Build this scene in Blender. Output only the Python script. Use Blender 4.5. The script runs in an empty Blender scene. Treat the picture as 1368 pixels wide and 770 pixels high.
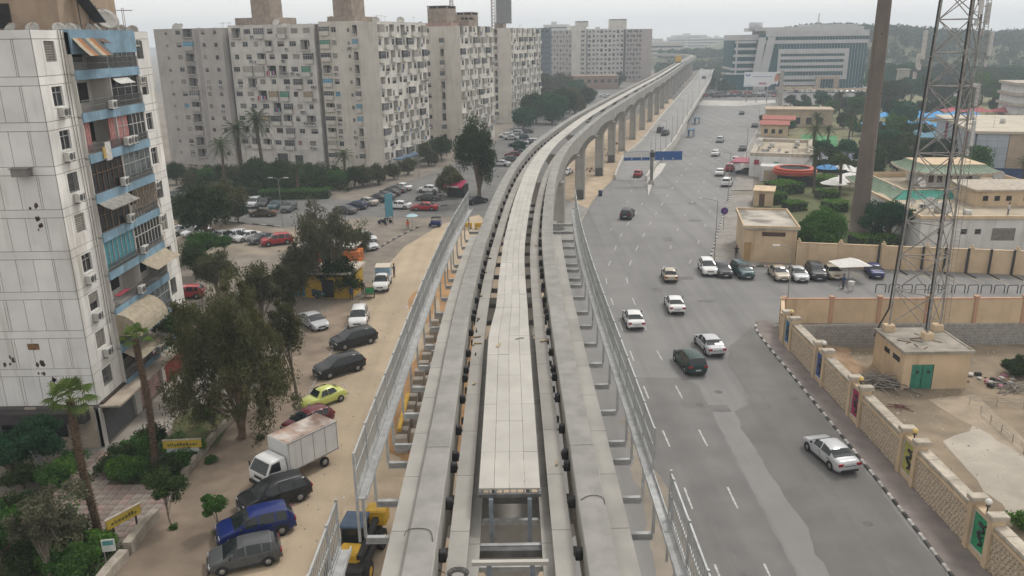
import bpy, bmesh, math, random
import numpy as np
from mathutils import Vector, Matrix, Euler

S = bpy.context.scene
COL = S.collection
R_ = math.radians
# ------------------------------------------------------------------ camera
FPX, CAM_H, PITCH, ROLL = 1075.0, 28.0, R_(17.2), R_(0.8)
_F = Vector((0, math.cos(PITCH), -math.sin(PITCH)))
_R0 = Vector((1, 0, 0)); _U0 = Vector((0, math.sin(PITCH), math.cos(PITCH)))
_R = _R0 * math.cos(ROLL) - _U0 * math.sin(ROLL)
_U = _R0 * math.sin(ROLL) + _U0 * math.cos(ROLL)
CAM = Vector((0, 0, CAM_H))
cd = bpy.data.cameras.new('camera'); cam = bpy.data.objects.new('camera', cd); COL.objects.link(cam)
m = Matrix.Identity(4)
for i in range(3):
    m[i][0], m[i][1], m[i][2], m[i][3] = _R[i], _U[i], -_F[i], CAM[i]
cam.matrix_world = m
cd.sensor_width = 36.0; cd.lens = FPX / 1368.0 * 36.0
cd.clip_start = 0.5; cd.clip_end = 9000
S.camera = cam
# ------------------------------------------------------------------ sky, sun, exposure
SUN_EL, SUN_AZ = R_(54), R_(42)          # azimuth measured from +Y towards +X
W = bpy.data.worlds.new('World'); S.world = W; W.use_nodes = True
nt = W.node_tree; nt.nodes.clear()
sky = nt.nodes.new('ShaderNodeTexSky'); sky.sky_type = 'NISHITA'; sky.sun_disc = False
sky.sun_elevation = SUN_EL; sky.sun_rotation = SUN_AZ
sky.air_density = 1.0; sky.dust_density = 5.0; sky.ozone_density = 1.0; sky.altitude = 0
hs = nt.nodes.new('ShaderNodeHueSaturation'); hs.inputs['Saturation'].default_value = 0.16
mx = nt.nodes.new('ShaderNodeMix'); mx.data_type = 'RGBA'; mx.inputs['Factor'].default_value = 0.72
mx.inputs['B'].default_value = (10.7, 10.35, 10.0, 1)      # even cloud layer
bg = nt.nodes.new('ShaderNodeBackground'); bg.inputs['Strength'].default_value = 0.116
wo = nt.nodes.new('ShaderNodeOutputWorld')
nt.links.new(sky.outputs[0], hs.inputs['Color']); nt.links.new(hs.outputs[0], mx.inputs['A'])
nt.links.new(mx.outputs['Result'], bg.inputs['Color']); nt.links.new(bg.outputs[0], wo.inputs[0])
sl = bpy.data.lights.new('sun', 'SUN'); sl.energy = 1.5; sl.angle = R_(10); sl.color = (1, 0.96, 0.9)
so = bpy.data.objects.new('sun', sl); COL.objects.link(so)
so.rotation_euler = Vector((-math.sin(SUN_AZ) * math.cos(SUN_EL), -math.cos(SUN_AZ) * math.cos(SUN_EL), -math.sin(SUN_EL))).to_track_quat('-Z', 'Y').to_euler()
so.location = (0, 0, 120)
S.view_settings.view_transform = 'Standard'; S.view_settings.look = 'None'
S.view_settings.exposure = 0.12; S.view_settings.gamma = 1.0; S.view_settings.use_curve_mapping = False
S.cycles.max_bounces = 5; S.cycles.diffuse_bounces = 2; S.cycles.glossy_bounces = 2
S.cycles.transmission_bounces = 2; S.cycles.transparent_max_bounces = 4; S.cycles.volume_bounces = 0
S.cycles.use_adaptive_sampling = True; S.cycles.adaptive_threshold = 0.02
S.cycles.use_denoising = True

# ------------------------------------------------------------------ helpers
def G(px, py, z=0.0):
    """photo pixel -> point on the level plane z"""
    d = _F * FPX + _R * (px - 684) - _U * (py - 385)
    return CAM + d * ((z - CAM_H) / d.z)

def P(X):
    v = Vector(X) - CAM; k = v.dot(_F)
    return 684 + FPX * v.dot(_R) / k, 385 - FPX * v.dot(_U) / k

def zat(b, py):
    """height above the base point b whose image row is py"""
    lo, hi = -3.0, 90.0
    for _ in range(40):
        mid = (lo + hi) / 2
        if P((b[0], b[1], mid))[1] > py: lo = mid
        else: hi = mid
    return lo

_mats = {}
def M(name, col, rough=0.85, var=0.12, scale=1.5, metal=0.0, spec=0.3, bump=0.0, bscale=8.0, var2=0.0, scale2=0.15, col2=None, world=False, rand=0.0, streak=0.0, ruts=0.0):
    """procedural material: base colour broken up by two noises, fine bump, per-object variation"""
    if name in _mats: return _mats[name]
    mt = bpy.data.materials.new(name); mt.use_nodes = True; n = mt.node_tree; N = n.nodes; Lk = n.links
    b = N['Principled BSDF']; b.inputs['Roughness'].default_value = rough; b.inputs['Metallic'].default_value = metal
    b.inputs['Specular IOR Level'].default_value = spec
    if world:
        g = N.new('ShaderNodeNewGeometry'); co = g.outputs['Position']
    else:
        g = N.new('ShaderNodeTexCoord'); co = g.outputs['Object']
    cur = None
    def rgbmix(a_sock, a_val, bval, fac, mode='MIX'):
        x = N.new('ShaderNodeMix'); x.data_type = 'RGBA'; x.blend_type = mode
        if a_sock is not None: Lk.new(a_sock, x.inputs['A'])
        else: x.inputs['A'].default_value = (*a_val, 1)
        x.inputs['B'].default_value = (*bval, 1); Lk.new(fac, x.inputs['Factor']); return x.outputs['Result']
    def noise(sc, lo, hi, detail=5, vec=None):
        t = N.new('ShaderNodeTexNoise'); t.inputs['Scale'].default_value = sc; t.inputs['Detail'].default_value = detail
        Lk.new(vec or co, t.inputs['Vector'])
        r = N.new('ShaderNodeMapRange'); r.inputs[1].default_value = lo; r.inputs[2].default_value = hi
        Lk.new(t.outputs[0], r.inputs[0]); return r.outputs[0], t.outputs[0]
    c2 = col2 or tuple(max(0, c * (1 - 2.2 * var)) for c in col)
    f1, raw = noise(scale, 0.38, 0.68)
    cur = rgbmix(None, col, c2, f1)
    if var2 > 0:
        f2, _ = noise(scale2, 0.42, 0.62, 3)
        mm = N.new('ShaderNodeMath'); mm.operation = 'MULTIPLY'; mm.inputs[1].default_value = var2; Lk.new(f2, mm.inputs[0])
        cur = rgbmix(cur, None, tuple(c * 0.45 for c in c2), mm.outputs[0])
    if streak > 0:
        mp = N.new('ShaderNodeMapping'); mp.inputs['Scale'].default_value = (1.4, 1.4, 0.12); Lk.new(co, mp.inputs['Vector'])
        f3, _ = noise(1.0, 0.52, 0.72, 5, mp.outputs[0])
        mm = N.new('ShaderNodeMath'); mm.operation = 'MULTIPLY'; mm.inputs[1].default_value = streak; Lk.new(f3, mm.inputs[0])
        cur = rgbmix(cur, None, (col[0] * .42, col[1] * .36, col[2] * .28), mm.outputs[0])
    if ruts > 0:      # long wheel-worn streaks running with the traffic
        mp = N.new('ShaderNodeMapping'); mp.inputs['Scale'].default_value = (0.55, 0.018, 1.0); Lk.new(co, mp.inputs['Vector'])
        f4, _ = noise(1.0, 0.46, 0.66, 4, mp.outputs[0])
        mm = N.new('ShaderNodeMath'); mm.operation = 'MULTIPLY'; mm.inputs[1].default_value = ruts; Lk.new(f4, mm.inputs[0])
        cur = rgbmix(cur, None, tuple(c * 0.55 for c in col), mm.outputs[0])
    if rand > 0:
        oi = N.new('ShaderNodeObjectInfo'); h = N.new('ShaderNodeHueSaturation')
        r = N.new('ShaderNodeMapRange'); r.inputs[3].default_value = 1 - rand; r.inputs[4].default_value = 1 + rand
        Lk.new(oi.outputs['Random'], r.inputs[0]); Lk.new(r.outputs[0], h.inputs['Value']); Lk.new(cur, h.inputs['Color']); cur = h.outputs[0]
    Lk.new(cur, b.inputs['Base Color'])
    if bump > 0:
        t = N.new('ShaderNodeTexNoise'); t.inputs['Scale'].default_value = bscale; t.inputs['Detail'].default_value = 4; Lk.new(co, t.inputs['Vector'])
        bp = N.new('ShaderNodeBump'); bp.inputs['Strength'].default_value = bump; bp.inputs['Distance'].default_value = 0.05
        Lk.new(t.outputs[0], bp.inputs['Height']); Lk.new(bp.outputs[0], b.inputs['Normal'])
    _mats[name] = mt; return mt

def leafmat(name, col, col2, trans=0.25):
    if name in _mats: return _mats[name]
    mt = bpy.data.materials.new(name); mt.use_nodes = True; n = mt.node_tree; N = n.nodes; Lk = n.links
    N.clear(); o = N.new('ShaderNodeOutputMaterial')
    at = N.new('ShaderNodeAttribute'); at.attribute_name = 'tint'
    x = N.new('ShaderNodeMix'); x.data_type = 'RGBA'; x.inputs['A'].default_value = (*col, 1); x.inputs['B'].default_value = (*col2, 1)
    Lk.new(at.outputs['Fac'], x.inputs['Factor'])
    oi = N.new('ShaderNodeObjectInfo'); h = N.new('ShaderNodeHueSaturation')
    r = N.new('ShaderNodeMapRange'); r.inputs[3].default_value = 0.8; r.inputs[4].default_value = 1.2
    Lk.new(oi.outputs['Random'], r.inputs[0]); Lk.new(r.outputs[0], h.inputs['Value']); Lk.new(x.outputs['Result'], h.inputs['Color'])
    d = N.new('ShaderNodeBsdfDiffuse'); t = N.new('ShaderNodeBsdfTranslucent'); ms = N.new('ShaderNodeMixShader'); ms.inputs[0].default_value = trans
    Lk.new(h.outputs[0], d.inputs[0]); Lk.new(h.outputs[0], t.inputs[0]); Lk.new(d.outputs[0], ms.inputs[1]); Lk.new(t.outputs[0], ms.inputs[2])
    Lk.new(ms.outputs[0], o.inputs[0]); _mats[name] = mt; return mt

class MB:
    """collects shapes, links them as one mesh object"""
    def __init__(self): self.v = []; self.f = []; self.m = []; self.sm = []
    def add(self, vs, fs, mi=0, smooth=False):
        o = len(self.v); self.v.extend([tuple(p) for p in vs])
        for q in fs: self.f.append(tuple(i + o for i in q)); self.m.append(mi); self.sm.append(smooth)
        return self
    def quad(self, a, b, c, d, mi=0): return self.add([a, b, c, d], [(0, 1, 2, 3)], mi)
    def box(self, x0, x1, y0, y1, z0, z1, mi=0):
        return self.add([(x0,y0,z0),(x1,y0,z0),(x1,y1,z0),(x0,y1,z0),(x0,y0,z1),(x1,y0,z1),(x1,y1,z1),(x0,y1,z1)],
                        [(0,3,2,1),(4,5,6,7),(0,1,5,4),(1,2,6,5),(2,3,7,6),(3,0,4,7)], mi)
    def bbox(self, x0, x1, y0, y1, z0, z1, bv=0.02, mi=0):
        """box with bevelled top edges and verticals"""
        b = bv
        def ring(i, z): return [(x0+i,y0+b,z),(x0+b,y0+i,z),(x1-b,y0+i,z),(x1-i,y0+b,z),(x1-i,y1-b,z),(x1-b,y1-i,z),(x0+b,y1-i,z),(x0+i,y1-b,z)]
        vs = ring(0, z0) + ring(0, z1 - b) + ring(b*0.9, z1)
        fs = [tuple(range(7, -1, -1)), tuple(range(16, 24))]
        for k in range(2):
            for i in range(8): fs.append((k*8+i, k*8+(i+1) % 8, (k+1)*8+(i+1) % 8, (k+1)*8+i))
        return self.add(vs, fs, mi)
    def obox(self, p0, p1, w, h, mi=0, up=(0, 0, 1)):
        """bar from p0 to p1, w wide, h high (centred)"""
        a = Vector(p0); b = Vector(p1); d = (b - a).normalized(); u = Vector(up)
        if abs(d.dot(u)) > 0.98: u = Vector((0, 1, 0))
        s = d.cross(u).normalized() * w / 2; t = s.normalized().cross(d).normalized() * h / 2
        return self.add([a-s-t, a+s-t, a+s+t, a-s+t, b-s-t, b+s-t, b+s+t, b-s+t],
                        [(0,1,2,3),(7,6,5,4),(0,4,5,1),(1,5,6,2),(2,6,7,3),(3,7,4,0)], mi)
    def cyl(self, p0, p1, r0, r1=None, n=8, mi=0, cap=True, smooth=True):
        r1 = r0 if r1 is None else r1
        a = Vector(p0); b = Vector(p1); d = (b - a).normalized(); u = Vector((0, 0, 1)) if abs(d.z) < 0.95 else Vector((1, 0, 0))
        s = d.cross(u).normalized(); t = d.cross(s)
        vs = []
        for c, r in ((a, r0), (b, r1)):
            for i in range(n):
                w = 2 * math.pi * i / n; vs.append(c + s * math.cos(w) * r + t * math.sin(w) * r)
        self.add(vs, [(i, (i+1) % n, n + (i+1) % n, n + i) for i in range(n)], mi, smooth)
        if cap: self.add(vs, [tuple(range(n-1, -1, -1)), tuple(range(n, 2*n))], mi)
        return self
    def tube(self, pts, rad, n=6, mi=0):
        for i in range(len(pts) - 1):
            r0 = rad[i] if hasattr(rad, '__len__') else rad; r1 = rad[i+1] if hasattr(rad, '__len__') else rad
            self.cyl(pts[i], pts[i+1], r0, r1, n, mi, cap=(i in (0, len(pts) - 2)))
        return self
    def prism(self, poly, z0, z1, mi=0, cap=True):
        n = len(poly); zz0 = z0 if hasattr(z0, '__len__') else [z0]*n; zz1 = z1 if hasattr(z1, '__len__') else [z1]*n
        vs = [(p[0], p[1], z) for p, z in zip(poly, zz0)] + [(p[0], p[1], z) for p, z in zip(poly, zz1)]
        fs = [(i, (i+1) % n, n+(i+1) % n, n+i) for i in range(n)]
        if cap: fs += [tuple(range(n-1, -1, -1)), tuple(range(n, 2*n))]
        return self.add(vs, fs, mi)
    def lathe(self, prof, n=12, c=(0, 0, 0), mi=0):
        vs = []; fs = []
        for r, z in prof:
            for i in range(n):
                w = 2*math.pi*i/n; vs.append((c[0]+r*math.cos(w), c[1]+r*math.sin(w), c[2]+z))
        for k in range(len(prof)-1):
            for i in range(n): fs.append((k*n+i, k*n+(i+1) % n, (k+1)*n+(i+1) % n, (k+1)*n+i))
        return self.add(vs, fs, mi, True)
    def mesh(self, name, mats):
        me = bpy.data.meshes.new(name); me.from_pydata(self.v, [], self.f)
        for x in (mats if isinstance(mats, (list, tuple)) else [mats]): me.materials.append(x)
        if any(self.m): me.polygons.foreach_set('material_index', self.m)
        if any(self.sm): me.polygons.foreach_set('use_smooth', self.sm)
        me.update(); return me
    def build(self, name, mats, parent=None, **kw):
        return obj(name, self.mesh(name, mats), parent, **kw)

def obj(name, me, parent=None, loc=None, rz=None, label=None, cat=None, group=None, kind=None):
    o = bpy.data.objects.new(name, me); COL.objects.link(o)
    if parent is not None: o.parent = parent
    if loc is not None: o.location = loc
    if rz is not None: o.rotation_euler = (0, 0, rz)
    if label: o['label'] = label
    if cat: o['category'] = cat
    if group: o['group'] = group
    if kind: o['kind'] = kind
    return o

def thing(name, label, cat, loc=(0, 0, 0), rz=0.0, group=None):
    return obj(name, None, None, loc, rz, label, cat, group)

def dup(root, loc=None, rz=None, label=None, group=None, scale=None):
    def cp(o, par):
        c = o.copy(); COL.objects.link(c); c.parent = par
        for ch in o.children: cp(ch, c)
        return c
    r = cp(root, None)
    if loc is not None: r.location = loc
    if rz is not None: r.rotation_euler = (0, 0, rz)
    if label: r['label'] = label
    if group: r['group'] = group
    if scale is not None: r.scale = scale if hasattr(scale, '__len__') else (scale,)*3
    return r

def sheet(name, pts, z, mat, kind='structure', parent=None, label=None, cat=None):
    """flat polygon from world points, triangulated by bmesh"""
    bm = bmesh.new(); vs = [bm.verts.new((p[0], p[1], z)) for p in pts]
    f = bm.faces.new(vs); f.normal_update()
    if f.normal.z < 0: f.normal_flip()
    bmesh.ops.triangulate(bm, faces=[f]); me = bpy.data.meshes.new(name); bm.to_mesh(me); bm.free()
    me.materials.append(mat)
    return obj(name, me, parent, kind=kind if parent is None else None, label=label, cat=cat)

def GP(*pix, z=0.0): return [G(x, y, z) for x, y in pix]

def resample(pts, step):
    P_ = [Vector((p[0], p[1], 0)) for p in pts]; out = [P_[0].copy()]; acc = 0.0
    for a, b in zip(P_, P_[1:]):
        L = (b - a).length; d = step - acc
        while d <= L: out.append(a.lerp(b, d / L)); d += step
        acc = L - (d - step)
    return out

def catmull(pts, n=12):
    P_ = [Vector(p) for p in pts]; out = []
    for i in range(len(P_) - 1):
        p0 = P_[max(i-1, 0)]; p1 = P_[i]; p2 = P_[i+1]; p3 = P_[min(i+2, len(P_)-1)]
        for k in range(n):
            t = k / n
            out.append(0.5 * ((2*p1) + (p2-p0)*t + (2*p0-5*p1+4*p2-p3)*t*t + (3*p1-p0-3*p2+p3)*t*t*t))
    out.append(P_[-1]); return out
RNG = random.Random(7)
# ================================================================== the ground, roads and pavements
m_earth = M('dusty_earth', (0.225, 0.195, 0.16), 0.95, 0.14, 0.4, bump=0.3, bscale=3, var2=0.3, scale2=0.05, world=True)
m_asph = M('dusty_asphalt', (0.212, 0.207, 0.20), 0.8, 0.06, 0.25, bump=0.15, bscale=14, var2=0.2, scale2=0.05, world=True, ruts=.45)
m_asph_l = M('worn_asphalt', (0.265, 0.26, 0.25), 0.82, 0.07, 0.5, bump=0.15, bscale=14, var2=0.12, scale2=0.1, world=True)
m_asph_d = M('newer_asphalt', (0.163, 0.156, 0.147), 0.8, 0.08, 0.35, bump=0.15, bscale=14, var2=0.25, scale2=0.08, world=True, ruts=.3)
m_street = M('street_asphalt', (0.155, 0.15, 0.142), 0.85, 0.1, 0.4, bump=0.15, bscale=12, var2=0.3, scale2=0.09, world=True)
m_sandroad = M('sandy_track', (0.425, 0.34, 0.24), 0.95, 0.07, 0.35, bump=0.35, bscale=5, var2=0.22, scale2=0.045, world=True, ruts=.3)
m_orange = M('orange_sand', (0.40, 0.235, 0.11), 0.95, 0.12, 0.5, bump=0.4, bscale=4, var2=0.3, scale2=0.2, world=True)
m_sandpile = M('pale_sand', (0.45, 0.355, 0.25), 0.95, 0.1, 0.5, bump=0.4, bscale=4, var2=0.2, scale2=0.1, world=True)
m_paint = M('road_paint', (0.50, 0.49, 0.47), 0.8, 0.2, 5, world=True)
m_walk = M('paved_walk', (0.24, 0.205, 0.19), 0.9, 0.12, 0.8, bump=0.2, bscale=10, var2=0.3, scale2=0.12, world=True)
m_dustwalk = M('dusty_walk', (0.27, 0.212, 0.158), 0.95, 0.14, 0.6, bump=0.25, bscale=6, var2=0.45, scale2=0.09, world=True)
m_conc = M('concrete', (0.36, 0.345, 0.315), 0.85, 0.10, 0.9, bump=0.1, bscale=10, var2=0.2, scale2=0.2)
m_concw = M('concrete_yard', (0.40, 0.36, 0.30), 0.9, 0.1, 0.5, var2=0.25, scale2=0.12, world=True)
m_kw = M('kerb_white', (0.50, 0.48, 0.45), 0.85, 0.2, 4, rand=0.2)
m_kb = M('kerb_black', (0.075, 0.072, 0.068), 0.8, 0.2, 4, rand=0.3)
m_kg = M('kerb_grey', (0.33, 0.30, 0.26), 0.85, 0.18, 3, rand=0.15)
m_grass = M('lawn', (0.075, 0.10, 0.035), 0.95, 0.25, 1.2, bump=0.5, bscale=20, var2=0.35, scale2=0.2, world=True, col2=(0.14, 0.12, 0.06))

PIT = (26.05, 75, 0, 76.3, -2.3)         # sunken yard behind the stone wall
_g = MB()
for (x0, x1, y0, y1) in ((-5000, PIT[0], -400, 7000), (PIT[1], 5000, -400, 7000), (PIT[0], PIT[1], -400, PIT[2]), (PIT[0], PIT[1], PIT[3], 7000)):
    _g.quad((x0, y0, 0), (x1, y0, 0), (x1, y1, 0), (x0, y1, 0))
_g.build('ground', m_earth, kind='structure')
# ---- viaduct centre line (needed by everything that follows it)
VC = catmull([(-0.15, 4, 0), (-0.15, 16, 0), (-0.15, 28, 0), (-0.15, 40, 0), (0.0, 50, 0), (0.35, 60, 0), (1.4, 77, 0), (3.0, 94, 0), (5.3, 110, 0), (8.2, 125, 0), (14.4, 153, 0), (22.8, 186, 0), (35.4, 234, 0), (57, 315, 0), (80, 405, 0), (103, 495, 0), (128, 590, 0), (140, 640, 0), (143, 690, 0), (132, 735, 0), (100, 765, 0), (50, 775, 0)], 10)
VS = [0.0]
for a, b in zip(VC, VC[1:]): VS.append(VS[-1] + (b - a).length)
def vpt(s, off=0.0, z=0.0):
    s = min(max(s, 0.0), VS[-1] - 0.01)
    import bisect
    i = min(max(bisect.bisect_right(VS, s) - 1, 0), len(VC) - 2)
    t = (s - VS[i]) / max(VS[i+1] - VS[i], 1e-6)
    p = VC[i].lerp(VC[i+1], t)
    d0 = (VC[min(i+1, len(VC)-1)] - VC[max(i-1, 0)]).normalized(); d1 = (VC[min(i+2, len(VC)-1)] - VC[i]).normalized()
    d = d0.lerp(d1, t).normalized(); n = Vector((d.y, -d.x, 0))
    return p + n * off + Vector((0, 0, z))
def vs_at(Y):
    for i, p in enumerate(VC):
        if p.y >= Y: return VS[i-1] + (Y - VC[i-1].y) / (p.y - VC[i-1].y) * (VS[i] - VS[i-1]) if i else 0.0
    return VS[-1]
def voff(s0, s1, off, step=4.0):
    n = max(2, int((s1 - s0) / step)); return [vpt(s0 + (s1 - s0) * k / n, off) for k in range(n + 1)]

# ---- main road
left_edge = voff(vs_at(6), vs_at(112), 2.0, 8) + GP((773, 302), (795, 265), (826, 233))
right_far = GP((947, 352), (961, 305), (976, 261), (990, 225), (1003, 190), (1022, 160), (1027, 143))
road = [(p.x, p.y) for p in left_edge] + [(p.x, p.y) for p in GP((858, 190), (890, 150), (905, 137), (1030, 138))] + [(p.x, p.y) for p in reversed(right_far)] + \
       [(30, 98.4), (75, 92), (75, 76.4), (27, 77.2), (24.3, 76.5), (24.1, 70), (23.9, 50), (23.4, 30), (23.0, 6)]
main_road = sheet('main_road', road, 0.004, m_asph)
_r = random.Random(44)
def ragged(pts, step, amp):
    out = []
    for k in range(len(pts)):
        a, b = pts[k], pts[(k+1) % len(pts)]; n = max(1, int((b-a).length/step))
        for t in range(n): q = a.lerp(b, t/n); out.append((q.x + _r.uniform(-amp, amp), q.y + _r.uniform(-amp, amp)))
    return out
# the pale worn strip and the newer asphalt right of it
newer = ragged(GP((1003, 437), (973, 465), (973, 488), (1000, 530), (999, 540), (983, 550), (990, 572), (1010, 600), (1030, 635), (1060, 680), (1080, 705), (1090, 740), (1108, 765), (1118, 800), (1290, 800), (1264, 769), (1110, 570), (1010, 441)), .7, .1)
sheet('asphalt_patch', [(p[0], p[1]) for p in newer], 0.012, m_asph_d, parent=main_road)
sq = ragged(GP((829, 505), (912, 505), (932, 514), (1000, 645), (1080, 800), (905, 800)), .8, .1)
sheet('asphalt_patch', sq, 0.010, M('patched_asphalt', (0.172, 0.166, 0.16), 0.82, 0.07, 0.4, bump=0.15, bscale=14, var2=0.2, scale2=0.1, world=True, ruts=.35), parent=main_road)
m_tar = M('tar_repair', (0.155, 0.15, 0.145), 0.85, 0.15, 0.8, bump=0.2, bscale=12, world=True)
for (x, y, w_, l_) in [(16.2, 88, 1.1, 1.6), (20.5, 84, 2.0, .9), (19.3, 92, .8, 2.4), (15.4, 57, 1.6, 1.2), (22.0, 112, 1.2, 2.2), (31, 138, 1.6, 2.2), (12.2, 35.5, .35, 4)]:
    sheet('asphalt_patch', ragged([Vector((x, y, 0)), Vector((x+w_, y, 0)), Vector((x+w_, y+l_, 0)), Vector((x, y+l_, 0))], .4, .05), 0.0135, m_tar, parent=main_road)
sheet('dust_drift', ragged(GP((832, 560), (850, 560), (905, 690), (950, 800), (880, 800), (860, 690)), .7, .25), 0.0128, M('road_dust', (0.27, 0.235, 0.19), .95, .12, .5, world=True, var2=.2, scale2=.2), parent=main_road)
for pts in ([(20.4, 30), (20.5, 45), (20.2, 58), (20.6, 70)], [(9.3, 44), (9.2, 56), (9.3, 68)]):
    cc_ = catmull([(p[0], p[1], 0) for p in pts], 8); mbj = MB()
    for a_, b_ in zip(cc_, cc_[1:]):
        d_ = (b_-a_).normalized(); s_ = Vector((d_.y, -d_.x, 0))*_r.uniform(.03, .06); zz = Vector((0, 0, .0142)); mbj.quad(a_-s_+zz, a_+s_+zz, b_+s_+zz, b_-s_+zz)
    mbj.build('tar_joint', m_tar, main_road)
# lane dashes: each painted dash a piece of its own
_dash = {}
def dash(p, d, L=2.6, w=0.13):
    k = (round(L, 1), w)
    if k not in _dash:
        mb = MB(); n = 6
        for i in range(n):
            a = -L/2 + L*i/n; b = a + L/n; j = 0.012*((i*7) % 3 - 1)
            mb.quad((-w/2 - j, a, 0), (w/2 + j, a, 0), (w/2 + j*.5, b, 0), (-w/2 - j*.5, b, 0))
        _dash[k] = mb.mesh('lane_dash', m_paint)
    obj('lane_dash', _dash[k], main_road, (p[0], p[1], 0.016), math.atan2(-d[0], d[1]))
def lane(pts, s0=0.0, period=7.75, L=2.5, w=0.12):
    c = catmull([(p[0], p[1], 0) for p in pts], 10); rs = resample(c, 0.5)
    i = int(s0 / 0.5); st = int(period / 0.5 + 0.5)
    while i < len(rs) - 2:
        dash(rs[i], (rs[i+1] - rs[i]).normalized(), L, w); i += st
lane([(13.7, 28.3), (13.8, 44), (13.8, 52), (13.55, 66), (13.4, 77), (13.8, 92), (15.5, 101), (21.2, 121.5), (29, 147), (37, 172), (54, 222), (82, 300), (95, 335)], 0.6)
lane([(11.1, 28.3), (11.0, 44), (11.1, 52), (10.95, 60), (11.0, 77), (11.4, 93), (13.0, 102), (17, 119), (21.5, 134), (25, 146)], 0.6)
lane([(19.2, 98), (25.5, 120), (34, 146), (44, 176), (61, 225), (88, 300), (99, 335)], 0.0, 11, 2.0, .1)
lane([(22.6, 99), (29.8, 121), (37, 144), (47.5, 177), (63.5, 222), (92, 300), (103, 335)], 2.0, 11, 2.0, .1)
lane([(15.0, 119), (20, 138), (26, 165), (31, 182), (36, 198)], 1.0, 11, 2.0, .1)
for p in [(1083, 505), (960, 524), (976, 372), (915, 372), (1060, 532), (935, 541), (1160, 700)]:
    q = G(*p); mb = MB(); mb.cyl((0, 0, 0), (0, 0, 0.012), 0.3, 0.3, 16); mb.obox((-.3, 0, .013), (.3, 0, .013), .03, .004); mb.obox((0, -.3, .013), (0, .3, .013), .03, .004)
    mb.build('manhole_cover', M('cast_iron', (0.13, 0.125, 0.12), 0.7, 0.2, 9), main_road, loc=(q.x, q.y, 0.012))
for p in [(927, 541), (915, 372), (928, 295)]:
    q = G(*p); sheet('asphalt_patch', [(q.x - 1, q.y - .7), (q.x + 1, q.y - .7), (q.x + 1, q.y + .7), (q.x - 1, q.y + .7)], 0.0132, m_asph_d, parent=main_road)

# ---- right pavement along the stone wall, black and white kerb
kerb_line = [(23.05, 14), (23.3, 30), (23.75, 45), (23.95, 60), (24.05, 71), (24.25, 75.2), (25.1, 77.6)]
pav = kerb_line + [(26.4, 77.5), (25.9, 72), (25.7, 60), (25.7, 14)]
mb = MB(); mb.prism(pav, 0.0, 0.13); pavement = mb.build('pavement', m_walk, kind='structure')
def kerb_run(pts, parent, mats, L=1.0, w=0.28, h=0.15, name='kerb_stone'):
    rs = resample(catmull([(p[0], p[1], 0) for p in pts], 8), L); me = []
    for k, mt in enumerate(mats):
        b = MB(); b.bbox(-w/2, w/2, 0.012, L-0.012, 0, h, 0.025); me.append(b.mesh('kerb_stone', mt))
    for i in range(len(rs) - 1):
        d = rs[i+1] - rs[i]
        o = obj(name, me[i % len(mats)], parent, (rs[i].x + RNG.uniform(-.012, .012), rs[i].y, 0.002 + RNG.uniform(-.012, .012)), math.atan2(-d.x, d.y) + RNG.uniform(-.015, .015))
kerb_run(kerb_line, pavement, [m_kw, m_kb], 0.72, 0.2, 0.14)
# ---- side road (a branch of the main road, same asphalt) kerbs and the far pavement
walk2 = [(p.x, p.y) for p in GP((947, 352), (961, 305), (976, 261))] + [(p.x, p.y) for p in GP((1006, 262), (990, 345))] + [(32, 99.2), (31, 98.0), (26, 98.6)]
mb = MB(); mb.prism(walk2, 0.0, 0.13); walk_far = mb.build('corner_pavement', M('pale_walk', (0.27, 0.25, 0.225), 0.9, 0.12, 0.8, var2=0.2, scale2=0.2, world=True), kind='structure')
kerb_run([(p.x, p.y) for p in GP((947, 352), (961, 305), (976, 261))], walk_far, [m_kw, m_kb], 1.0)
kerb_run([(26, 98.5), (33, 98.0), (36, 97.7)], walk_far, [m_kw, m_kb], 1.0)
walk3 = [(p.x, p.y) for p in GP((976, 255), (990, 225), (1003, 190), (1022, 160), (1032, 143))] + [(p.x, p.y) for p in GP((1040, 150), (1012, 200), (1005, 255))]
mb = MB(); mb.prism(walk3, 0.0, 0.12); walk_road = mb.build('roadside_pavement', M('pale_walk', (0, 0, 0)), kind='structure')
kerb_run([(p.x, p.y) for p in GP((990, 225), (1003, 190), (1022, 160))], walk_road, [m_kw, m_kg], 2.0, 0.3)
# bays drawn in yellow and white on the side road
for x in np.arange(39, 62, 2.6):
    y = 97.6 - (x - 39) * 0.235
    mb = MB(); mb.quad((-.06, -4.3, 0), (.06, -4.3, 0), (.06, 0, 0), (-.06, 0, 0)); mb.build('bay_line', M('bay_paint', (0.42, 0.36, 0.2), 0.8, 0.25, 3), main_road, loc=(x, y, 0.016), rz=0.12)
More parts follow.
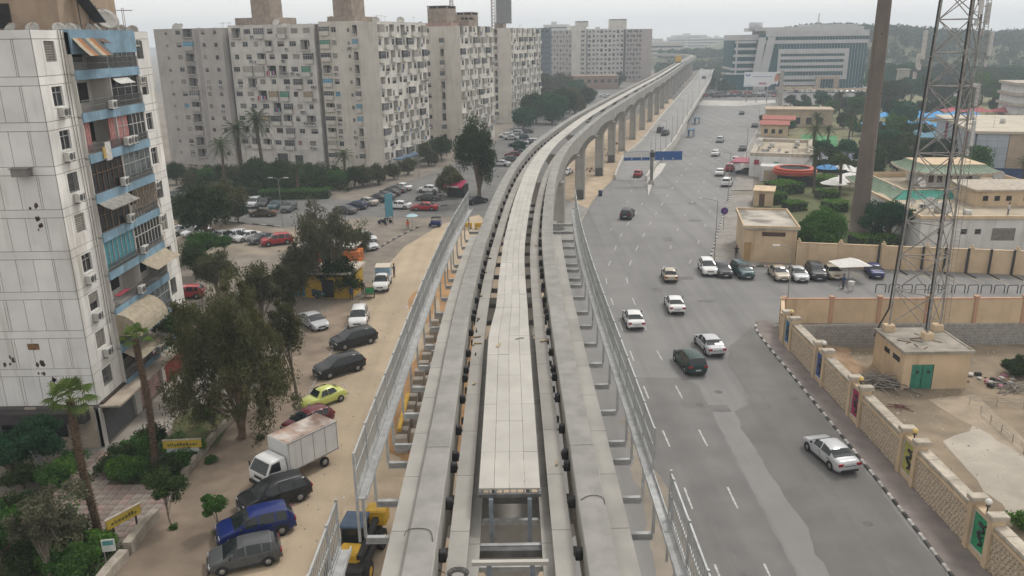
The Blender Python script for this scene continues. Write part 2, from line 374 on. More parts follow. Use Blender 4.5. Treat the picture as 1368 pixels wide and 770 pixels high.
# ---- the sandy strip under the viaduct and the left dirt road
dirt = [(-16.9, 6), (-16.9, 54.5), (-17.0, 71.5), (-16.8, 86)] + [(p.x, p.y) for p in GP((500, 375), (540, 330), (590, 300), (640, 287))] + [(p.x, p.y) for p in reversed(voff(vs_at(6), vs_at(88), 2.0, 8))]
dirt_road = sheet('dirt_road', dirt, 0.006, m_sandroad)
for i, pts in enumerate([GP((585, 372), (600, 360), (640, 355), (640, 440), (600, 440), (585, 420)), GP((530, 505), (580, 455), (640, 440), (640, 610), (560, 640), (520, 600)), GP((545, 400), (570, 375), (590, 380), (575, 430), (550, 440)),
                         GP((470, 640), (560, 640), (640, 610), (640, 800), (440, 800))]):
    pp = []
    for k in range(len(pts)):
        a, b = pts[k], pts[(k+1) % len(pts)]
        for t in (0, .33, .66): q = a.lerp(b, t); pp.append((q.x + RNG.uniform(-.3, .3), q.y + RNG.uniform(-.4, .4)))
    sheet('sand_patch', pp, 0.010 + 0.003*i, m_orange if i in (0, 1, 2) else m_sandpile, parent=dirt_road)
strip2 = GP((735, 280), (745, 300), (773, 303), (795, 266), (826, 234), (858, 190), (890, 150), (905, 137), (890, 128), (850, 155), (800, 180), (760, 215))
sheet('sand_verge', strip2, 0.010, m_sandpile)
apron = GP((700, 330), (765, 320), (773, 302), (787, 279), (745, 262), (715, 262), (690, 300))
sheet('concrete_apron', apron, 0.014, M('grey_apron', (0.27, 0.26, 0.24), 0.9, 0.08, 0.5, var2=0.2, scale2=0.15, world=True))
kerb_run([(p.x, p.y) for p in GP((773, 303), (795, 266), (826, 234))], main_road, [m_kg], 1.8, 0.3, 0.16)
# ---- far streets
street = GP((100, 272), (380, 262), (480, 268), (520, 250), (560, 238), (600, 222), (650, 200), (680, 175), (705, 150), (716, 140), (745, 128), (770, 125), (800, 118), (880, 117), (886, 126), (850, 150), (800, 176), (757, 213), (733, 262), (700, 280), (640, 291), (600, 289), (560, 291), (480, 291), (380, 305), (233, 291), (100, 284))
sheet('side_street', street, 0.004, m_street)
park = GP((100, 287), (233, 293), (380, 307), (470, 295), (500, 330), (470, 390), (440, 400), (420, 360), (390, 340), (100, 340))
sheet('parking_ground', park, 0.003, M('dusty_parking', (0.27, 0.228, 0.175), 0.95, 0.12, 0.4, var2=0.35, scale2=0.09, world=True))
cross = [(-300, 520), (55, 372), (110, 347), (175, 366), (420, 330), (420, 392), (205, 430), (120, 470), (60, 530), (-300, 640)]
sheet('cross_street', cross, 0.003, m_street)
sheet('crossing_paving', GP((905, 137), (930, 141), (985, 142), (1036, 138), (1036, 134), (985, 135), (940, 134), (905, 131)), 0.014, M('pale_paving', (0.46, 0.44, 0.41), 0.85, 0.1, 0.3, var2=0.15, world=True))
sheet('side_street_paving', GP((735, 250), (757, 213), (800, 176), (812, 176), (770, 215), (748, 262)), 0.008, m_asph_l)
# left pavement (dusty) between the garden wall and the dirt road
lp = [(-22.0, 6), (-22.0, 50), (-21.6, 56), (-21.0, 72), (-20.0, 86), (-16.9, 87), (-17.05, 71.5), (-16.95, 54.5), (-16.95, 6)]
mb = MB(); mb.prism(lp, 0.0, 0.11); left_walk = mb.build('left_pavement', m_dustwalk, kind='structure')
kerb_run([(-16.95, 44), (-16.95, 54.5), (-17.05, 71.5), (-16.9, 87)], left_walk, [m_kg], 0.9, 0.25, 0.125)
kerb_run([(p.x, p.y) for p in GP((233, 290), (300, 296), (379, 304))], left_walk, [m_kg, m_kb], 1.5, 0.35, 0.15)
kerb_run([(p.x, p.y) for p in GP((505, 333), (530, 318), (563, 302))], left_walk, [m_kg, m_kb], 1.0, 0.3, 0.16)
kerb_run([(p.x, p.y) for p in GP((536, 283), (570, 279), (608, 273))], left_walk, [m_kg, m_kb], 1.5, 0.3, 0.16)
# ================================================================== the monorail viaduct
m_beam = M('beam_concrete', (0.32, 0.31, 0.285), 0.85, 0.10, 0.7, bump=0.1, bscale=12, var2=0.18, scale2=0.25, world=True, streak=.35)
m_beamt = M('beam_top_concrete', (0.275, 0.268, 0.25), 0.85, 0.10, 1.4, bump=0.12, bscale=14, var2=0.14, scale2=0.6, world=True, ruts=.3, spec=.2)
m_slab = M('slab_concrete', (0.345, 0.33, 0.30), 0.85, 0.07, 0.8, var2=0.22, scale2=0.3, rand=0.05)
m_panel = M('pale_deck_panel', (0.40, 0.383, 0.348), 0.85, 0.05, 0.9, rand=0.06, var2=0.14, scale2=0.4)
m_galv = M('galvanised_steel', (0.40, 0.405, 0.40), 0.6, 0.12, 3, metal=0.3, rand=0.08)
m_blackst = M('dark_bracket', (0.035, 0.036, 0.038), 0.6, 0.2, 5)
m_pier = M('pier_concrete', (0.36, 0.345, 0.315), 0.85, 0.10, 0.6, bump=0.08, var2=0.25, scale2=0.2, streak=0.35)
viaduct = thing('monorail_viaduct', 'pale concrete monorail viaduct curving away on tall piers', 'viaduct', (0, 0, 0))
ZT = 14.0
def hsp(s):      # half spacing of the two beams
    Y = vpt(s).y
    return 2.58 if Y < 42 else (2.40 if Y > 60 else 2.58 - 0.18*(Y-42)/18)
pierY = [-2, 26, 51, 75, 98, 121, 145.5, 171, 190, 209, 233, 258, 283, 309, 335, 362, 390, 418, 447, 477, 508, 540, 573, 606]
pierS = [vs_at(max(y, 4.2)) for y in pierY]
s = pierS[-1]
while s < VS[-1] - 30: s += 30; pierS.append(s)
pierS[0] = 0.0
beamw = 0.86
def beam_span(s0, s1, side, deep0=2.45, mid=1.75):
    n = max(6, int((s1 - s0) / 3)); vs = []; fs = []; mi = []
    g = 0.02
    for k in range(n + 1):
        t = k / n; s = s0 + g + (s1 - s0 - 2*g) * t
        dep = mid + (deep0 - mid) * abs(2*t - 1) ** 2.2
        c = side * hsp(s)
        for off, z in ((-beamw/2, ZT-0.03), (-beamw/2+0.03, ZT), (beamw/2-0.03, ZT), (beamw/2, ZT-0.03), (beamw/2-0.04, ZT-dep), (-beamw/2+0.04, ZT-dep)):
            vs.append(vpt(s, c + off, z))
    mb = MB()
    for k in range(n):
        for i in range(6):
            a = k*6 + i; b = k*6 + (i+1) % 6
            mb_f = (a, b, b+6, a+6); fs.append(mb_f); mi.append(1 if i == 1 else 0)
    o = len(mb.v); mb.v.extend([tuple(v) for v in vs]); mb.f.extend(fs); mb.m.extend(mi); mb.sm.extend([False]*len(fs))
    mb.add([vs[i] for i in range(6)], [(0, 1, 2, 3, 4, 5)]); mb.add([vs[n*6+i] for i in range(6)], [(5, 4, 3, 2, 1, 0)])
    mb.build('guide_beam', [m_beam, m_beamt], viaduct)
for a, b in zip(pierS, pierS[1:]):
    for side in (-1, 1): beam_span(a, b, side)
# piers: chamfered column with a flared head
def pier_mesh():
    mb = MB(); w, d, c = 0.85, 0.8, 0.18
    def ring(w, d, c, z): return [(-w+c, -d, z), (w-c, -d, z), (w, -d+c, z), (w, d-c, z), (w-c, d, z), (-w+c, d, z), (-w, d-c, z), (-w, -d+c, z)]
    prof = [(0.95, .9, .18, 0), (.95, .9, .18, .3), (w, d, c, .34), (w, d, c, 8.7), (1.25, d, c, 9.6), (2.1, d, c, 10.5), (2.95, d+.02, c, 11.1), (3.1, d+.02, c, 11.28)]
    vs = []; fs = []
    for a in prof: vs += ring(*a)
    for k in range(len(prof)-1):
        for i in range(8): fs.append((k*8+i, k*8+(i+1) % 8, k*8+8+(i+1) % 8, k*8+8+i))
    fs += [tuple(range(7, -1, -1)), tuple(range(len(vs)-8, len(vs)))]
    return mb.add(vs, fs).mesh('pier', m_pier)
pm = pier_mesh()
for s in pierS[1:]:
    p = vpt(s); q = vpt(s + 1); d = q - p
    obj('pier', pm, viaduct, p, math.atan2(-d.x, d.y))
# low collar and cable box round the pier base
# cross ties between the beams and inner ledge slabs
slab_w = 0.60
def ribbon(mb, s0, s1, o0, o1, z0, z1, step=3.0, mi=0):
    n = max(1, int((s1 - s0) / step)); vs = []
    for k in range(n + 1):
        s = s0 + (s1 - s0) * k / n
        a = o0(s) if callable(o0) else o0; b = o1(s) if callable(o1) else o1
        for off, z in ((a, z0), (b, z0), (b, z1), (a, z1)): vs.append(vpt(s, off, z))
    fs = [(3, 2, 1, 0), (n*4, n*4+1, n*4+2, n*4+3)]
    for k in range(n):
        for i in range(4): fs.append((k*4+i, k*4+(i+1) % 4, k*4+4+(i+1) % 4, k*4+4+i))
    mb.add(vs, fs, mi)
s = vs_at(5); i = 0
while s < VS[-1] - 60:
    L = 3.4 if s < vs_at(95) else (14 if s < vs_at(240) else 40)
    e = s + L
    for sd in (-1, 1):
        mb = MB(); oo = (lambda q, sd=sd: sd*(hsp(q) - 0.68) ); oi = (lambda q, sd=sd: sd*(hsp(q) - 0.68 - slab_w))
        ribbon(mb, s + .012, e - .012, oi, oo, ZT - 1.02, ZT - 0.82, 2.0); mb.build('ledge_slab', m_slab, viaduct)
        mb = MB(); ribbon(mb, s + .012, e - .012, lambda q, sd=sd: sd*0.98, lambda q, sd=sd: sd*1.42 if vpt(q).y < 42 else sd*1.0, ZT - 1.45, ZT - 1.3, 2.0)
        if vpt(s).y < 42: mb.build('lower_slab', m_beam, viaduct)
    s = e
# dark power-rail brackets between beam and ledge
mb = MB(); mb.bbox(-.11, .11, -.13, .13, 0, .34, .03); mb.box(-.17, .17, -.04, .04, .08, .16); mb.cyl((-.08, 0, .24), (.13, 0, .24), .075, .075, 8)
bk = mb.mesh('rail_bracket', m_blackst)
s = vs_at(17.6); i = 0
while s < vs_at(132):
    for sd in (-1, 1):
        p = vpt(s, sd*(hsp(s) - 0.53), ZT - 0.98); d = vpt(s+.5) - vpt(s); obj('rail_bracket', bk, viaduct, p, math.atan2(-d.x, d.y))
    i += 1; s += (2.35, 0.95, 2.2, 2.9)[i % 4] + RNG.uniform(-.12, .12) if vpt(s).y < 60 else 3.2
# cross ties (dark steel) under the deck
s = vs_at(18.9)
while s < vs_at(80):
    mb = MB(); mb.obox(vpt(s, -2.1, ZT-1.62), vpt(s, 2.1, ZT-1.62), .2, .26); mb.build('cross_tie', M('weathered_steel', (0.13, 0.13, 0.13), .6, .2, 3), viaduct); s += 3.1
# ---- central walkway deck of pale panels
def dl(s):
    Y = vpt(s).y; return -1.03 if Y < 37.5 else (-0.74 if Y > 42 else -1.03 + .29*(Y-37.5)/4.5)
def dr(s):
    Y = vpt(s).y; return 0.98 if Y < 42 else (0.80 if Y > 52 else 0.98 - .18*(Y-42)/10)
deck = obj('walkway_deck', None, viaduct)
s = vs_at(23.15); row = 0
while s < VS[-1] - 40:
    Y = vpt(s).y; L = (2.42, 2.42, 1.5, 2.9)[row % 4] if Y < 75 else (4.8 if Y < 130 else 24.0)
    nc = 4 if Y < 75 else (2 if Y < 130 else 1)
    for c in range(nc):
        g = 0.006 if Y < 130 else 0.0
        f0, f1 = c / nc, (c + 1) / nc
        mb = MB()
        ribbon(mb, s + g, s + L - g, lambda q, f=f0: dl(q) + (dr(q) - dl(q))*f + 0.006, lambda q, f=f1: dl(q) + (dr(q) - dl(q))*f - 0.006, ZT - 0.06, ZT + RNG.uniform(-.006, .006), 1.2 if Y < 75 else 3.0)
        mb.build('deck_panel', m_panel, deck)
    s += L; row += 1
# steel edge and legs of the deck
mb = MB(); e0 = vs_at(23.1)
ribbon(mb, e0, vs_at(130), lambda q: dl(q) - .0, lambda q: dl(q) + .08, ZT - .22, ZT - .07, 3); ribbon(mb, e0, vs_at(130), lambda q: dr(q) - .08, lambda q: dr(q), ZT - .22, ZT - .07, 3)
mb.build('edge_channel', m_galv, deck)
mb = MB(); mb.obox((-1.2, 23.06, ZT-.2), (.86, 23.06, ZT-.2), .1, .12); mb.build('end_channel', M('weathered_steel', (0, 0, 0)), deck)
for k in range(9):
    x = -1.08 + k * .23; mb = MB(); mb.obox((x, 23.12, ZT-.11), (x, 23.5, ZT-.11), .05, .08); mb.build('joist_end', m_galv, deck)
m_leg = M('blue_grey_steel', (0.24, 0.28, 0.32), 0.5, 0.12, 3, metal=0.3)
for Y in (22.95, 20.0, 26, 29, 32, 35, 38):
    for x in (-.78, .48):
        mb = MB(); mb.obox((x, Y, ZT - 1.9), (x, Y, ZT - (.26 if Y > 21 else .62)), .14, .14)
        for zz in (1.1, 1.4, 1.75): mb.obox((x + (.1 if x < 0 else -.1), Y - .05, ZT - zz), (x + (.16 if x < 0 else -.16), Y - .05, ZT - zz), .06, .05)
        mb.build('deck_leg', m_leg, deck)
mb = MB(); mb.obox((-1.28, 20.0, ZT-.55), (.95, 20.0, ZT-.55), .14, .12); mb.build('end_beam', m_panel, deck)
for Y in (21.1, 22.2, 23.6): mb = MB(); mb.obox((-1.4, Y, ZT-1.55), (1.1, Y, ZT-1.55), .14, .18); mb.build('base_beam', m_galv, deck)
# ---- station edge: outer slab, outriggers, longitudinal walkway channel
s = vs_at(8.5)
while s < vs_at(58):
    for sd in (-1, 1):
        mb = MB(); ribbon(mb, s + .012, s + 3.2 - .012, lambda q, sd=sd: sd*(hsp(q) + .44), lambda q, sd=sd: sd*(hsp(q) + 1.06), ZT - .5, ZT - .32, 1.6); mb.build('edge_slab', m_slab, viaduct)
    s += 3.2
def fo(s, sd):      # offset of the outer walkway line
    Y = vpt(s).y
    if sd > 0: return 4.52
    return -(4.6 - 0.55*min(max((Y-24)/40, 0), 1))
outY = [15.5, 18.8, 22.1, 24.2, 26.8, 28.2, 30.9, 33.6, 36.1, 38.8, 41.5, 43.9, 46.7, 49.2, 50.7, 52.8, 54.2, 56.6, 59.2, 61.4, 64.2, 67]
for Y in outY:
    s = vs_at(Y)
    for sd in (-1, 1):
        if Y > 66 and sd < 0: continue
        a = vpt(s, sd*(hsp(s) + .35), 12.85); b = vpt(s, fo(s, sd), 12.85)
        arm = MB()
        for z in (-.1, .1): arm.obox(a + Vector((0, 0, z)), b + Vector((0, 0, z)), .16, .03)
        arm.obox(a, b, .03, .2)
        o = arm.build('outrigger', m_galv, viaduct)
        pst = MB(); pst.obox(b + Vector((0, 0, .11)), b + Vector((0, 0, 1.5)), .09, .09); pst.build('post', m_galv, o)
for sd in (-1, 1):
    for (y0, y1) in ((8, 19.4), (22.0, 66)) if sd < 0 else ((8, 66),):
        s = vs_at(y0); e = vs_at(y1)
        while s < e - .5:
            t = min(s + 6.0, e); mb = MB()
            ribbon(mb, s, t - .02, lambda q: fo(q, sd) - .16, lambda q: fo(q, sd) + .16, 14.36, 14.40, 1.5)
            ribbon(mb, s, t - .02, lambda q: fo(q, sd) - .16, lambda q: fo(q, sd) - .13, 14.40, 14.52, 1.5)
            ribbon(mb, s, t - .02, lambda q: fo(q, sd) + .13, lambda q: fo(q, sd) + .16, 14.40, 14.52, 1.5)
            mb.build('walkway_channel', m_galv, viaduct); s = t
# ---- safety fences: steel frames with close upright bars
m_fence = M('fence_steel', (0.38, 0.39, 0.385), 0.5, 0.1, 3, metal=0.5, rand=0.1)
def fence_run(label, sd, y0, y1):
    root = thing('safety_fence', label, 'fence', vpt(vs_at(y0), 0, 0), 0)
    o0 = Vector(root.location)
    s = vs_at(y0); e = vs_at(y1)
    while s < e - .4:
        t = min(s + 2.05, e)
        a = vpt(s, fo(s, sd) + sd*.17, 0) - o0; b = vpt(t, fo(t, sd) + sd*.17, 0) - o0
        mb = MB(); mb.obox(a + Vector((0, 0, 14.2)), a + Vector((0, 0, 15.98)), .07, .07); mb.build('post', m_fence, root)
        fr = MB()
        for z, h in ((15.9, .07), (14.62, .05), (15.3, .03)): fr.obox(a + Vector((0, 0, z)), b + Vector((0, 0, z)), .05, h)
        n = max(2, int((b - a).length / .16))
        for k in range(1, n):
            q = a.lerp(b, k / n); fr.obox(q + Vector((0, 0, 14.62)), q + Vector((0, 0, 15.9)), .024, .02)
        fr.build('bar_panel', m_fence, root); s = t
    b = vpt(e, fo(e, sd) + sd*.17, 0) - o0
    mb = MB(); mb.obox(b + Vector((0, 0, 12.9)), b + Vector((0, 0, 16.0)), .07, .07); mb.build('post', m_fence, root)
fence_run('long grey barred safety fence on the left edge of the viaduct', -1, 22.0, 66)
fence_run('short grey barred fence at the bottom left beside the yellow machine', -1, 10, 19.4)
fence_run('long grey barred safety fence on the right edge above the road', 1, 23.4, 67)
fence_run('short grey barred fence section at the bottom right of the viaduct', 1, 10, 20.7)
# end post of the left fence down to the outrigger; lamp stubs on the far right beam
mb = MB(); p = vpt(vs_at(22.0), fo(vs_at(22.0), -1) - .17); mb.obox((p.x, p.y, 12.85), (p.x, p.y, 16.0), .08, .08); mb.build('end_post', m_galv, viaduct)
# loose cable on the beams
def cable(name, pts, r, label):
    mb = MB(); mb.tube(catmull(pts, 6), r, 5); o = mb.build(name, M('black_cable', (0.03, 0.03, 0.032), .6, .1, 4)); o['label'] = label; o['category'] = 'cable'
cable('cable', [G(540, 716, ZT+.02), G(545, 708, ZT+.03), G(560, 706, ZT+.03), G(574, 709, ZT+.03), G(578, 722, ZT+.03), G(577, 740, ZT-.4), G(580, 757, ZT-1.0), G(590, 764, ZT-1.2), G(612, 772, ZT-.75)], 0.012, 'thin black cable lying across the near end of the left beam')
cable('cable', [G(776, 668, ZT+.02), G(785, 663, ZT+.03), G(797, 662, ZT+.03), G(806, 666, ZT+.03), G(808, 674, ZT+.01)], 0.012, 'short black cable looped over the right beam')
mb = MB()
for k in range(4):
    r = .17 + .03*k; mb.tube([(r*math.cos(a)*1.2, r*math.sin(a), .01 + .02*k) for a in np.linspace(0, 6.28, 14)], .013, 5)
o = mb.build('cable_coil', M('black_cable', (0, 0, 0)), loc=G(612, 768, ZT-.8)); o['label'] = 'coil of black cable on the inner ledge at the bottom edge'; o['category'] = 'cable'
# things left lying on the deck
mb = MB(); mb.obox((-.05, -.22, .03), (.05, .22, .03), .11, .04); o = mb.build('timber_offcut', M('timber', (0.42, 0.33, 0.2), .9, .15, 5), loc=G(666, 462, ZT+.01)); o['label'] = 'small pale timber offcut lying on the central walkway'; o['category'] = 'timber'
mb = MB(); mb.tube([(-.2, -.08, .02), (0, .04, .02), (.22, .1, .02)], .018, 5); o = mb.build('metal_rod', m_blackst, loc=G(694, 453, ZT+.01)); o['label'] = 'short dark bent rod lying on the central walkway'; o['category'] = 'rod'
# ================================================================== buildings
m_glass = M('window_glass', (0.025, 0.027, 0.03), 0.25, 0.2, 0.7, spec=0.3, rand=0.4)
m_dark = M('dark_interior', (0.03, 0.028, 0.026), 0.9, 0.2, 2)
m_alu = M('aluminium_frame', (0.42, 0.42, 0.41), 0.5, 0.1, 4, metal=0.3)
m_brownf = M('brown_frame', (0.12, 0.07, 0.045), 0.7, 0.15, 4)
m_shut = M('roller_shutter', (0.30, 0.28, 0.25), 0.8, 0.12, 3, rand=0.3)
m_ac = M('ac_casing', (0.52, 0.51, 0.48), 0.7, 0.1, 4, rand=0.12, streak=0.2)
m_acd = M('ac_grille', (0.08, 0.08, 0.08), 0.7, 0.1, 8)
m_rail = M('iron_railing', (0.16, 0.16, 0.155), 0.6, 0.15, 6, rand=0.25)
m_cloth = [M('cloth_%d' % i, c, 0.95, 0.15, 4) for i, c in enumerate([(.55, .53, .5), (.35, .06, .08), (.08, .12, .3), (.5, .35, .12), (.06, .06, .07), (.45, .2, .25), (.12, .35, .4)])]
m_curt = [M('curtain_%d' % i, c, 0.9, 0.15, 5) for i, c in enumerate([(.33, .30, .26), (.04, .22, .14), (.07, .28, .42), (.36, .17, .16), (.30, .22, .12), (.12, .12, .12)])]
m_wood = M('dry_wood', (0.26, 0.20, 0.14), 0.9, 0.2, 5)
m_dish = M('dish_grey', (0.40, 0.39, 0.36), 0.6, 0.12, 3, rand=0.2)
m_rust = M('rusty_metal', (0.22, 0.12, 0.06), 0.85, 0.3, 4)

def face(mb, o, u, width, z0, z1, ops, mi=0, n_off=0.0):
    """wall quads from (o) along unit u (2D), leaving holes for ops=(u0,u1,za,zb)"""
    n = (u[1], -u[0])
    def p(a, z): return (o[0] + u[0]*a + n[0]*n_off, o[1] + u[1]*a + n[1]*n_off, z)
    zs = sorted({z0, z1, *[q for op in ops for q in (op[2], op[3]) if z0 < q < z1]})
    for a, b in zip(zs, zs[1:]):
        zc = (a + b) / 2; cuts = sorted([(max(0, q[0]), min(width, q[1])) for q in ops if q[2] < zc < q[3]]); x = 0
        for c0, c1 in cuts:
            if c0 > x + 1e-4: mb.quad(p(x, a), p(c0, a), p(c0, b), p(x, b), mi)
            x = max(x, c1)
        if x < width - 1e-4: mb.quad(p(x, a), p(width, a), p(width, b), p(x, b), mi)

_wm = {}
def reveal(mb, w, h, d, mi, back=None):
    mb.quad((0,0,0),(0,0,h),(0,d,h),(0,d,0), mi); mb.quad((w,0,h),(w,0,0),(w,d,0),(w,d,h), mi)
    mb.quad((0,0,0),(0,d,0),(w,d,0),(w,0,0), mi); mb.quad((0,d,h),(0,0,h),(w,0,h),(w,d,h), mi)
    if back is not None: mb.quad((0,d,0),(w,d,0),(w,d,h),(0,d,h), back)
def bars(mb, w, h, y, n, mi, t=0.05, hb=True):
    for x in (t/2, w - t/2): mb.box(x-t/2, x+t/2, y-.03, y+.02, 0, h, mi)
    for z in (t/2, h - t/2): mb.box(t, w-t, y-.03, y+.02, z-t/2, z+t/2, mi)
    for k in range(1, n): mb.box(w*k/n-t/2, w*k/n+t/2, y-.03, y+.02, t, h-t, mi)
    if hb: mb.box(t, w-t, y-.025, y+.015, h*.68, h*.68+t*.8, mi)
def win_mesh(w, h, style, wall):
    """recessed opening: x along the wall, +y inwards"""
    k = (round(w, 2), round(h, 2), style, wall.name)
    if k in _wm: return _wm[k]
    mb = MB(); mats = [wall, m_glass, m_alu, m_dark]
    if style == 'win' or style.startswith('cur'):
        if style.startswith('cur'): mats[1] = m_curt[int(style[3])]
        reveal(mb, w, h, .14, 0, 1); bars(mb, w, h, .11, 2 if w < 1.6 else (3 if w < 2.4 else 4), 2)
        mb.box(-.06, w+.06, -.07, .0, -.07, -.002, 0)
    elif style == 'brn':
        mats[2] = m_brownf; reveal(mb, w, h, .14, 0, 1); bars(mb, w, h, .11, 2 if w < 1.6 else 4, 2); mb.box(-.06, w+.06, -.07, .0, -.07, -.002, 0)
    elif style == 'half':      # roller shutter partly down
        mats[1] = m_dark; reveal(mb, w, h, .14, 0, 1); mats.append(m_shut); mb.box(.02, w-.02, .04, .09, h*.45, h-.01, 4)
        for q in range(5): mb.box(.02, w-.02, .03, .04, h*(.5+.1*q), h*(.5+.1*q)+.02, 3)
    elif style == 'shut':
        mats[1] = m_shut; reveal(mb, w, h, .08, 0, 1)
        for q in range(int(h/.16)): mb.box(.02, w-.02, .06, .078, q*.16+.13, q*.16+.155, 3)
    elif style == 'grl':       # barred
        reveal(mb, w, h, .3, 0, 3); mats.append(m_rail)
        for q in range(int(w/.14)+1): mb.box(q*.14, q*.14+.03, -.04, -.01, 0, h, 4)
        for z in (0, h*.5, h-.03): mb.box(0, w, -.045, -.012, z, z+.03, 4)
    elif style.startswith('bal'):   # balcony: deep recess, solid parapet proud of the wall
        pr = 0.55; reveal(mb, w, h, 1.25, 0, 0); mats += [m_rail]
        mb.box(w*.12, w*.42, 1.2, 1.245, .02, min(2.05, h*.9), 3); mb.box(w*.55, w*.9, 1.2, 1.245, .7, min(2.0, h*.88), 1)
        if style == 'bal':
            mb.box(-.05, w+.05, -pr, -pr+.1, -.25, .78, 0); mb.box(-.05, .05, -pr+.1, -.002, -.25, .78, 0); mb.box(w-.05, w+.05, -pr+.1, -.002, -.25, .78, 0); mb.box(.05, w-.05, -pr+.1, -.002, -.25, -.1, 0)
        else:
            mb.box(-.05, w+.05, -pr, 0, -.2, -.02, 0)
            for z in (.25, .6, .95): mb.box(-.03, w+.03, -pr, -pr+.03, z, z+.035, 4)
            for q in range(int(w/.2)+1): mb.box(q*.2, q*.2+.02, -pr+.005, -pr+.025, 0, .95, 4)
    elif style.startswith('enc'):   # balcony closed in with framed glazing
        c = style[3:]; pr = .55; mats[1] = m_curt[int(c)] if c else m_glass; reveal(mb, w, h, .3, 0, 3)
        mb.box(-.05, w+.05, -pr, 0, -.25, .62, 0); mb.box(.0, w, -pr+.03, -.002, .62, h-.1, 1)
        for x in np.linspace(0, w, 5): mb.box(x-.03, x+.03, -pr+.01, -pr+.05, .62, h-.1, 2)
        for z in (.64, h*.7, h-.14): mb.box(0, w, -pr+.005, -pr+.045, z, z+.05, 2)
        mb.box(-.05, w+.05, -pr-.04, 0, h-.1, h, 0)
    elif style == 'lau':       # open balcony with washing
        pr = .5; reveal(mb, w, h, 1.2, 0, 3); mats += [m_rail] + m_cloth
        mb.box(-.05, w+.05, -pr, 0, -.2, -.02, 0)
        for z in (.3, .6, .9): mb.box(-.03, w+.03, -pr, -pr+.03, z, z+.035, 4)
        r = random.Random(len(_wm))
        for q in range(5): x = w*(.05+.19*q); mb.box(x, x+w*.14, -pr-.07, -pr-.04, r.uniform(-.1, .25), .9, 5 + r.randrange(7))
    _wm[k] = mb.mesh('window', mats); return _wm[k]
def _acm():
    mb = MB(); mb.bbox(-.42, .42, -.36, 0, 0, .6, .03); mb.cyl((-.1, -.365, .3), (-.1, -.375, .3), .23, .23, 14, 1); mb.box(.2, .38, -.368, -.36, .08, .52, 1)
    mb.box(-.36, -.3, -.34, .05, -.07, 0, 1); mb.box(.3, .36, -.34, .05, -.07, 0, 1); return mb.mesh('air_conditioner', [m_ac, m_acd])
ac_me = _acm()
def place(root, name, me, o, u, a, z, off=0.0):
    n = (u[1], -u[0])
    return obj(name, me, root, (o[0] + u[0]*a + n[0]*off, o[1] + u[1]*a + n[1]*off, z), math.atan2(u[1], u[0]))
def dish_mesh(r=.5):
    mb = MB(); prof = [(0.02, .0), (r*.35, r*.03), (r*.7, r*.13), (r, r*.28), (r*1.01, r*.29), (r*.7, r*.15), (.02, .02)]
    mb2 = MB(); mb2.lathe(prof, 14); rot = Matrix.Rotation(R_(55), 4, 'X')
    mb.add([rot @ Vector(v) + Vector((0, 0, r*1.5)) for v in mb2.v], mb2.f, 0, True)
    c = rot @ Vector((0, 0, r*.9)) + Vector((0, 0, r*1.5)); b = rot @ Vector((0, r*.95, r*.26)) + Vector((0, 0, r*1.5))
    mb.cyl(b, c, .02, .02, 5, 1); mb.cyl((0, 0, 0), (0, 0, r*1.5), .035, .035, 6, 1); mb.cyl((-.3*r, 0, .02), (.3*r, 0, .02), .02, .02, 5, 1)
    return mb.mesh('satellite_dish', [m_dish, m_rust])
dish_s, dish_b = dish_mesh(.45), dish_mesh(.9)
def antenna_mesh():
    mb = MB(); mb.cyl((0, 0, 0), (0, 0, 2.4), .025, .02, 5); mb.cyl((-.7, 0, 2.2), (.7, 0, 2.2), .015, .015, 4)
    for k in range(7): mb.cyl((-.6+.2*k, -.3+.02*k, 2.2), (-.6+.2*k, .3-.02*k, 2.2), .01, .01, 4)
    return mb.mesh('aerial', m_rust)
aer = antenna_mesh()
tank_me = MB().lathe([(.0, 0), (.55, 0), (.55, .9), (.45, 1.05), (.2, 1.12), (.0, 1.12)], 12).mesh('water_tank', M('tank_white', (.5, .49, .46), .6, .1, 3))

def block(name, label, K, ang, wid, dep, H, wall_s, faces, roof_c=(.34, .31, .27)):
    """slab block: front face y=0 (wid along x), right face x=wid (dep along y)"""
    root = thing(name, label, 'building', (K[0], K[1], 0), ang)
    w = MB()
    allops = {'S': [], 'E': [], 'W': [], 'N': []}
    for fk, ops in faces.items():
        for op in ops: allops[fk].append(op[:4])
    fr = {'S': ((0, 0), (1, 0), wid), 'E': ((wid, 0), (0, 1), dep), 'N': ((wid, dep), (-1, 0), wid), 'W': ((0, dep), (0, -1), dep)}
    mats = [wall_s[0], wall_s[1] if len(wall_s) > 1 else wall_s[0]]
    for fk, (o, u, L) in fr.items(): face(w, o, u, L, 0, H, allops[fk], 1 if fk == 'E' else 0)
    w.quad((0, 0, H-.9), (wid, 0, H-.9), (wid, dep, H-.9), (0, dep, H-.9), 0)
    t = .2
    for (a, b, c, d) in ((0, wid, 0, t), (0, wid, dep-t, dep), (0, t, t, dep-t), (wid-t, wid, t, dep-t)): w.box(a - .03, b + .03, c - .03, d + .03, H + .001, H + .06, 0)
    w.build('wall', mats, root)
    for fk, ops in faces.items():
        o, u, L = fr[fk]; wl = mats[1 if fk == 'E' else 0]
        for op in ops: place(root, 'balcony' if op[4][:3] in ('bal', 'enc', 'lau') else 'window', win_mesh(op[1]-op[0], op[3]-op[2], op[4], wl), o, u, op[0], op[2])
    return root, fr
def roofbits(root, wid, dep, H, n, seed, y1=None):
    r = random.Random(seed)
    for k in range(n):
        x, y = r.uniform(.5, wid-.5), r.uniform(.6, y1 or dep-.6)
        q = r.random(); me = dish_s if q < .5 else (aer if q < .72 else (tank_me if q < .85 else dish_b))
        o = obj(me.name.split('.')[0], me, root, (x, y, H - .9), r.uniform(-.8, .8))
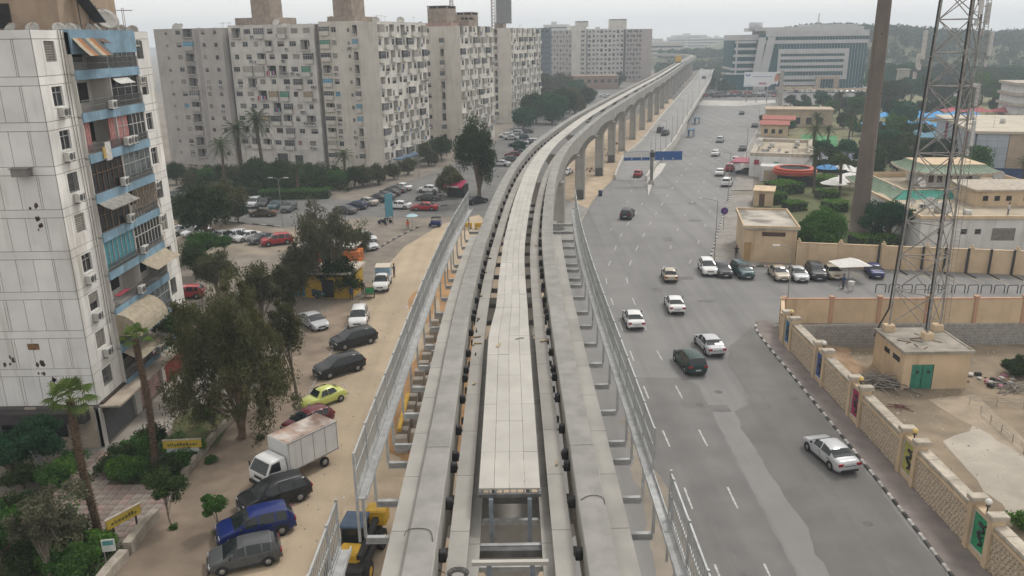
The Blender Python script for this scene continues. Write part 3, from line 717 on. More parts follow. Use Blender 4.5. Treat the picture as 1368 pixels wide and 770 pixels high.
def penthouse(root, x0, x1, y0, y1, z0, z1, mat, name='stair_tower', slots=True):
    mb = MB(); mb.box(x0, x1, y0, y1, z0, z1 - .7); mb.box(x0-.12, x1+.12, y0-.12, y1+.12, z1-.12, z1)
    for x in (x0+.15, x1-.15, (x0+x1)/2):
        for y in (y0+.15, y1-.15): mb.box(x-.15, x+.15, y-.15, y+.15, z1-.7, z1-.12)
    mb.box(x0+.3, x1-.3, y0+.5, y1-.3, z1-.7, z1-.12, 1)
    return mb.build(name, [mat, m_dark], root)
def acs(root, fr, fk, lst, off=0.02):
    o, u, L = fr[fk]
    for a, z in lst: place(root, 'air_conditioner', ac_me, o, u, a, z, off)

# ---- wall paints
m_wgrey = M('grey_render', (0.37, 0.345, 0.325), 0.9, 0.06, 0.4, streak=0.25, var2=0.12, scale2=0.15)
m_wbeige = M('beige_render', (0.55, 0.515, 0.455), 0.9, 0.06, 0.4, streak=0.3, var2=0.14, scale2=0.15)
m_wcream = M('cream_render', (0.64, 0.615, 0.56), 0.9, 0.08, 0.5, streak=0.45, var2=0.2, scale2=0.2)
m_wpale = M('pale_render', (0.56, 0.535, 0.50), 0.9, 0.07, 0.5, streak=0.4, var2=0.2, scale2=0.2)
m_brownc = M('brown_concrete', (0.30, 0.245, 0.195), 0.9, 0.15, 0.8, streak=0.4)

A18 = R_(-18)
def checker(n_col, n_fl, dep, z0, fh, seed, H):
    """alternating balconies and windows on a long slab side"""
    r = random.Random(seed); ops = []; cw = dep / n_col
    for f in range(n_fl):
        z = z0 + fh*f
        for c in range(n_col):
            a = c*cw
            if (f + c) % 2 == 0:
                st = r.choice(['bal', 'bal', 'bal', 'balr', 'enc', 'enc0', 'lau', 'enc5', 'half'])
                if st == 'half': ops.append((a+.3, a+cw-.5, z+.7, z+2.1, 'half'))
                else: ops.append((a+.18, a+cw-.3, z+.12, z+2.42, st))
            else:
                st = r.choice(['win', 'shut', 'half', 'brn', 'win'])
                w = r.choice([.9, 1.1, 1.3]); x = a + r.uniform(.2, max(.25, cw-w-.2)); ops.append((x, x+w, z+.85, z+2.1, st))
    return ops
def colw(a0, a1, z0, fh, n, za, zb, sts, seed, skip=()):
    r = random.Random(seed); return [(a0, a1, z0+fh*f+za, z0+fh*f+zb, r.choice(sts)) for f in range(n) if f not in skip]
FH = 2.74
# ---- white panel block, nearest on the left (built below with its own panels)
# ---- second block: cream slab end with the chequered side
u18 = Vector((math.cos(R_(18)), -math.sin(R_(18)), 0)); v18 = Vector((math.sin(R_(18)), math.cos(R_(18)), 0))
K = Vector((-28.0, 180.4, 0))
def org(wid): return K - u18*wid
H2 = 31.9
f_A = {'E': checker(9, 11, 25.7, 1.6, FH, 3, H2), 'S': colw(.25, 1.35, 1.6, FH, 11, .5, 2.3, ['balr', 'enc', 'balr', 'enc2'], 4)}
bA, frA = block('apartment_block', 'beige slab block with chequered white balconies nearest the twin palms', org(6.2), A18, 6.2, 25.7, H2, (m_wbeige, m_wcream), f_A)
r = random.Random(5)
acs(bA, frA, 'E', [(r.uniform(.5, 25), 1.6 + FH*r.randrange(11) + .2) for _ in range(40)]); roofbits(bA, 6, 25, H2, 12, 4)
# the bay left of it: tower wing with green and blue blinds
f_B = {'S': [(.35, 2.5, 1.6+FH*f+.5, 1.6+FH*f+2.2, ['enc', 'enc0', 'bal', 'enc', 'bal', 'enc', 'enc2', 'balr', 'enc', 'enc1', 'enc5'][f]) for f in range(11)] + [(3.0, 4.2, 1.6+FH*f+.9, 1.6+FH*f+2.0, ['shut', 'win', 'shut', 'half', 'shut', 'cur2', 'half', 'shut', 'shut', 'cur0', 'win'][f]) for f in range(11)] + colw(6.9, 7.5, 1.6, FH, 11, .9, 1.7, ['win', 'shut'], 9)}
bB, frB = block('apartment_block', 'beige tower wing with green and blue balcony blinds beside the dark slot', org(14.5) + v18*.6, A18, 8.25, 14, H2+.2, (m_wbeige,), f_B)
acs(bB, frB, 'S', [(3.6, 1.6+FH*f+.1) for f in (0, 2, 3, 4, 7)] + [(7.3, 1.6+FH*2), (7.2, 1.6+FH*9)])
mb = MB(); mb.box(1.2, 8, 2, 12, H2-.7, H2+1.3); mb.build('roof_room', m_brownc, bB); penthouse(bB, 2.2, 6.8, 3, 9, H2+1.3, H2+6.0, m_brownc); roofbits(bB, 8, 13, H2+.2, 5, 8)
# central pale slab with irregular balconies
r = random.Random(12); ops = []
for f in range(10):
    z = 4.2 + FH*f
    for c in range(7):
        a = c*3.05 + (.9 if f % 2 else .2)
        if a + 2.4 > 21.9: continue
        if r.random() < .45: ops.append((a, a+r.choice([2.0, 2.3]), z+.2, z+2.3, r.choice(['enc', 'enc0', 'enc4', 'bal', 'balr', 'lau', 'enc5', 'enc1' if r.random() < .3 else 'bal'])))
        else: w = r.choice([1.1, 1.4, 1.7]); ops.append((a+.2, a+.2+w, z+.95, z+2.05, r.choice(['shut', 'half', 'win', 'win', 'brn', 'cur3' if r.random() < .3 else 'shut'])))
ops += [(9.8, 12.6, .2, 3.2, 'grl'), (14.5, 16.6, .4, 2.9, 'grl')]
bC, frC = block('apartment_block', 'pale weathered slab with scattered balconies and washing behind the palms', org(37.7) + v18*.3, A18, 22.1, 13, H2-.2, (m_wpale,), {'S': ops})
acs(bC, frC, 'S', [(r.uniform(.6, 21.5), 4.2 + FH*r.randrange(10) + r.choice([.1, .3])) for _ in range(36)]); roofbits(bC, 21, 5, H2-.2, 16, 6, 5)
mb = MB()
for f in range(10): mb.box(-.02, 22.1, -.06, 0, 4.2+FH*f-.1, 4.2+FH*f+.02)
mb.build('floor_band', m_wpale, bC)
mb = MB(); mb.box(0, 10.5, 3, 12, H2-1, H2+1.5); mb.build('roof_room', m_brownc, bC); penthouse(bC, 3.2, 8.2, 5, 10, H2+1.5, H2+6.2, m_brownc)
# dark expansion slot between the slab and the tower wing
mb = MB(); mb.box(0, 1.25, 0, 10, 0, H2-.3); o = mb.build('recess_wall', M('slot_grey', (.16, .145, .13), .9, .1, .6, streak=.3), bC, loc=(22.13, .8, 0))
# grey wing at the left
f_D = {'S': colw(8.1, 10.6, 1.6, FH, 11, .4, 2.25, ['enc', 'balr', 'enc5', 'balr', 'enc2', 'bal'], 21) + colw(6.0, 7.3, 1.6, FH, 11, .9, 1.9, ['shut', 'half', 'win', 'cur2', 'shut'], 22) + colw(13.1, 14.0, 1.6, FH, 11, .9, 1.8, ['win', 'shut', 'half'], 23) + colw(16.3, 17.2, 1.6, FH, 11, .9, 1.8, ['win', 'shut', 'brn'], 24) + colw(3.0, 3.7, 1.6, FH, 11, .9, 1.6, ['win', 'shut'], 25)}
Kd = org(57.0) - v18*1.2
bD, frD = block('apartment_block', 'grey rendered block with one column of balconies at far left', Kd, A18, 18.6, 14, H2-.7, (m_wgrey,), f_D)
acs(bD, frD, 'S', [(13.6, 1.6+FH*6), (16.8, 1.6+FH*6), (6.6, 1.6+FH*.2), (16.7, 1.6+FH*4), (6.8, 1.6+FH*1.05)]); roofbits(bD, 18, 13, H2-.7, 14, 3)
# pale vertical pilaster and the slanting recess of the grey wing
mb = MB(); mb.box(4.6, 12.2, -.5, 0, 3.6, H2-1.2); 
f_D2 = MB(); f_D2.box(11.3, 12.4, -.06, 0, 3.6, H2-1.0); f_D2.build('pilaster', M('grey_render_light', (.29, .275, .26), .9, .06, .5, streak=.3), bD)
# ---- third and fourth slabs
for nm, lab, Kx, wid, dep, nc, Hh, seed in [('apartment_block', 'beige slab with chequered side behind the big dark tree', (-12.5, 216.0), 13.0, 26.0, 8, 31.3, 31),
                                    ('apartment_block', 'farthest of the three beige slabs with a billboard frame on its roof', (0.8, 285.0), 9.5, 37.0, 12, 31.5, 41)]:
    o = Vector((Kx[0], Kx[1], 0)) - u18*wid
    fS = colw(wid-11.6, wid-10.3, 1.6, FH, 11, .5, 2.2, ['enc', 'bal', 'enc5'], seed+1) + colw(wid-9.9, wid-8.5, 1.6, FH, 11, .8, 1.9, ['shut', 'half', 'win'], seed+2) + colw(wid-5.6, wid-4.5, 1.6, FH, 11, .4, 2.3, ['balr', 'enc', 'grl'], seed+3, (10,)) if wid > 12 else colw(wid-6.0, wid-4.9, 1.6, FH, 11, .4, 2.3, ['balr', 'enc', 'grl'], seed+3)
    b, fr = block(nm, lab, o, A18, wid, dep, Hh, (m_wbeige, m_wcream), {'E': checker(nc, 11, dep, 1.6, FH, seed, Hh), 'S': fS})
    r = random.Random(seed); acs(b, fr, 'E', [(r.uniform(.5, dep-1), 1.6+FH*r.randrange(11)+.2) for _ in range(24)]); roofbits(b, wid, dep, Hh, 14, seed)
    if wid > 12:
        mb = MB(); mb.box(1.5, 10, 1.5, 12, Hh-.8, Hh+.9); mb.build('roof_room', M('pinkish_render', (.36, .24, .2), .9, .1, .6), b)
        penthouse(b, 3.0, 8.6, 3, 9, Hh+.9, Hh+5.2, m_brownc); penthouse(b, 10.0, 12.6, 8, 12, Hh-.8, Hh+2.4, m_brownc)
        penthouse(b, 4, 9, 20, 25, Hh-.8, Hh+4.0, m_brownc)
        mb = MB()
        for z in np.arange(0, 5, .7):
            for a, c in (((-.4, -.4), (.4, -.4)), ((.4, -.4), (.4, .4)), ((.4, .4), (-.4, .4)), ((-.4, .4), (-.4, -.4))):
                k = 1 - z/8; mb.cyl((a[0]*k, a[1]*k, z), (c[0]*k, c[1]*k, z+.7), .04, .04, 4); mb.cyl((a[0]*k, a[1]*k, z), (a[0]*(k-.08), a[1]*(k-.08), z+.7), .06, .06, 4)
        mb.build('aerial_mast', m_rust, b, loc=(8.4, 6.5, Hh+5.2))
    else:
        mb = MB(); mb.box(2.5, 5.6, 4, 7, Hh-.8, Hh+2.0); mb.build('roof_room', m_brownc, b)
        fr_ = MB()
        for x in (0, 1.1):
            for y in (0, 1.1): fr_.cyl((x, y, 0), (x, y, 13), .09, .09, 5)
        for k in range(12):
            z = k*1.05; fr_.cyl((0, 0, z), (1.1, 0, z+1.05), .06, .06, 4); fr_.cyl((0, 0, z), (0, 1.1, z+1.05), .06, .06, 4); fr_.cyl((0, 0, z+.9), (1.1, 0, z+.9), .06, .06, 4)
        bb = fr_.build('billboard_frame', m_rust, b, loc=(1.6, 3, Hh-.9))
        mb = MB(); mb.bbox(1.8, 7.2, -.2, .3, 2.4, 14, .05); mb.build('billboard_panel', M('panel_grey', (.20, .20, .2), .7, .1, 2), bb)
# ---- white panel block at the left edge
m_wp = M('white_panel', (0.74, 0.725, 0.69), 0.8, 0.07, 0.5, streak=0.8, var2=0.25, scale2=0.3, rand=0.05, world=True)
m_gp = M('pale_grey_panel', (0.68, 0.675, 0.66), 0.8, 0.06, 0.5, streak=0.4, var2=0.16, scale2=0.2, rand=0.05, world=True)
m_joint = M('panel_joint', (0.12, 0.115, 0.11), 0.9, 0.1, 2)
m_blue = M('sky_blue_paint', (0.22, 0.345, 0.44), 0.8, 0.12, 0.9, streak=0.6, var2=.3, scale2=.5, rand=0.08)
m_awn = M('awning_canvas', (0.36, 0.31, 0.23), 0.9, 0.12, 3, streak=0.3)
m_grn = M('ground_floor_stone', (0.42, 0.36, 0.29), 0.85, 0.14, 0.8, streak=.3)
WX, WY, WD, NF, ZF, PF = -29.75, 52.6, 17.0, 9, 3.4, 2.84
wb = thing('white_apartment_block', 'white panelled apartment block with sky blue balcony bands at the left edge', 'building', (WX, WY, 0), 0)
HT = ZF + PF*NF
core = MB(); B0, B1 = 3.9, 13.7          # balcony zone on the right-hand side
wz = []
for f in range(NF):
    z = ZF + PF*f
    wz += [(1.25, 2.55, z+.85, z+2.15)] + [(14.5, 15.7, z+.75, z+2.15)]
face(core, (0, 0), (0, 1), WD, 0, HT, wz + [(B0, B1, ZF, HT-1.6), (0.0, WD, 0.0, ZF-.3)])
face(core, (-26, 0), (1, 0), 26, 0, HT, [(26-7.2, 26-.25, .0, 3.0)])
face(core, (0, WD), (-1, 0), 26, 0, HT, []); face(core, (-26, WD), (0, -1), WD, 0, HT, [])
core.quad((-26, 0, HT-.6), (0, 0, HT-.6), (0, WD, HT-.6), (-26, WD, HT-.6))
core.build('wall', m_joint, wb)
def pbox(root, face_k, a0, a1, z0, z1, mat, hole=None, name='wall_panel'):
    g = .018; mb = MB()
    def bx(p, q, r, s):
        if q - p < .02 or s - r < .02: return
        if face_k == 'E': mb.box(.002, .035, p, q, r, s)
        else: mb.box(-q, -p, -.035, -.002, r, s)
    a0 += g; a1 -= g; z0 += g; z1 -= g
    if hole is None: bx(a0, a1, z0, z1)
    else:
        h0, h1, y0, y1 = hole; bx(a0, h0, z0, z1); bx(h1, a1, z0, z1); bx(h0, h1, z0, y0); bx(h0, h1, y1, z1)
    return mb.build(name, mat, root)
r = random.Random(77)
cols = [0, 1.15, 1.28, 2.55, 3.75, 4.95, 5.15, 6.4, 7.6, 8.8, 10.0, 11.2, 12.5]
for f in range(NF):
    z = ZF + PF*f
    pbox(wb, 'S', 0, 6.4, z + PF - .56, z + PF, m_gp); pbox(wb, 'S', 6.4, 12.5, z + PF - .56, z + PF, m_gp)
    for a, b in zip(cols, cols[1:]): pbox(wb, 'S', a, b, z, z + PF - .56, m_gp)
    pbox(wb, 'E', 0, 3.9, z + PF - .56, z + PF, m_wp)
    pbox(wb, 'E', 0, 1.0, z, z + PF - .56, m_wp); pbox(wb, 'E', 1.0, 2.8, z, z + PF - .56, m_wp, (1.25, 2.55, z+.85, z+2.15)); pbox(wb, 'E', 2.8, 3.9, z, z + PF - .56, m_wp)
    pbox(wb, 'E', 13.7, 17, z + PF - .56, z + PF, m_wp); pbox(wb, 'E', 13.7, 17, z, z + PF - .56, m_wp, (14.5, 15.7, z+.75, z+2.15))
    st1 = ['grl', 'half', 'shut', 'win', 'half', 'win', 'grl', 'win', 'shut'][f] if True else 'win'
    place(wb, 'window', win_mesh(1.3, 1.3, ['grl', 'shut', 'half', 'win', 'shut', 'grl', 'win', 'win', 'shut'][f], m_wp), (0, 0), (0, 1), 1.25, z+.85)
    place(wb, 'window', win_mesh(1.2, 1.4, ['win', 'grl', 'win', 'cur0', 'grl', 'win', 'win', 'half', 'grl'][f], m_wp), (0, 0), (0, 1), 14.5, z+.75)
    if f in (1, 2, 3, 5, 6, 7): place(wb, 'air_conditioner', ac_me, (0, 0), (0, 1), r.uniform(1.5, 2.4), z + r.uniform(.05, .2), .05)
    if f in (3, 4, 7, 8): place(wb, 'air_conditioner', ac_me, (0, 0), (0, 1), 14.1, z + 1.7, .05)
# flaked patches on the grey side: shallow rusty scabs
m_scab = M('exposed_rust', (0.10, 0.065, 0.045), 0.95, 0.3, 9)
for (a, z, n) in [(1.9, 17.4, 5), (1.7, 16.3, 3), (6.4, 10.2, 6), (6.2, 9.1, 5), (3.4, 6.4, 6), (3.0, 5.4, 4), (5.6, 7.0, 4), (7.6, 11.5, 4), (7.2, 6.3, 4)]:
    for k in range(n):
        q = MB(); rr = r.uniform(.06, .17); pts = [(rr*math.cos(t)*r.uniform(.5, 1.2), rr*1.6*math.sin(t)*r.uniform(.5, 1.2)) for t in np.linspace(0, 6.0, 8)]
        q.add([(x, -.003, y) for x, y in pts], [tuple(range(8))]); q.build('flaked_patch', m_scab, wb, loc=(-a + r.uniform(-.35, .35), -.036, z + r.uniform(-.5, .5)))
for (a, z) in ((3.7, 7.7),): mb = MB(); mb.box(-a-.4, -a+.4, -.06, -.036, z, z+.45); mb.build('metal_plate', m_rust, wb)
mb = MB(); mb.bbox(-.5, .5, -.75, 0, 0, .5, .03); mb.box(-.6, .6, -.8, 0, .5, .56); mb.build('vent_box', M('vent_grey', (.2, .19, .18), .8, .1, 3), wb, loc=(-1.95, -.04, 19.9))
mb = MB(); mb.box(-8.0, -6.9, -.03, -.002, 4.3, 5.6); 
place(wb, 'window', win_mesh(1.3, 1.3, 'grl', m_gp), (-26, -.037), (1, 0), 17.4, 4.5)
# balconies, floor by floor
def balc(f, half, style):
    z = ZF + PF*f; a0, a1 = (B0, (B0+B1)/2) if half == 0 else ((B0+B1)/2, B1); w = a1 - a0
    # local frame: x out of wall, y along
    b = MB(); D = 1.3
    b.box(-D, -D+.1, a0, a1, z, z+PF-.15, 0); b.box(-D, .3, a0, a0+.09, z, z+PF-.14, 0)
    if half: b.box(-D, .3, a1-.09, a1, z, z+PF-.14, 0)
    b.box(-D, .3, a0+.09, a1-.09, z-.12, z, 0)
    o = b.build('balcony', [m_wpale], wb)
    fa = MB(); fa.box(.3, .42, a0+.02, a1-.02, z-.42, z+.22); fa.build('blue_band', m_blue, o)
    def glz(x, y0, y1, z0, z1, n, fm, gm, hb=True):
        g = MB(); g.quad((x, y0, z0), (x, y1, z0), (x, y1, z1), (x, y0, z1)); g.build('glazing', gm, o)
        t = MB()
        for k in range(n+1): y = y0 + (y1-y0)*k/n; t.box(x-.03, x+.05, y-.03, y+.03, z0, z1)
        for zz in ([z0, z1-.05] + ([z0+(z1-z0)*.62] if hb else [])): t.box(x-.025, x+.045, y0, y1, zz, zz+.05)
        t.build('frame', fm, o)
    def rail(x, y0, y1, z0, z1):
        t = MB()
        for zz in (z0, (z0+z1)/2, z1): t.box(x-.02, x+.02, y0, y1, zz-.02, zz+.02)
        for y in np.arange(y0, y1, .13): t.box(x-.012, x+.012, y, y+.022, z0, z1)
        t.build('railing', m_rail, o)
    def awn(x0, x1, y0, y1, z0, z1, curved=False, mat=m_awn, stripes=False):
        t = MB(); n = 8; prev = None; mats = [mat, M('awning_stripe', (.30, .13, .05), .9, .1, 4), M('awning_dark', (.10, .11, .11), .9, .1, 4)]
        for k in range(n+1):
            s_ = k/n
            if curved: x = x0 + (x1-x0)*math.sin(s_*math.pi/2); zz = z0 + (z1-z0)*(1-math.cos(s_*math.pi/2))
            else: x = x0 + (x1-x0)*s_; zz = z0 + (z1-z0)*s_ - .06*math.sin(s_*math.pi)
            if prev:
                for q in range(6 if stripes else 1):
                    m0, m1 = (q/6, (q+1)/6) if stripes else (0, 1)
                    ya, yb = y0+(y1-y0)*m0, y0+(y1-y0)*m1; mi = (q % 3) if stripes else 0
                    t.quad((prev[0], ya, prev[1]), (prev[0], yb, prev[1]), (x, yb, zz), (x, ya, zz), mi)
                    t.quad((x, ya, zz-.02), (x, yb, zz-.02), (prev[0], yb, prev[1]-.02), (prev[0], ya, prev[1]-.02), mi)
                if curved:
                    for yy in (y0, y1): t.add([(x0, yy, z1), (prev[0], yy, prev[1]), (x, yy, zz)], [(0, 1, 2)])
            prev = (x, zz)
        t.build('awning', mats, o)
    y0, y1 = a0+.1, a1-.1
    if style != 'wall':
        d = MB(); d.box(-D+.1, -D+.14, y0+.5, y0+1.6, z, z+2.1); d.box(-D+.1, -D+.14, y0+2.4, y1-.5, z+.7, z+2.1); d.build('balcony_door', m_dark, o)
    zt = z + PF - .42
    if style == 'awn_stripe':
        rail(.36, y0, y1, z+.22, z+1.05); awn(.35, 1.5, y0+.1, y0+3.6, zt, zt-1.25, False, m_awn, True); awn(.3, .9, y0+3.6, y1, zt, zt-.4, False, m_brownf)
    elif style == 'glass_curt': glz(.25, y0, y1, z+.22, zt, 6, m_alu, M('pale_glass', (.13, .155, .16), .25, .3, 1.2, spec=.4)); rail(.4, y0, y1, z+.22, z+1.0)
    elif style == 'open': rail(.38, y0, y1, z+.22, z+1.05)
    elif style == 'open_awn': rail(.38, y0, y1, z+.22, z+1.05); awn(.3, .9, y0+.3, y0+2.8, zt-.1, zt-.5, False, m_ac); glz(.1, y0, y1, z+.2, zt, 4, m_alu, m_glass)
    elif style == 'pink':
        rail(.38, y0, y1, z+.22, z+.85)
        c = MB()
        c2 = MB()
        for k in range(4): c.box(.1, .18+.02*(k % 2), y0+.15+.2*k, y0+.35+.2*k, z+.3, zt); c2.box(.1, .18+.02*(k % 2), y1-.9+.2*k, y1-.7+.2*k, z+.3, zt)
        c.build('curtain', m_curt[3], o); c2.build('curtain', m_curt[3], o)
    elif style == 'frames': glz(.22, y0, y0+1.9, z+.22, zt, 2, m_alu, m_curt[3]); glz(.22, y0+1.9, y1, z+.22, zt, 4, M('white_frame', (.5, .49, .46), .6, .1, 4), m_glass); rail(.38, y0, y1, z+.22, z+.8)
    elif style == 'brown': glz(.22, y0, y1, z+.22, zt, 6, m_brownf, m_glass)
    elif style == 'alu': glz(.24, y0, y1, z+.22, zt, 5, m_alu, M('pale_glass', (0, 0, 0))); rail(.4, y0, y1, z+.22, z+.75)
    elif style == 'sheet': glz(.24, y0, y1, z+.22, zt-.2, 5, m_wood, m_glass); awn(.3, 1.35, y0, y1-.2, zt+.1, zt-.45, False, M('tin_sheet', (.26, .25, .23), .7, .2, 3))
    elif style == 'lattice':
        t = MB()
        for k in range(9): t.obox((.35, y0+.55*k, z+.2), (.35, y0+.55*k+.9, zt), .05, .05); t.obox((.32, y0+.55*k+.9, z+.2), (.32, y0+.55*k, zt), .05, .05)
        t.build('lattice', m_wood, o); rail(.38, y0, y1, z+.2, z+.9)
    elif style == 'teal': glz(.24, y0, y1, z+.3, zt, 7, m_alu, M('teal_glass', (.05, .22, .27), .3, .1, 2, spec=.5), False); rail(.42, y0, y1, z+.22, z+.75)
    elif style == 'white_frames': glz(.24, y0, y1, z+.22, zt, 8, M('white_frame', (0, 0, 0)), m_glass, True); rail(.42, y0, y1, z+.22, z+.7)
    elif style == 'rug':
        rail(.38, y0, y1, z+.22, z+.95); q = MB()
        for k in range(6): q.box(.1, .5, y0+.6+.3*k, y0+.86+.3*k, z+.98, z+1.04)
        q.build('red_rug', m_cloth[1], o)
    elif style == 'awn': awn(.3, 1.7, y0, y1, zt+.1, zt-.6, False, m_awn); rail(.38, y0, y1, z+.22, z+1.0)
    elif style == 'curved': awn(.3, 2.0, y0-.1, y1+.3, zt+.2, zt-1.5, True, m_awn)
    if style in ('frames', 'rug', 'open', 'brown', 'sheet', 'white_frames'):
        for k in range(2 if style == 'frames' else 1): q = obj('air_conditioner', ac_me, o, (.45, y0 + (.6 + 1.0*k if half else 4.0), z + .22), R_(90))
plan = {8: ('awn_stripe', 'glass_curt'), 7: ('open', 'open_awn'), 6: ('pink', 'frames'), 5: ('brown', 'alu'), 4: ('sheet', 'lattice'), 3: ('teal', 'white_frames'), 2: ('rug', 'awn'), 1: ('curved', 'alu'), 0: ('awn', 'open')}
for f, (a, b) in plan.items(): balc(f, 0, a); balc(f, 1, b)
mb = MB(); mb.box(-.3, .42, B0, B1, HT-1.55, HT+.05); mb.build('blue_parapet', m_blue, wb)
mb = MB(); mb.box(.43, .5, 6.1, 6.9, ZF+PF*6-.5, ZF+PF*6+.8); mb.box(.43, .52, 5.7, 6.05, ZF+PF*6-.3, ZF+PF*6+.5, 1); mb.build('laundry', [m_cloth[0], m_cloth[3]], wb)
# ground floor: stone base, shop fronts with shutters and signs, arched door on the grey side
mb = MB(); mb.box(-.5, .06, 0, .5, 0, 3.1); mb.box(-.5, .06, 5.3, 6.2, 0, 3.1); mb.box(-.5, .06, 16.4, 17, 0, 3.1); mb.box(-.5, .06, 10.4, 11, 0, 3.1); mb.box(-3, -.5, 0, 17, 0, 3.1, 1); mb.build('shop_wall', [m_wpale, m_dark], wb)
mb = MB(); mb.box(-.2, 1.5, .2, 17, 3.1, 3.25); mb.build('canopy', m_grn, wb)
for (a0, a1, c, nm, sc) in ((.5, 5.3, (.14, .15, .15), 'shop_shutter', (.06, .045, .04)), (6.2, 10.4, (.42, .27, .25), 'shop_shutter', (.30, .10, .07)), (11, 16.4, (.30, .05, .04), 'shop_shutter', (.33, .04, .04))):
    mb = MB(); mb.box(-.25, -.2, a0, a1, 0, 2.5)
    for k in range(16): mb.box(-.2, -.175, a0+.03, a1-.03, .1+.15*k, .16+.15*k)
    sh = mb.build(nm, M('shutter_%d' % int(a0), c, .6, .1, 3), wb)
    r_ = random.Random(int(a0*3)); y_ = a0+.4
    while y_ < a1-.5:      # painted script on the sign: linked strokes
        w_ = r_.uniform(.15, .4); t_ = MB(); t_.tube([(.235, y_, 2.85), (.235, y_+w_*.4, 2.80+r_.uniform(0, .1)), (.235, y_+w_*.7, 3.0+r_.uniform(-.1, .25)), (.235, y_+w_, 2.85)], .035, 5); t_.build('sign_lettering', M('letter_%d' % (int(a0) if a0 < 6 else r_.randrange(3)+20), [(.45, .06, .05), (.05, .09, .4), (.5, .42, .05)][0 if a0 < 6 else r_.randrange(3)], .6, .1, 4), wb); y_ += w_+.06
    mb = MB(); mb.box(-.1, .22, a0-.1, a1+.1, 2.55, 3.45); mb.build('sign_board', M('signboard_%d' % int(a0), sc, .6, .12, 3), wb)
mb = MB(); mb.bbox(-5, -3.55, -.14, -.036, 3.0, 3.35, .02); 
mb = MB(); mb.box(-12, -.3, -.12, -.0, 0, .9); mb.box(-12, -7.4, -.1, 0, .9, 3.3); mb.box(-2.4, -.3, -.1, 0, .9, 3.3); mb.box(-5.2, -4.4, -.1, 0, .9, 3.3); mb.build('stone_base', m_grn, wb)
mb = MB(); mb.box(-26, 0, .6, .7, 0, 3.1); mb.build('lobby_back', m_dark, wb)
mb = MB(); mb.box(-9.5, -.6, -.9, -.1, 2.35, 3.15); mb.build('shop_fascia', M('fascia_dark', (.05, .045, .045), .7, .1, 3), wb)
dr_ = MB(); dr_.box(-4.3, -2.5, .1, .16, 0, 2.1); dr_.box(-3.42, -3.38, .05, .1, 0, 2.1, 1)
for q in range(9): t = math.pi*q/8; dr_.cyl((-3.4, .08, 2.1), (-3.4+.88*math.cos(t), .08, 2.1+.88*math.sin(t)), .03, .03, 4, 1)
dr_.build('arched_door', [m_glass, m_alu], wb)
# roof: brown room, dishes, slanted panel, aerials
mb = MB(); mb.box(-24, -.9, 5.5, 14, HT-.6, HT+4.6); mb.box(-.9, 2.4-3.0, 7.4, 10, HT-.6, HT+2.6); mb.build('roof_room', M('brown_render', (.36, .275, .20), .9, .12, .6, streak=.3), wb)
mb = MB(); mb.box(-5.2, -4.2, 5.42, 5.5, HT+.2, HT+1.8); mb.build('roof_window', m_dark, wb)
for (x, y, me, rz) in [(-1.8, 3.6, dish_s, .2), (-3.0, 3.2, dish_s, -.3), (-.6, 4.6, dish_s, .6), (-.6, 6.0, dish_s, .4), (-.8, 7.0, dish_s, .9), (-.5, 8.2, dish_s, .2), (-.6, 9.4, dish_s, .8), (-.9, 10.3, dish_s, .3), (-.5, 11.2, dish_b, .9), (-.6, 12.4, dish_s, .5), (-.5, 13.6, dish_s, .3), (-.9, 15, aer, .4), (-.5, 10.0, aer, 1.0), (-.5, 14.4, aer, .2), (-.7, 16, dish_s, .3)]:
    obj(me.name.split('.')[0], me, wb, (x, y, HT-.6), rz)
mb = MB(); mb.obox((-.6, 6.9, HT+2.6), (-.6, 9.6, HT+.6), 1.8, .08); mb.cyl((-.6, 7.6, HT-.6), (-.6, 7.6, HT+2), .05, .05, 5); mb.cyl((-.6, 9, HT-.6), (-.6, 9, HT+1), .05, .05, 5); mb.build('slanted_panel', M('dark_panel', (.06, .06, .065), .4, .1, 3), wb)
mb = MB()
for y, zz in ((3.1, 3), (3.45, 5), (13.75, 0)): mb.tube([(.09, y, ZF+zz), (.1, y+.05, ZF+12), (.09, y-.1, ZF+20), (.09, y, HT)], .03, 5)
mb.build('drain_pipe', M('pipe_grey', (.25, .23, .2), .7, .15, 3), wb)
# ================================================================== right-hand side
m_ochre = M('ochre_render', (0.56, 0.43, 0.285), 0.9, 0.06, 0.6, streak=0.3, var2=0.12, scale2=0.3)
m_ochred = M('ochre_trim', (0.44, 0.27, 0.18), 0.9, 0.08, 0.8, streak=0.25)
m_sandst = M('wall_stone', (0.53, 0.44, 0.33), 0.92, 0.22, 5, bump=0.5, bscale=14, col2=(0.36, 0.29, 0.21))
m_mort = M('mortar', (0.30, 0.25, 0.19), 0.95, 0.1, 4)
m_coping = M('coping_stone', (0.44, 0.39, 0.32), 0.9, 0.14, 2, streak=0.3, rand=.06)
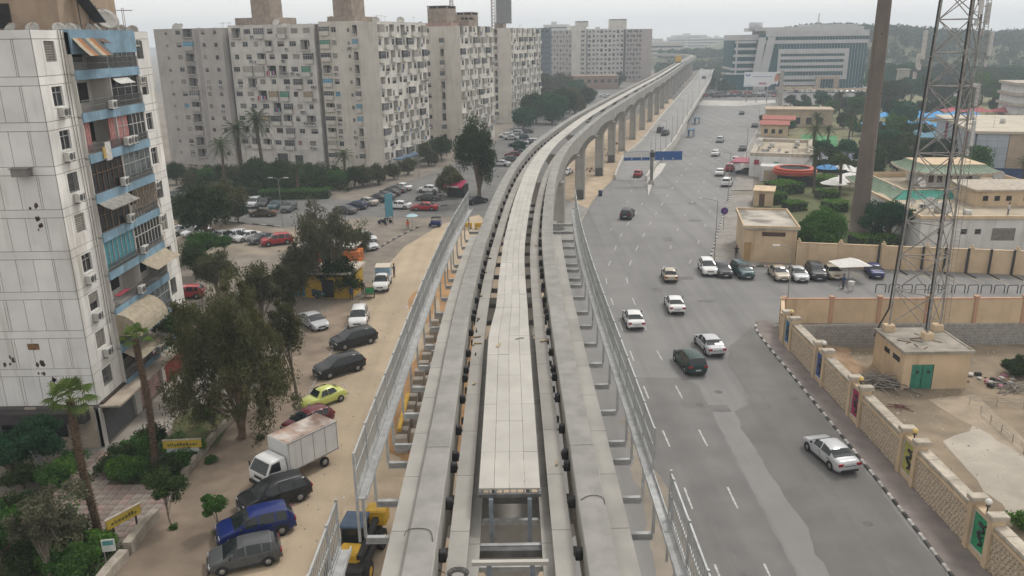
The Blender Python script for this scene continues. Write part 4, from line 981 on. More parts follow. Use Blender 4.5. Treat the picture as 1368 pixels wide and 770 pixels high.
# ---- sunken yard
sheet('yard_floor', [(PIT[0], PIT[2]), (PIT[1], PIT[2]), (PIT[1], PIT[3]), (PIT[0], PIT[3])], PIT[4], M('yard_earth', (0.27, 0.215, 0.15), .95, .14, .5, bump=.4, bscale=4, var2=.4, scale2=.12, world=True))
def blob(pts, z, name, mat, seed=0):
    r = random.Random(seed); pp = []
    for k in range(len(pts)):
        a, b = pts[k], pts[(k+1) % len(pts)]
        for t in (0, .25, .5, .75): q = a.lerp(b, t); pp.append((q.x + r.uniform(-.25, .25), q.y + r.uniform(-.3, .3)))
    return sheet(name, pp, z, mat)
blob(GP((1262, 590), (1320, 560), (1368, 610), (1400, 700), (1368, 705), (1300, 640), z=-2.3), -2.29, 'yard_slab', m_concw, 3)
yard_concrete = blob(GP((1240, 535), (1300, 528), (1330, 550), (1368, 590), (1368, 610), (1310, 575), z=-2.3), -2.286, 'yard_path', M('yard_path', (0.33, 0.27, 0.2), .95, .12, .7, world=True), 5)
# mound of earth against the retaining wall
mb = MB(); n = 14; vs = []
rr = random.Random(3)
for j in range(n+1):
    for i in range(n+1):
        x = 26.3 + 8.5*i/n; y = 66.5 + 9.6*j/n; t = max(0, 1 - i/n*1.15) * min(1, j/n*2.2); vs.append((x, y, -2.33 + 2.1*t**1.3 + rr.uniform(-.08, .08)*(t > 0)))
mb.add(vs, [(j*(n+1)+i, j*(n+1)+i+1, (j+1)*(n+1)+i+1, (j+1)*(n+1)+i) for j in range(n) for i in range(n)], 0, True)
mb.build('earth_bank', M('bank_earth', (0.33, 0.225, 0.14), .95, .16, .8, bump=.5, bscale=4, world=True), kind='structure')
# retaining walls with split-stone facing
def stones(mb, o, u, L, z0, z1, n, size, seed, depth=.05, gap=.022, mi=0):
    """irregular stones standing proud of a wall plane; u 2D direction, n outward normal"""
    r = random.Random(seed); nx = int(L/size)+2; nz = int((z1-z0)/(size*.86))+2; J = {}
    def c(i, j):
        if (i, j) not in J: J[(i, j)] = ((i + .5*(j % 2) - .5 + r.uniform(-.24, .24))*size, (j - .3 + r.uniform(-.2, .2))*size*.86)
        return J[(i, j)]
    for j in range(nz):
        for i in range(nx):
            cx, cz = c(i, j)
            if not (-.1 < cx < L+.1 and -.05 < cz < z1-z0+.05): continue
            s = j % 2
            nb = [c(i+1, j), c(i+s, j+1), c(i+s-1, j+1), c(i-1, j), c(i+s-1, j-1), c(i+s, j-1)]
            pts = []
            for k in range(6):
                a, b = nb[k], nb[(k+1) % 6]; pts.append(((cx+a[0]+b[0])/3, (cz+a[1]+b[1])/3))
            pts = [(min(max(x, 0), L), min(max(z, 0), z1-z0)) for x, z in pts]
            d = depth*r.uniform(.6, 1.3)
            def ring(f, off): return [(o[0]+u[0]*(cx+(x-cx)*f)+n[0]*off, o[1]+u[1]*(cx+(x-cx)*f)+n[1]*off, z0+cz+(z-cz)*f) for x, z in pts]
            f0 = 1 - gap/size*1.6; mb.add(ring(f0, 0) + ring(f0*.82, d), [(5, 4, 3, 2, 1, 0)[::-1] and (6, 7, 8, 9, 10, 11)] + [(k, (k+1) % 6, 6+(k+1) % 6, 6+k) for k in range(6)], mi)
rw = thing('retaining_wall', 'grey honeycomb stone retaining wall below the ochre boundary wall', 'wall', (PIT[0], PIT[3], PIT[4]), 0)
m_hex = M('grey_stone', (0.30, 0.285, 0.265), .92, .14, 3, bump=.3, bscale=8); m_hexj = M('pale_mortar', (0.36, 0.345, 0.32), .95, .1, 4)
mb = MB(); mb.box(0, 49, -.15, .3, -.6, 2.32); mb.build('wall_body', m_hexj, rw)
mb = MB(); stones(mb, (4.5, -.152), (1, 0), 27, 0, 2.3, (0, -1), .36, 5, .03, .03); o = mb.build('stone_facing', m_hex, rw); o['kind'] = 'stuff'
# ochre boundary wall on top of it, along the side road
def panel_wall(name, label, a, b, z0, h, mat, trim, step, cap=.12, post=.38, ball=False, group=None):
    a = Vector(a); b = Vector(b); d = (b - a); L = d.length; rt = thing(name, label, 'wall', (a.x, a.y, z0), math.atan2(d.y, d.x), group)
    n = max(1, round(L/step))
    for k in range(n):
        x0, x1 = L*k/n, L*(k+1)/n
        mb = MB(); mb.box(x0+post/2, x1-post/2, -.12, .12, 0, h-.1); mb.build('wall_panel', mat, rt)
        mb = MB(); mb.box(x0+post/2, x1-post/2, -.17, .17, h-.1, h); mb.build('coping', trim, rt)
    for k in range(n+1):
        x = L*k/n; mb = MB(); mb.box(x-post/2, x+post/2, -.2, .2, 0, h+.12); mb.box(x-post/2-.05, x+post/2+.05, -.25, .25, h+.12, h+.22)
        if ball: mb.lathe([(.0, 0), (.11, .02), (.16, .14), (.14, .24), (.05, .33), (0, .34)], 8, (x, 0, h+.22))
        mb.build('pillar', trim if not ball else mat, rt)
    return rt
panel_wall('boundary_wall', 'ochre boundary wall with darker pillars along the side road behind the tower', (27.4, 77.0, 0), (75, 75.4, 0), .02, 2.65, m_ochre, m_ochred, 4.6)
panel_wall('boundary_wall', 'short ochre wall return at the pavement corner', (25.75, 72.2, 0), (27.2, 76.8, 0), .02, 2.6, m_ochre, m_ochre, 5)
# ---- crazy-paved stone wall with painted panels along the pavement
sw = thing('stone_wall', 'tan stone boundary wall with painted panels beside the right pavement', 'wall', (25.55, 0, 0.1), 0)
paints = [((.035, .16, .33), 70.2), ((.06, .10, .30), 62.2), ((.38, .03, .10), 54.9), ((.42, .38, .10), 46.6), ((.04, .30, .14), 38.3)]
ph = .95
def pillar(y):
    mb = MB(); mb.box(-.12, .6, y-.2, y+.2, -.1, 3.05); mb.build('pillar', m_ochre, sw)
    mb = MB(); mb.bbox(-.25, .75, y-.3, y+.3, 3.05, 3.32, .04); mb.build('pillar_cap', m_coping, sw)
ends = []
for i, (c, y) in enumerate(paints):
    pillar(y-ph); pillar(y+ph)
    fr = MB(); fr.box(0, .4, y-ph+.2, y+ph-.2, -.1, .35); fr.box(0, .4, y-ph+.2, y+ph-.2, 2.62, 2.85); fr.build('panel_surround', m_ochre, sw)
    pn = MB(); pn.box(.1, .16, y-ph+.22, y+ph-.22, .36, 2.6); pnl = pn.build('painted_panel', M('panel_paint_%d' % i, c, .55, .12, 1.5), sw)
    # dark relief emblem: a curled figure of strokes
    em = MB(); r = random.Random(i*7+1); px = -.0
    base = [(0, .75), (.16, 1.0), (.05, 1.25), (-.14, 1.4), (.0, 1.6), (.2, 1.75), (.1, 1.98), (-.12, 2.1)]
    pts = [(.05, y - q[0]*1.3 + r.uniform(-.06, .06), q[1]) for q in base]
    em.tube(catmull(pts, 4), [.05 + .07*math.sin(k*.55)**2 for k in range(29)], 6)
    for k in range(3): t = pts[2+k*2 if 2+k*2 < 8 else 7]; em.tube([t, (.04, t[1]+r.choice((-1, 1))*.3, t[2]+r.uniform(-.1, .25))], .05, 6)
    em.build('emblem', M('emblem_dark', (.05, .05, .05), .6, .15, 5), pnl)
    fr2 = MB()
    for yy in (y-ph+.23, y+ph-.23): fr2.box(.04, .1, yy-.035, yy+.035, .36, 2.6)
    for zz in (.38, 2.57): fr2.box(.04, .1, y-ph+.26, y+ph-.26, zz-.03, zz+.03)
    fr2.build('frame', M('white_frame', (0, 0, 0)), pnl)
    lamp = MB(); lamp.cyl((.25, y, 2.85), (.25, y, 3.25), .05, .04, 8); lamp.cyl((.25, y, 3.22), (.25, y, 3.3), .12, .12, 10); lo = lamp.build('lamp_stem', M('lamp_iron', (.06, .06, .06), .6, .1, 5), sw)
    gl = MB(); gl.lathe([(.02, 0), (.12, .03), (.19, .14), (.19, .22), (.12, .33), (0, .37)], 12, (.25, y, 3.3)); gl.build('lamp_globe', M('globe_%s' % ('yellow' if i in (2, 3, 0) else 'white'), (.62, .45, .16) if i in (2, 3, 0) else (.62, .6, .56), .4, .08, 3), lo)
    ends += [y-ph, y+ph]
ends = sorted(ends)
segs = [(6.0, 13.0), (13.4, 29.0)]
segs = [(24.0, ends[0])] + [(ends[2*k+1], ends[2*k+2]) for k in range(len(ends)//2 - 1)] + [(ends[-1], 72.3)]
for k, (a, b) in enumerate(segs):
    a += .2; b -= .2
    mb = MB(); mb.box(.06, .42, a, b, -.1, 2.5); mb.build('wall_body', m_mort, sw)
    if k < len(segs)-1:
        mb = MB(); stones(mb, (.058, b), (0, -1), b-a, .0, 2.25, (-1, 0), .30 if k < 3 else .36, 20+k, .05, .025); o = mb.build('stone_facing', m_sandst, sw); o['kind'] = 'stuff'
    else:
        mb = MB(); mb.box(0, .058, a, b, -.1, 2.25); mb.build('rendered_face', m_ochre, sw)
    mb = MB(); mb.box(-.06, .55, a, b, 2.25, 2.42); mb.build('string_course', m_ochre, sw)
    x = a
    while x < b - .05:
        e = min(x + 2.4, b); mb = MB(); mb.bbox(.0, .75, x+.01, e-.01, 2.5, 2.72, .03); mb.build('coping', m_coping, sw); x = e
# a low pipe rail on the yard side and fence of the yard
# ---- transformer building with the lattice mast on its roof
tb = thing('transformer_house', 'small ochre flat-roofed equipment house with a green double door', 'building', (34.5, 65.7, -2.3), 0)
w = MB(); face(w, (0, 0), (1, 0), 5.8, 0, 3.4, [(.75, 2.7, .0, 2.35)]); face(w, (5.8, 0), (0, 1), 5.9, 0, 3.4, []); face(w, (5.8, 5.9), (-1, 0), 5.8, 0, 3.4, []); face(w, (0, 5.9), (0, -1), 5.9, 0, 3.4, [(2.0, 3.1, 2.2, 2.7), (3.7, 5.1, 2.2, 2.7)]); w.build('wall', m_ochre, tb)
mb = MB(); mb.box(-.22, 6.02, -.22, 6.12, 3.4, 3.58); mb.box(-.22, 6.02, -.22, -.05, 3.58, 3.66); mb.box(-.22, -.05, -.05, 5.9, 3.58, 3.66); mb.box(5.85, 6.02, -.05, 5.9, 3.58, 3.66); mb.build('roof', M('dusty_roof', (.33, .30, .25), .95, .14, .8, var2=.35, scale2=.4, bump=.2), tb)
for x in (.75, 1.73):
    mb = MB(); mb.box(x+.02, x+.95, .05, .1, .02, 2.33); mb.box(x+.1, x+.87, .03, .05, .15, 1.1); mb.box(x+.1, x+.87, .03, .05, 1.25, 2.2); dd = mb.build('door', M('green_door', (.035, .20, .135), .6, .12, 2, streak=.3), tb)
    mb = MB(); mb.box(x+.4, x+.7, .01, .03, 1.5, 1.75); mb.build('vent', m_dark, dd)
mb = MB(); mb.box(.0, .28, .3, .4, 0, 3); 
for (y0, y1) in ((2.8, 3.9), (.8, 2.2)): mb = MB(); mb.box(.02, .3, y0, y1, 2.2, 2.7); mb.build('vent_slot', m_dark, tb)
for p in ((.9, 5.4), (3.4, 3.1), (5.4, 5.3)): mb = MB(); mb.bbox(p[0]-.45, p[0]+.45, p[1]-.4, p[1]+.4, 3.58, 4.2, .03); mb.build('mast_plinth', m_ochre, tb)
r = random.Random(9)
for k in range(8): mb = MB(); x, y = r.uniform(.5, 5), r.uniform(.6, 5); mb.obox((x, y, 3.62), (x+r.uniform(-1.2, 1.2), y+r.uniform(-.8, .8), 3.64), .06, .05); mb.build('roof_debris', m_rust, tb)
m_gst = M('mast_steel', (0.30, 0.285, 0.265), .7, .2, 2)
mast = thing('lattice_mast', 'tall grey lattice telecom mast standing on the equipment house roof', 'mast', (37.75, 70.3, 1.9), 0)
base = [Vector((-2.3, .9, 0)), Vector((.1, -1.5, 0)), Vector((2.5, .8, 0))]; ctr = (base[0]+base[1]+base[2])/3; HM = 42.0
def lp_(i, z): return ctr + (base[i]-ctr)*(1-.42*z/HM) + Vector((0, 0, z))
for i in range(3): mb = MB(); mb.tube([lp_(i, z) for z in np.arange(0, HM+.1, 6)], .095 if i != 0 else .08, 8); mb.build('leg', m_gst, mast)
mb = MB(); z = 0.0; st = 3.4
while z < HM - st:
    for i in range(3):
        j = (i+1) % 3; mb.cyl(lp_(i, z), lp_(j, z+st), .045, .045, 4); mb.cyl(lp_(j, z), lp_(i, z+st), .045, .045, 4); mb.cyl(lp_(i, z+st), lp_(j, z+st), .05, .05, 4)
    z += st; st = max(2.2, st*.97)
mb.build('bracing', m_gst, mast)
mb = MB()
for k in range(5): mb.tube([lp_(1, z_) + Vector((.12+.07*k-.2, .22, 0)) for z_ in np.arange(0.2, HM, 5)], .05, 5)
mb.build('cable_bundle', m_blackst, mast)
mb = MB(); mb.tube([Vector((-3.1, 1.9, -1.6)), Vector((-2.8, 1.6, -.2)), lp_(0, 1.5)+Vector((-.2, .1, 0)), lp_(0, 12)+Vector((-.15, .1, 0)), lp_(0, HM)+Vector((-.1, .1, 0))], .075, 6); mb.build('cable_bundle', m_blackst, mast)
mb = MB()
for z_ in np.arange(.5, HM, .42): mb.cyl(lp_(2, z_)+Vector((.15, -.2, 0)), lp_(2, z_)+Vector((.6, -.2, 0)), .02, .02, 4)
for s_ in (.15, .6): mb.tube([lp_(2, 0)+Vector((s_, -.2, 0)), lp_(2, HM)+Vector((s_, -.2, 0))], .025, 5)
mb.build('ladder', m_gst, mast)
def panel_ant(i, z, dx, dy, L=2.0, lab='panel_antenna'):
    a = MB(); p = lp_(i, z) + Vector((dx, dy, 0)); a.bbox(p.x-.17, p.x+.17, p.y-.1, p.y+.1, p.z, p.z+L, .05); a.cyl(p+Vector((0, .2, -.4)), p+Vector((0, .2, L+.2)), .045, .045, 6, 1)
    for q in (.2, L-.3): a.cyl(p+Vector((0, .2, q)), lp_(i, z+q), .035, .035, 5, 1)
    a.bbox(p.x-.13, p.x+.13, p.y+.25, p.y+.45, p.z-.9, p.z-.3, .03, 0); a.build(lab, [M('antenna_white', (.50, .50, .49), .5, .08, 3), m_gst], mast)
panel_ant(0, 24.0, -1.0, -.3, 2.3); panel_ant(0, 23.2, -.7, .9, 1.2); panel_ant(2, 24.2, .9, -.3, 2.0); panel_ant(2, 26.7, .7, .4, 1.8); panel_ant(2, 20.0, .6, .1, 1.9); panel_ant(2, 16.6, .45, -.2, 2.2); panel_ant(1, 27.5, .4, -.5, 1.6)
mb = MB(); q = lp_(2, 21.8); mb.lathe([(.0, 0), (.35, .03), (.38, .3), (.2, .33), (0, .33)], 12, (0, 0, 0)); dm = mb.build('drum_antenna', M('antenna_white', (0, 0, 0)), mast, loc=q+Vector((-.1, -.5, 0))); dm.rotation_euler = (R_(90), 0, 0); dm.scale = (.5, .5, .5)
# ---- yard clutter: heap of poles, rubble, low pipe fences, lying rods
def heap(label, c, n, Lr, rad, seed, mat, spread=(1.6, 1.0), hz=.8, d0=None):
    r = random.Random(seed); rt = thing('pole_heap', label, 'heap', c, 0)
    for k in range(n):
        ang = (d0 if d0 is not None else 0) + r.gauss(0, .7); L = r.uniform(*Lr); x, y = r.gauss(0, spread[0]*.5), r.gauss(0, spread[1]*.5); z = .08 + hz*max(0, 1-(abs(x)/spread[0]+abs(y)/spread[1])*.6)*r.random()
        d = Vector((math.cos(ang), math.sin(ang), r.uniform(-.12, .12)))*L/2; mb = MB(); p = Vector((x, y, max(z, abs(d.z)+.05))); mb.cyl(p-d, p+d, rad*r.uniform(.7, 1.2), rad*r.uniform(.6, 1), 5); mb.build('pole', mat, rt)
heap('heap of grey timber poles beside the equipment house', G(1178, 515, -2.3), 70, (1.2, 3.6), .05, 4, M('weathered_pole', (.27, .245, .21), .9, .15, 6, rand=.3), (1.9, 1.5), .9, -.6)
heap('small tangle of maroon rods on the bare earth', G(1202, 545, -2.3), 8, (.7, 1.8), .035, 6, M('maroon_paint', (.16, .05, .05), .7, .15, 5), (.7, .3), .15, -.3)
heap('scrap poles and pipes heaped at the right edge of the yard', G(1352, 520, -2.3), 34, (1.0, 2.6), .045, 8, M('weathered_pole', (0, 0, 0)), (1.5, .9), .6, .2)
def rubble(label, c, n, sp, seed, mats):
    r = random.Random(seed); rt = thing('rubble_pile', label, 'rubble', c, 0)
    for k in range(n):
        s_ = r.uniform(.08, .32); mb = MB(); mb.bbox(-s_, s_, -s_*.7, s_*.7, 0, s_*r.uniform(.4, 1), s_*.2); mb.build('lump', r.choice(mats), rt, loc=(r.gauss(0, sp[0]), r.gauss(0, sp[1]), r.uniform(0, .1)), rz=r.uniform(0, 6))
rubble('rubble and cloth scraps by the right wall of the yard', G(1330, 510, -2.3), 40, (.9, .6), 2, [m_conc, m_rust, m_cloth[5], m_dark, m_cloth[0], m_wood])
def pipe_fence(label, pts, z, h=.9):
    P_ = [Vector((p.x, p.y, z)) for p in pts]; rt = thing('pipe_fence', label, 'fence', P_[0], 0); o = P_[0]
    for a, b in zip(P_, P_[1:]):
        n = max(1, round((b-a).length/1.7))
        for k in range(n+1): q = a.lerp(b, k/n)-o; mb = MB(); mb.cyl(q, q+Vector((0, 0, h)), .04, .04, 6); mb.build('post', m_coping, rt)
        for zz in (h-.05, h*.5): mb = MB(); mb.cyl(a-o+Vector((0, 0, zz)), b-o+Vector((0, 0, zz)), .03, .03, 5); mb.build('rail', m_coping, rt)
pipe_fence('low pale pipe fence running across the yard', GP((1295, 540), (1368, 545), (1420, 548), z=-2.3), -2.3, .8)
pipe_fence('low pale pipe fence slanting towards the right edge', GP((1310, 552), (1368, 605), (1400, 640), z=-2.3), -2.3, .7)
# ---- far side of the side road: ochre wall with dark buttress pipes
panel_wall('boundary_wall', 'long ochre wall with ball-topped pillars behind the parked cars', (36.3, 98.6, 0), (80, 88.6, 0), .0, 3.0, m_ochre, m_ochre, 5.2, ball=True)
for k in range(9):
    t = .21 + k*.056; p = Vector((36.3, 98.6, 0)).lerp(Vector((80, 88.6, 0)), t)
    rt = thing('dark_buttress', '%s black steel prop leaning on the ochre wall, counted from the left' % ('first', 'second', 'third', 'fourth', 'fifth', 'sixth', 'seventh', 'eighth', 'ninth')[k], 'prop', (p.x, p.y - .25, 0), -.22, 'black props along the ochre wall')
    mb = MB(); mb.obox((0, -.05, 0), (0, -.05, 3.1), .22, .16); mb.build('upright', m_blackst, rt); mb = MB(); mb.obox((0, -.1, .06), (.5, -2.3, .06), .16, .1); mb.build('foot_bar', m_blackst, rt)
# hoop barriers
for k in range(13):
    p = G(1176 + k*17.6, 391 + k*.1); o = MB(); o.tube([(-.55, 0, 0), (-.55, 0, .85), (-.45, 0, .95), (.45, 0, .95), (.55, 0, .85), (.55, 0, 0)], .05, 6)
    ordn = ('first', 'second', 'third', 'fourth', 'fifth', 'sixth', 'seventh', 'eighth', 'ninth', 'tenth', 'eleventh', 'twelfth', 'thirteenth')[k]
    h = o.build('hoop_barrier', m_blackst, loc=(p.x, p.y, 0), rz=-.02, label='%s black hoop barrier from the left above the near ochre wall' % ordn, cat='barrier', group='hoop barriers on the side road')
# ---- gatehouse with the peeling flat roof
gh = thing('gatehouse', 'ochre flat-roofed corner gatehouse with a peeling roof', 'building', (30.0, 100.6, 0), -.18)
w = MB(); face(w, (0, 0), (1, 0), 6.4, 0, 4.4, [(2.1, 5.0, 3.45, 4.0)]); face(w, (6.4, 0), (0, 1), 11, 0, 4.4, []); face(w, (6.4, 11), (-1, 0), 6.4, 0, 4.4, []); face(w, (0, 11), (0, -1), 11, 0, 4.4, []); w.build('wall', m_ochre, gh)
mb = MB(); mb.box(-.3, 6.7, -.3, 11.3, 4.4, 4.6); mb.build('roof', M('peeling_roof', (.46, .42, .36), .9, .1, .5, var2=.95, scale2=.32, bump=.3), gh)
for a in ((-.3, 6.7, -.3, -.1), (-.3, 6.7, 11.1, 11.3), (-.3, -.1, -.1, 11.1), (6.5, 6.7, -.1, 11.1)): mb = MB(); mb.box(*a, 4.6, 4.85); mb.build('parapet', m_ochre, gh)
mb = MB(); mb.box(2.1, 5.0, .1, .2, 3.45, 4.0)
for k in range(5): mb.box(2.1, 5.0, .04, .1, 3.5+.1*k, 3.55+.1*k)
mb.build('louvre', m_brownf, gh)
mb = MB(); mb.box(-.01, .3, .05, .06, 0, 3); mb = MB(); mb.box(.0, .9, -.06, 0, 0, 2.6); mb.build('corner_pier', M('ochre_deep', (.38, .25, .12), .9, .08, .8), gh)
# ---- white villa with the man on its roof
vil = thing('white_building', 'low white building with dusty flat roof behind the ochre wall', 'building', (54.3, 104.0, 0), -.06)
ops = [(2.2, 3.0, 2.5, 3.2, 'grl'), (5.2, 6.0, 2.5, 3.2, 'grl'), (7.0, 7.8, 2.5, 3.2, 'grl'), (9.2, 12.2, 1.6, 3.3, 'shut'), (16.5, 17.6, 1.6, 3.4, 'win'), (18.2, 19.6, 1.6, 3.4, 'win')]
w = MB(); face(w, (0, 0), (1, 0), 26, 0, 4.6, [q[:4] for q in ops]); face(w, (0, 20), (0, -1), 20, 0, 4.6, []); w.quad((0, 0, 4.35), (26, 0, 4.35), (26, 20, 4.35), (0, 20, 4.35), 1)
m_wht = M('white_render', (.60, .595, .58), .85, .06, .5, streak=.3)
w.build('wall', [m_wht, M('sandy_roof', (.42, .36, .27), .95, .12, .4, var2=.3, scale2=.25)], vil)
for q in ops: place(vil, 'window', win_mesh(q[1]-q[0], q[3]-q[2], q[4], m_wht), (0, 0), (1, 0), q[0], q[2])
mb = MB(); mb.box(-.25, 26, -.3, .1, 4.6, 5.0); mb.box(-.25, .1, .1, 20, 4.6, 5.0); mb.build('parapet', m_ochre, vil)
mb = MB(); mb.box(11, 24, 9, 17, 4.36, 6.6); mb.build('roof_room', m_ochre, vil); mb = MB(); mb.box(10.6, 24.4, 8.6, 17.4, 6.6, 6.85); mb.build('roof_room_slab', m_coping, vil)
for x in (12, 13.6, 15.2, 17.6): mb = MB(); mb.box(x, x+.7, 8.94, 9.0, 5.2, 5.9); mb.build('roof_room_window', m_dark, vil)
obj('water_tank', tank_me, vil, (4.2, 5, 4.36)); obj('air_conditioner', ac_me, vil, (6.2, 9, 4.36)); obj('air_conditioner', ac_me, vil, (3.4, 8.4, 4.36)); obj('air_conditioner', ac_me, vil, (14.6, 0, 2.3))
# ---- restaurant with green tiled skirts
m_gt = M('green_tiles', (.05, .26, .20), .8, .1, 1.5, streak=.35); m_gtd = M('faded_green_tiles', (.20, .27, .19), .6, .1, 1.5, streak=.35)
pg = thing('pagoda_restaurant', 'restaurant with pagoda roofs of green tiles behind the mast', 'building', (58.0, 119.0, 0), -.07)
mb = MB(); mb.box(1.5, 22.5, 1.5, 18, 0, 4.6); mb.build('wall', m_ochre, pg)
mb = MB(); mb.quad((1.2, 1.2, 4.62), (22.8, 1.2, 4.62), (22.8, 18, 4.62), (1.2, 18, 4.62)); mb.build('roof', M('sandy_roof', (0, 0, 0)), pg)
for a in ((1.2, 22.8, 1.2, 1.45), (1.2, 1.45, 1.45, 18), (22.55, 22.8, 1.45, 18), (1.45, 22.55, 17.75, 18)): mb = MB(); mb.box(*a, 4.6, 5.5); mb.build('parapet', m_ochre, pg)
def skirt(root, a, b, drop, out, z, mat, lift=.35, name='tiled_skirt'):
    """sloping tiled eave from a to b; tile rolls run down the slope"""
    a = Vector(a); b = Vector(b); d = (b-a); L = d.length; u = d/L; n = Vector((u.y, -u.x, 0)); N = max(4, int(L/.45)); mb = MB()
    def pt(t, s): return a + u*(t*L*(1 + .0) + (t-.5)*2*out*s*.9) + n*out*s + Vector((0, 0, z - drop*(s**.7) + lift*(abs(2*t-1)**4)*s))
    for k in range(N):
        for j in range(4): mb.quad(pt(k/N, j/4), pt(k/N, (j+1)/4), pt((k+1)/N, (j+1)/4), pt((k+1)/N, j/4))
        mb.tube([pt((k+.5)/N, j/4) + Vector((0, 0, .02)) for j in range(5)], .06, 4)
    mb.build(name, mat, root)
    eb = MB()
    for k in range(N): eb.obox(pt(k/N, 1)-Vector((0, 0, .15)), pt((k+1)/N, 1)-Vector((0, 0, .15)), .2, .3)
    eb.build('eave_board', m_coping, root)
skirt(pg, (1.2, 1.2, 0), (22.8, 1.2, 0), 1.3, 2.3, 5.4, m_gt); skirt(pg, (1.2, 18, 0), (1.2, 1.2, 0), 1.3, 2.3, 5.4, m_gtd)
mb = MB(); mb.box(7, 15.5, 8, 15, 4.63, 7.2); mb.build('upper_room', m_wht, pg)
for x in (7.6, 8.9, 10.6, 11.8, 13.4): mb = MB(); mb.box(x, x+.8, 7.95, 8.0, 5.4, 6.8); mb.build('upper_window', m_brownf, pg)
skirt(pg, (6.6, 7.6, 0), (15.9, 7.6, 0), 1.1, 1.6, 8.2, m_gtd); skirt(pg, (6.6, 15.4, 0), (6.6, 7.6, 0), 1.1, 1.6, 8.2, m_gtd); skirt(pg, (15.9, 7.6, 0), (15.9, 15.4, 0), 1.1, 1.6, 8.2, m_gtd)
mb = MB(); mb.box(6.6, 15.9, 7.6, 15.4, 8.0, 8.3); mb.build('upper_roof', m_ochre, pg)
mb = MB(); mb.box(11, 26, -9, -1.5, 0, 4.0); mb.build('front_wing', m_ochre, pg); skirt(pg, (11, -2.2, 0), (26, -4.2, 0), 1.2, 1.8, 5.2, m_gt)
mb = MB(); mb.box(-3, 1.4, 0, 6, 2.3, 2.45); mb.build('side_canopy', m_gtd, pg)
roofbits(pg, 21, 16, 5.53, 8, 5); roofbits(vil, 10, 18, 5.26, 7, 3)
# ---- big mall box behind it
ml = thing('mall_building', 'large box building with grey-blue panels and beige roof at the right edge', 'building', (93.3, 162.5, 0), R_(-16))
m_bp = M('grey_blue_panel', (.36, .40, .45), .5, .06, .5, rand=.06); m_tan = M('tan_render', (.40, .32, .23), .9, .08, .5, streak=.2)
mb = MB(); mb.box(0, 46, 0, 36, 0, 8.7); mb.build('wall', m_joint, ml)
for i in range(3):
    for j in range(5): mb = MB(); mb.box(.3+i*1.9, .3+i*1.9+1.85, -.06, 0, 1.9+j*1.36, 1.9+j*1.36+1.32); mb.build('facade_panel', m_bp, ml)
for i in range(8):
    for j in range(3): mb = MB(); mb.box(-.06, 0, .2+i*4.4, .2+i*4.4+4.35, 1.9+j*2.26, 1.9+j*2.26+2.22); mb.build('facade_panel', m_bp, ml)
mb = MB(); mb.box(6.1, 45.9, -.05, 0, 1.9, 8.7); mb.build('tan_wall', m_tan, ml)
mb = MB(); mb.box(-.1, 46, -.12, -.06, 0, 1.9); mb.build('blue_plinth', M('deep_blue', (.02, .05, .16), .6, .1, 2), ml)
mb = MB(); mb.box(-.6, 46.4, -.5, 36.4, 8.7, 9.2); mb.build('roof', M('beige_roof', (.47, .42, .34), .9, .06, .3, var2=.12), ml)
for y in (6, 15, 24): mb = MB(); mb.box(-.5, -.1, y, y+.5, 1, 9.0); mb.build('red_fin', M('crimson', (.28, .03, .06), .5, .08, 2), ml)
mb = MB(); mb.box(12, 22, -4, 0, 3, 3.4); mb.box(12, 22, -4, 0, 5.9, 6.3); mb.box(12.2, 21.8, -3.6, -.05, 3.4, 5.9, 1); mb.build('corner_bay', [m_coping, m_glass], ml)
# ---- low white shop on the main road, orange kiosk, red-roofed huts beyond
sh = thing('white_shop', 'low white flat-roofed roadside building with parapet roof', 'building', (49.4, 166.2, 0), R_(-20))
mb = MB(); mb.box(0, 12.2, 0, 26, 0, 4.3); mb.build('wall', m_wht, sh)
mb = MB(); mb.quad((1, 1, 4.32), (11.2, 1, 4.32), (11.2, 25, 4.32), (1, 25, 4.32)); mb.build('roof', M('sandy_roof', (0, 0, 0)), sh)
for a in ((0, 12.2, 0, 1.1), (0, 12.2, 24.9, 26), (0, 1.1, 1.1, 24.9), (11.1, 12.2, 1.1, 24.9)): mb = MB(); mb.box(*a, 4.3, 5.0); mb.build('parapet', m_coping, sh)
mb = MB(); mb.box(-3.5, 0, .5, 8, 2.7, 2.9); mb.build('red_awning', M('crimson', (0, 0, 0)), sh)
mb = MB(); mb.box(.9, 1.9, -.1, 0, 2.6, 3.6); mb.build('shop_emblem', M('crimson', (0, 0, 0)), sh); mb = MB(); mb.box(4.8, 5.7, -.08, 0, 2.7, 3.3); mb.build('shop_logo', M('logo_green', (.05, .25, .1), .6, .1, 3), sh)
mb = MB(); mb.box(2.4, 9.8, -4.5, 0, 0, 3.0); mb.build('front_annex', m_wht, sh); mb = MB(); mb.box(3.2, 8.5, -4.56, -4.5, .2, 2.2); mb.build('annex_front', m_tan, sh)
for x, y in ((3, 8), (3.2, 12), (7, 5), (8.6, 14)): obj('air_conditioner', ac_me, sh, (x, y, 4.33))
roofbits(sh, 11, 24, 5.23, 8, 4); roofbits(ml, 44, 30, 10.1, 12, 6)
ki = thing('orange_kiosk', 'round kiosk with a stepped orange ring roof', 'kiosk', G(1060, 246), 0)
mb = MB(); mb.lathe([(3.1, 0), (3.1, 2.1)], 20); mb.build('wall', m_dark, ki)
for k, (r0, z) in enumerate(((4.0, 2.1), (4.15, 2.5), (3.9, 2.9))): mb = MB(); mb.lathe([(r0-1.0, z), (r0, z), (r0+.05, z+.18), (r0, z+.36), (r0-1.0, z+.36)], 24); mb.build('roof_ring', M('bright_orange', (.42, .065, .025), .5, .08, 2), ki)
mb = MB(); mb.lathe([(0, 3.0), (3.0, 3.05)], 20); mb.build('roof_centre', m_dark, ki)
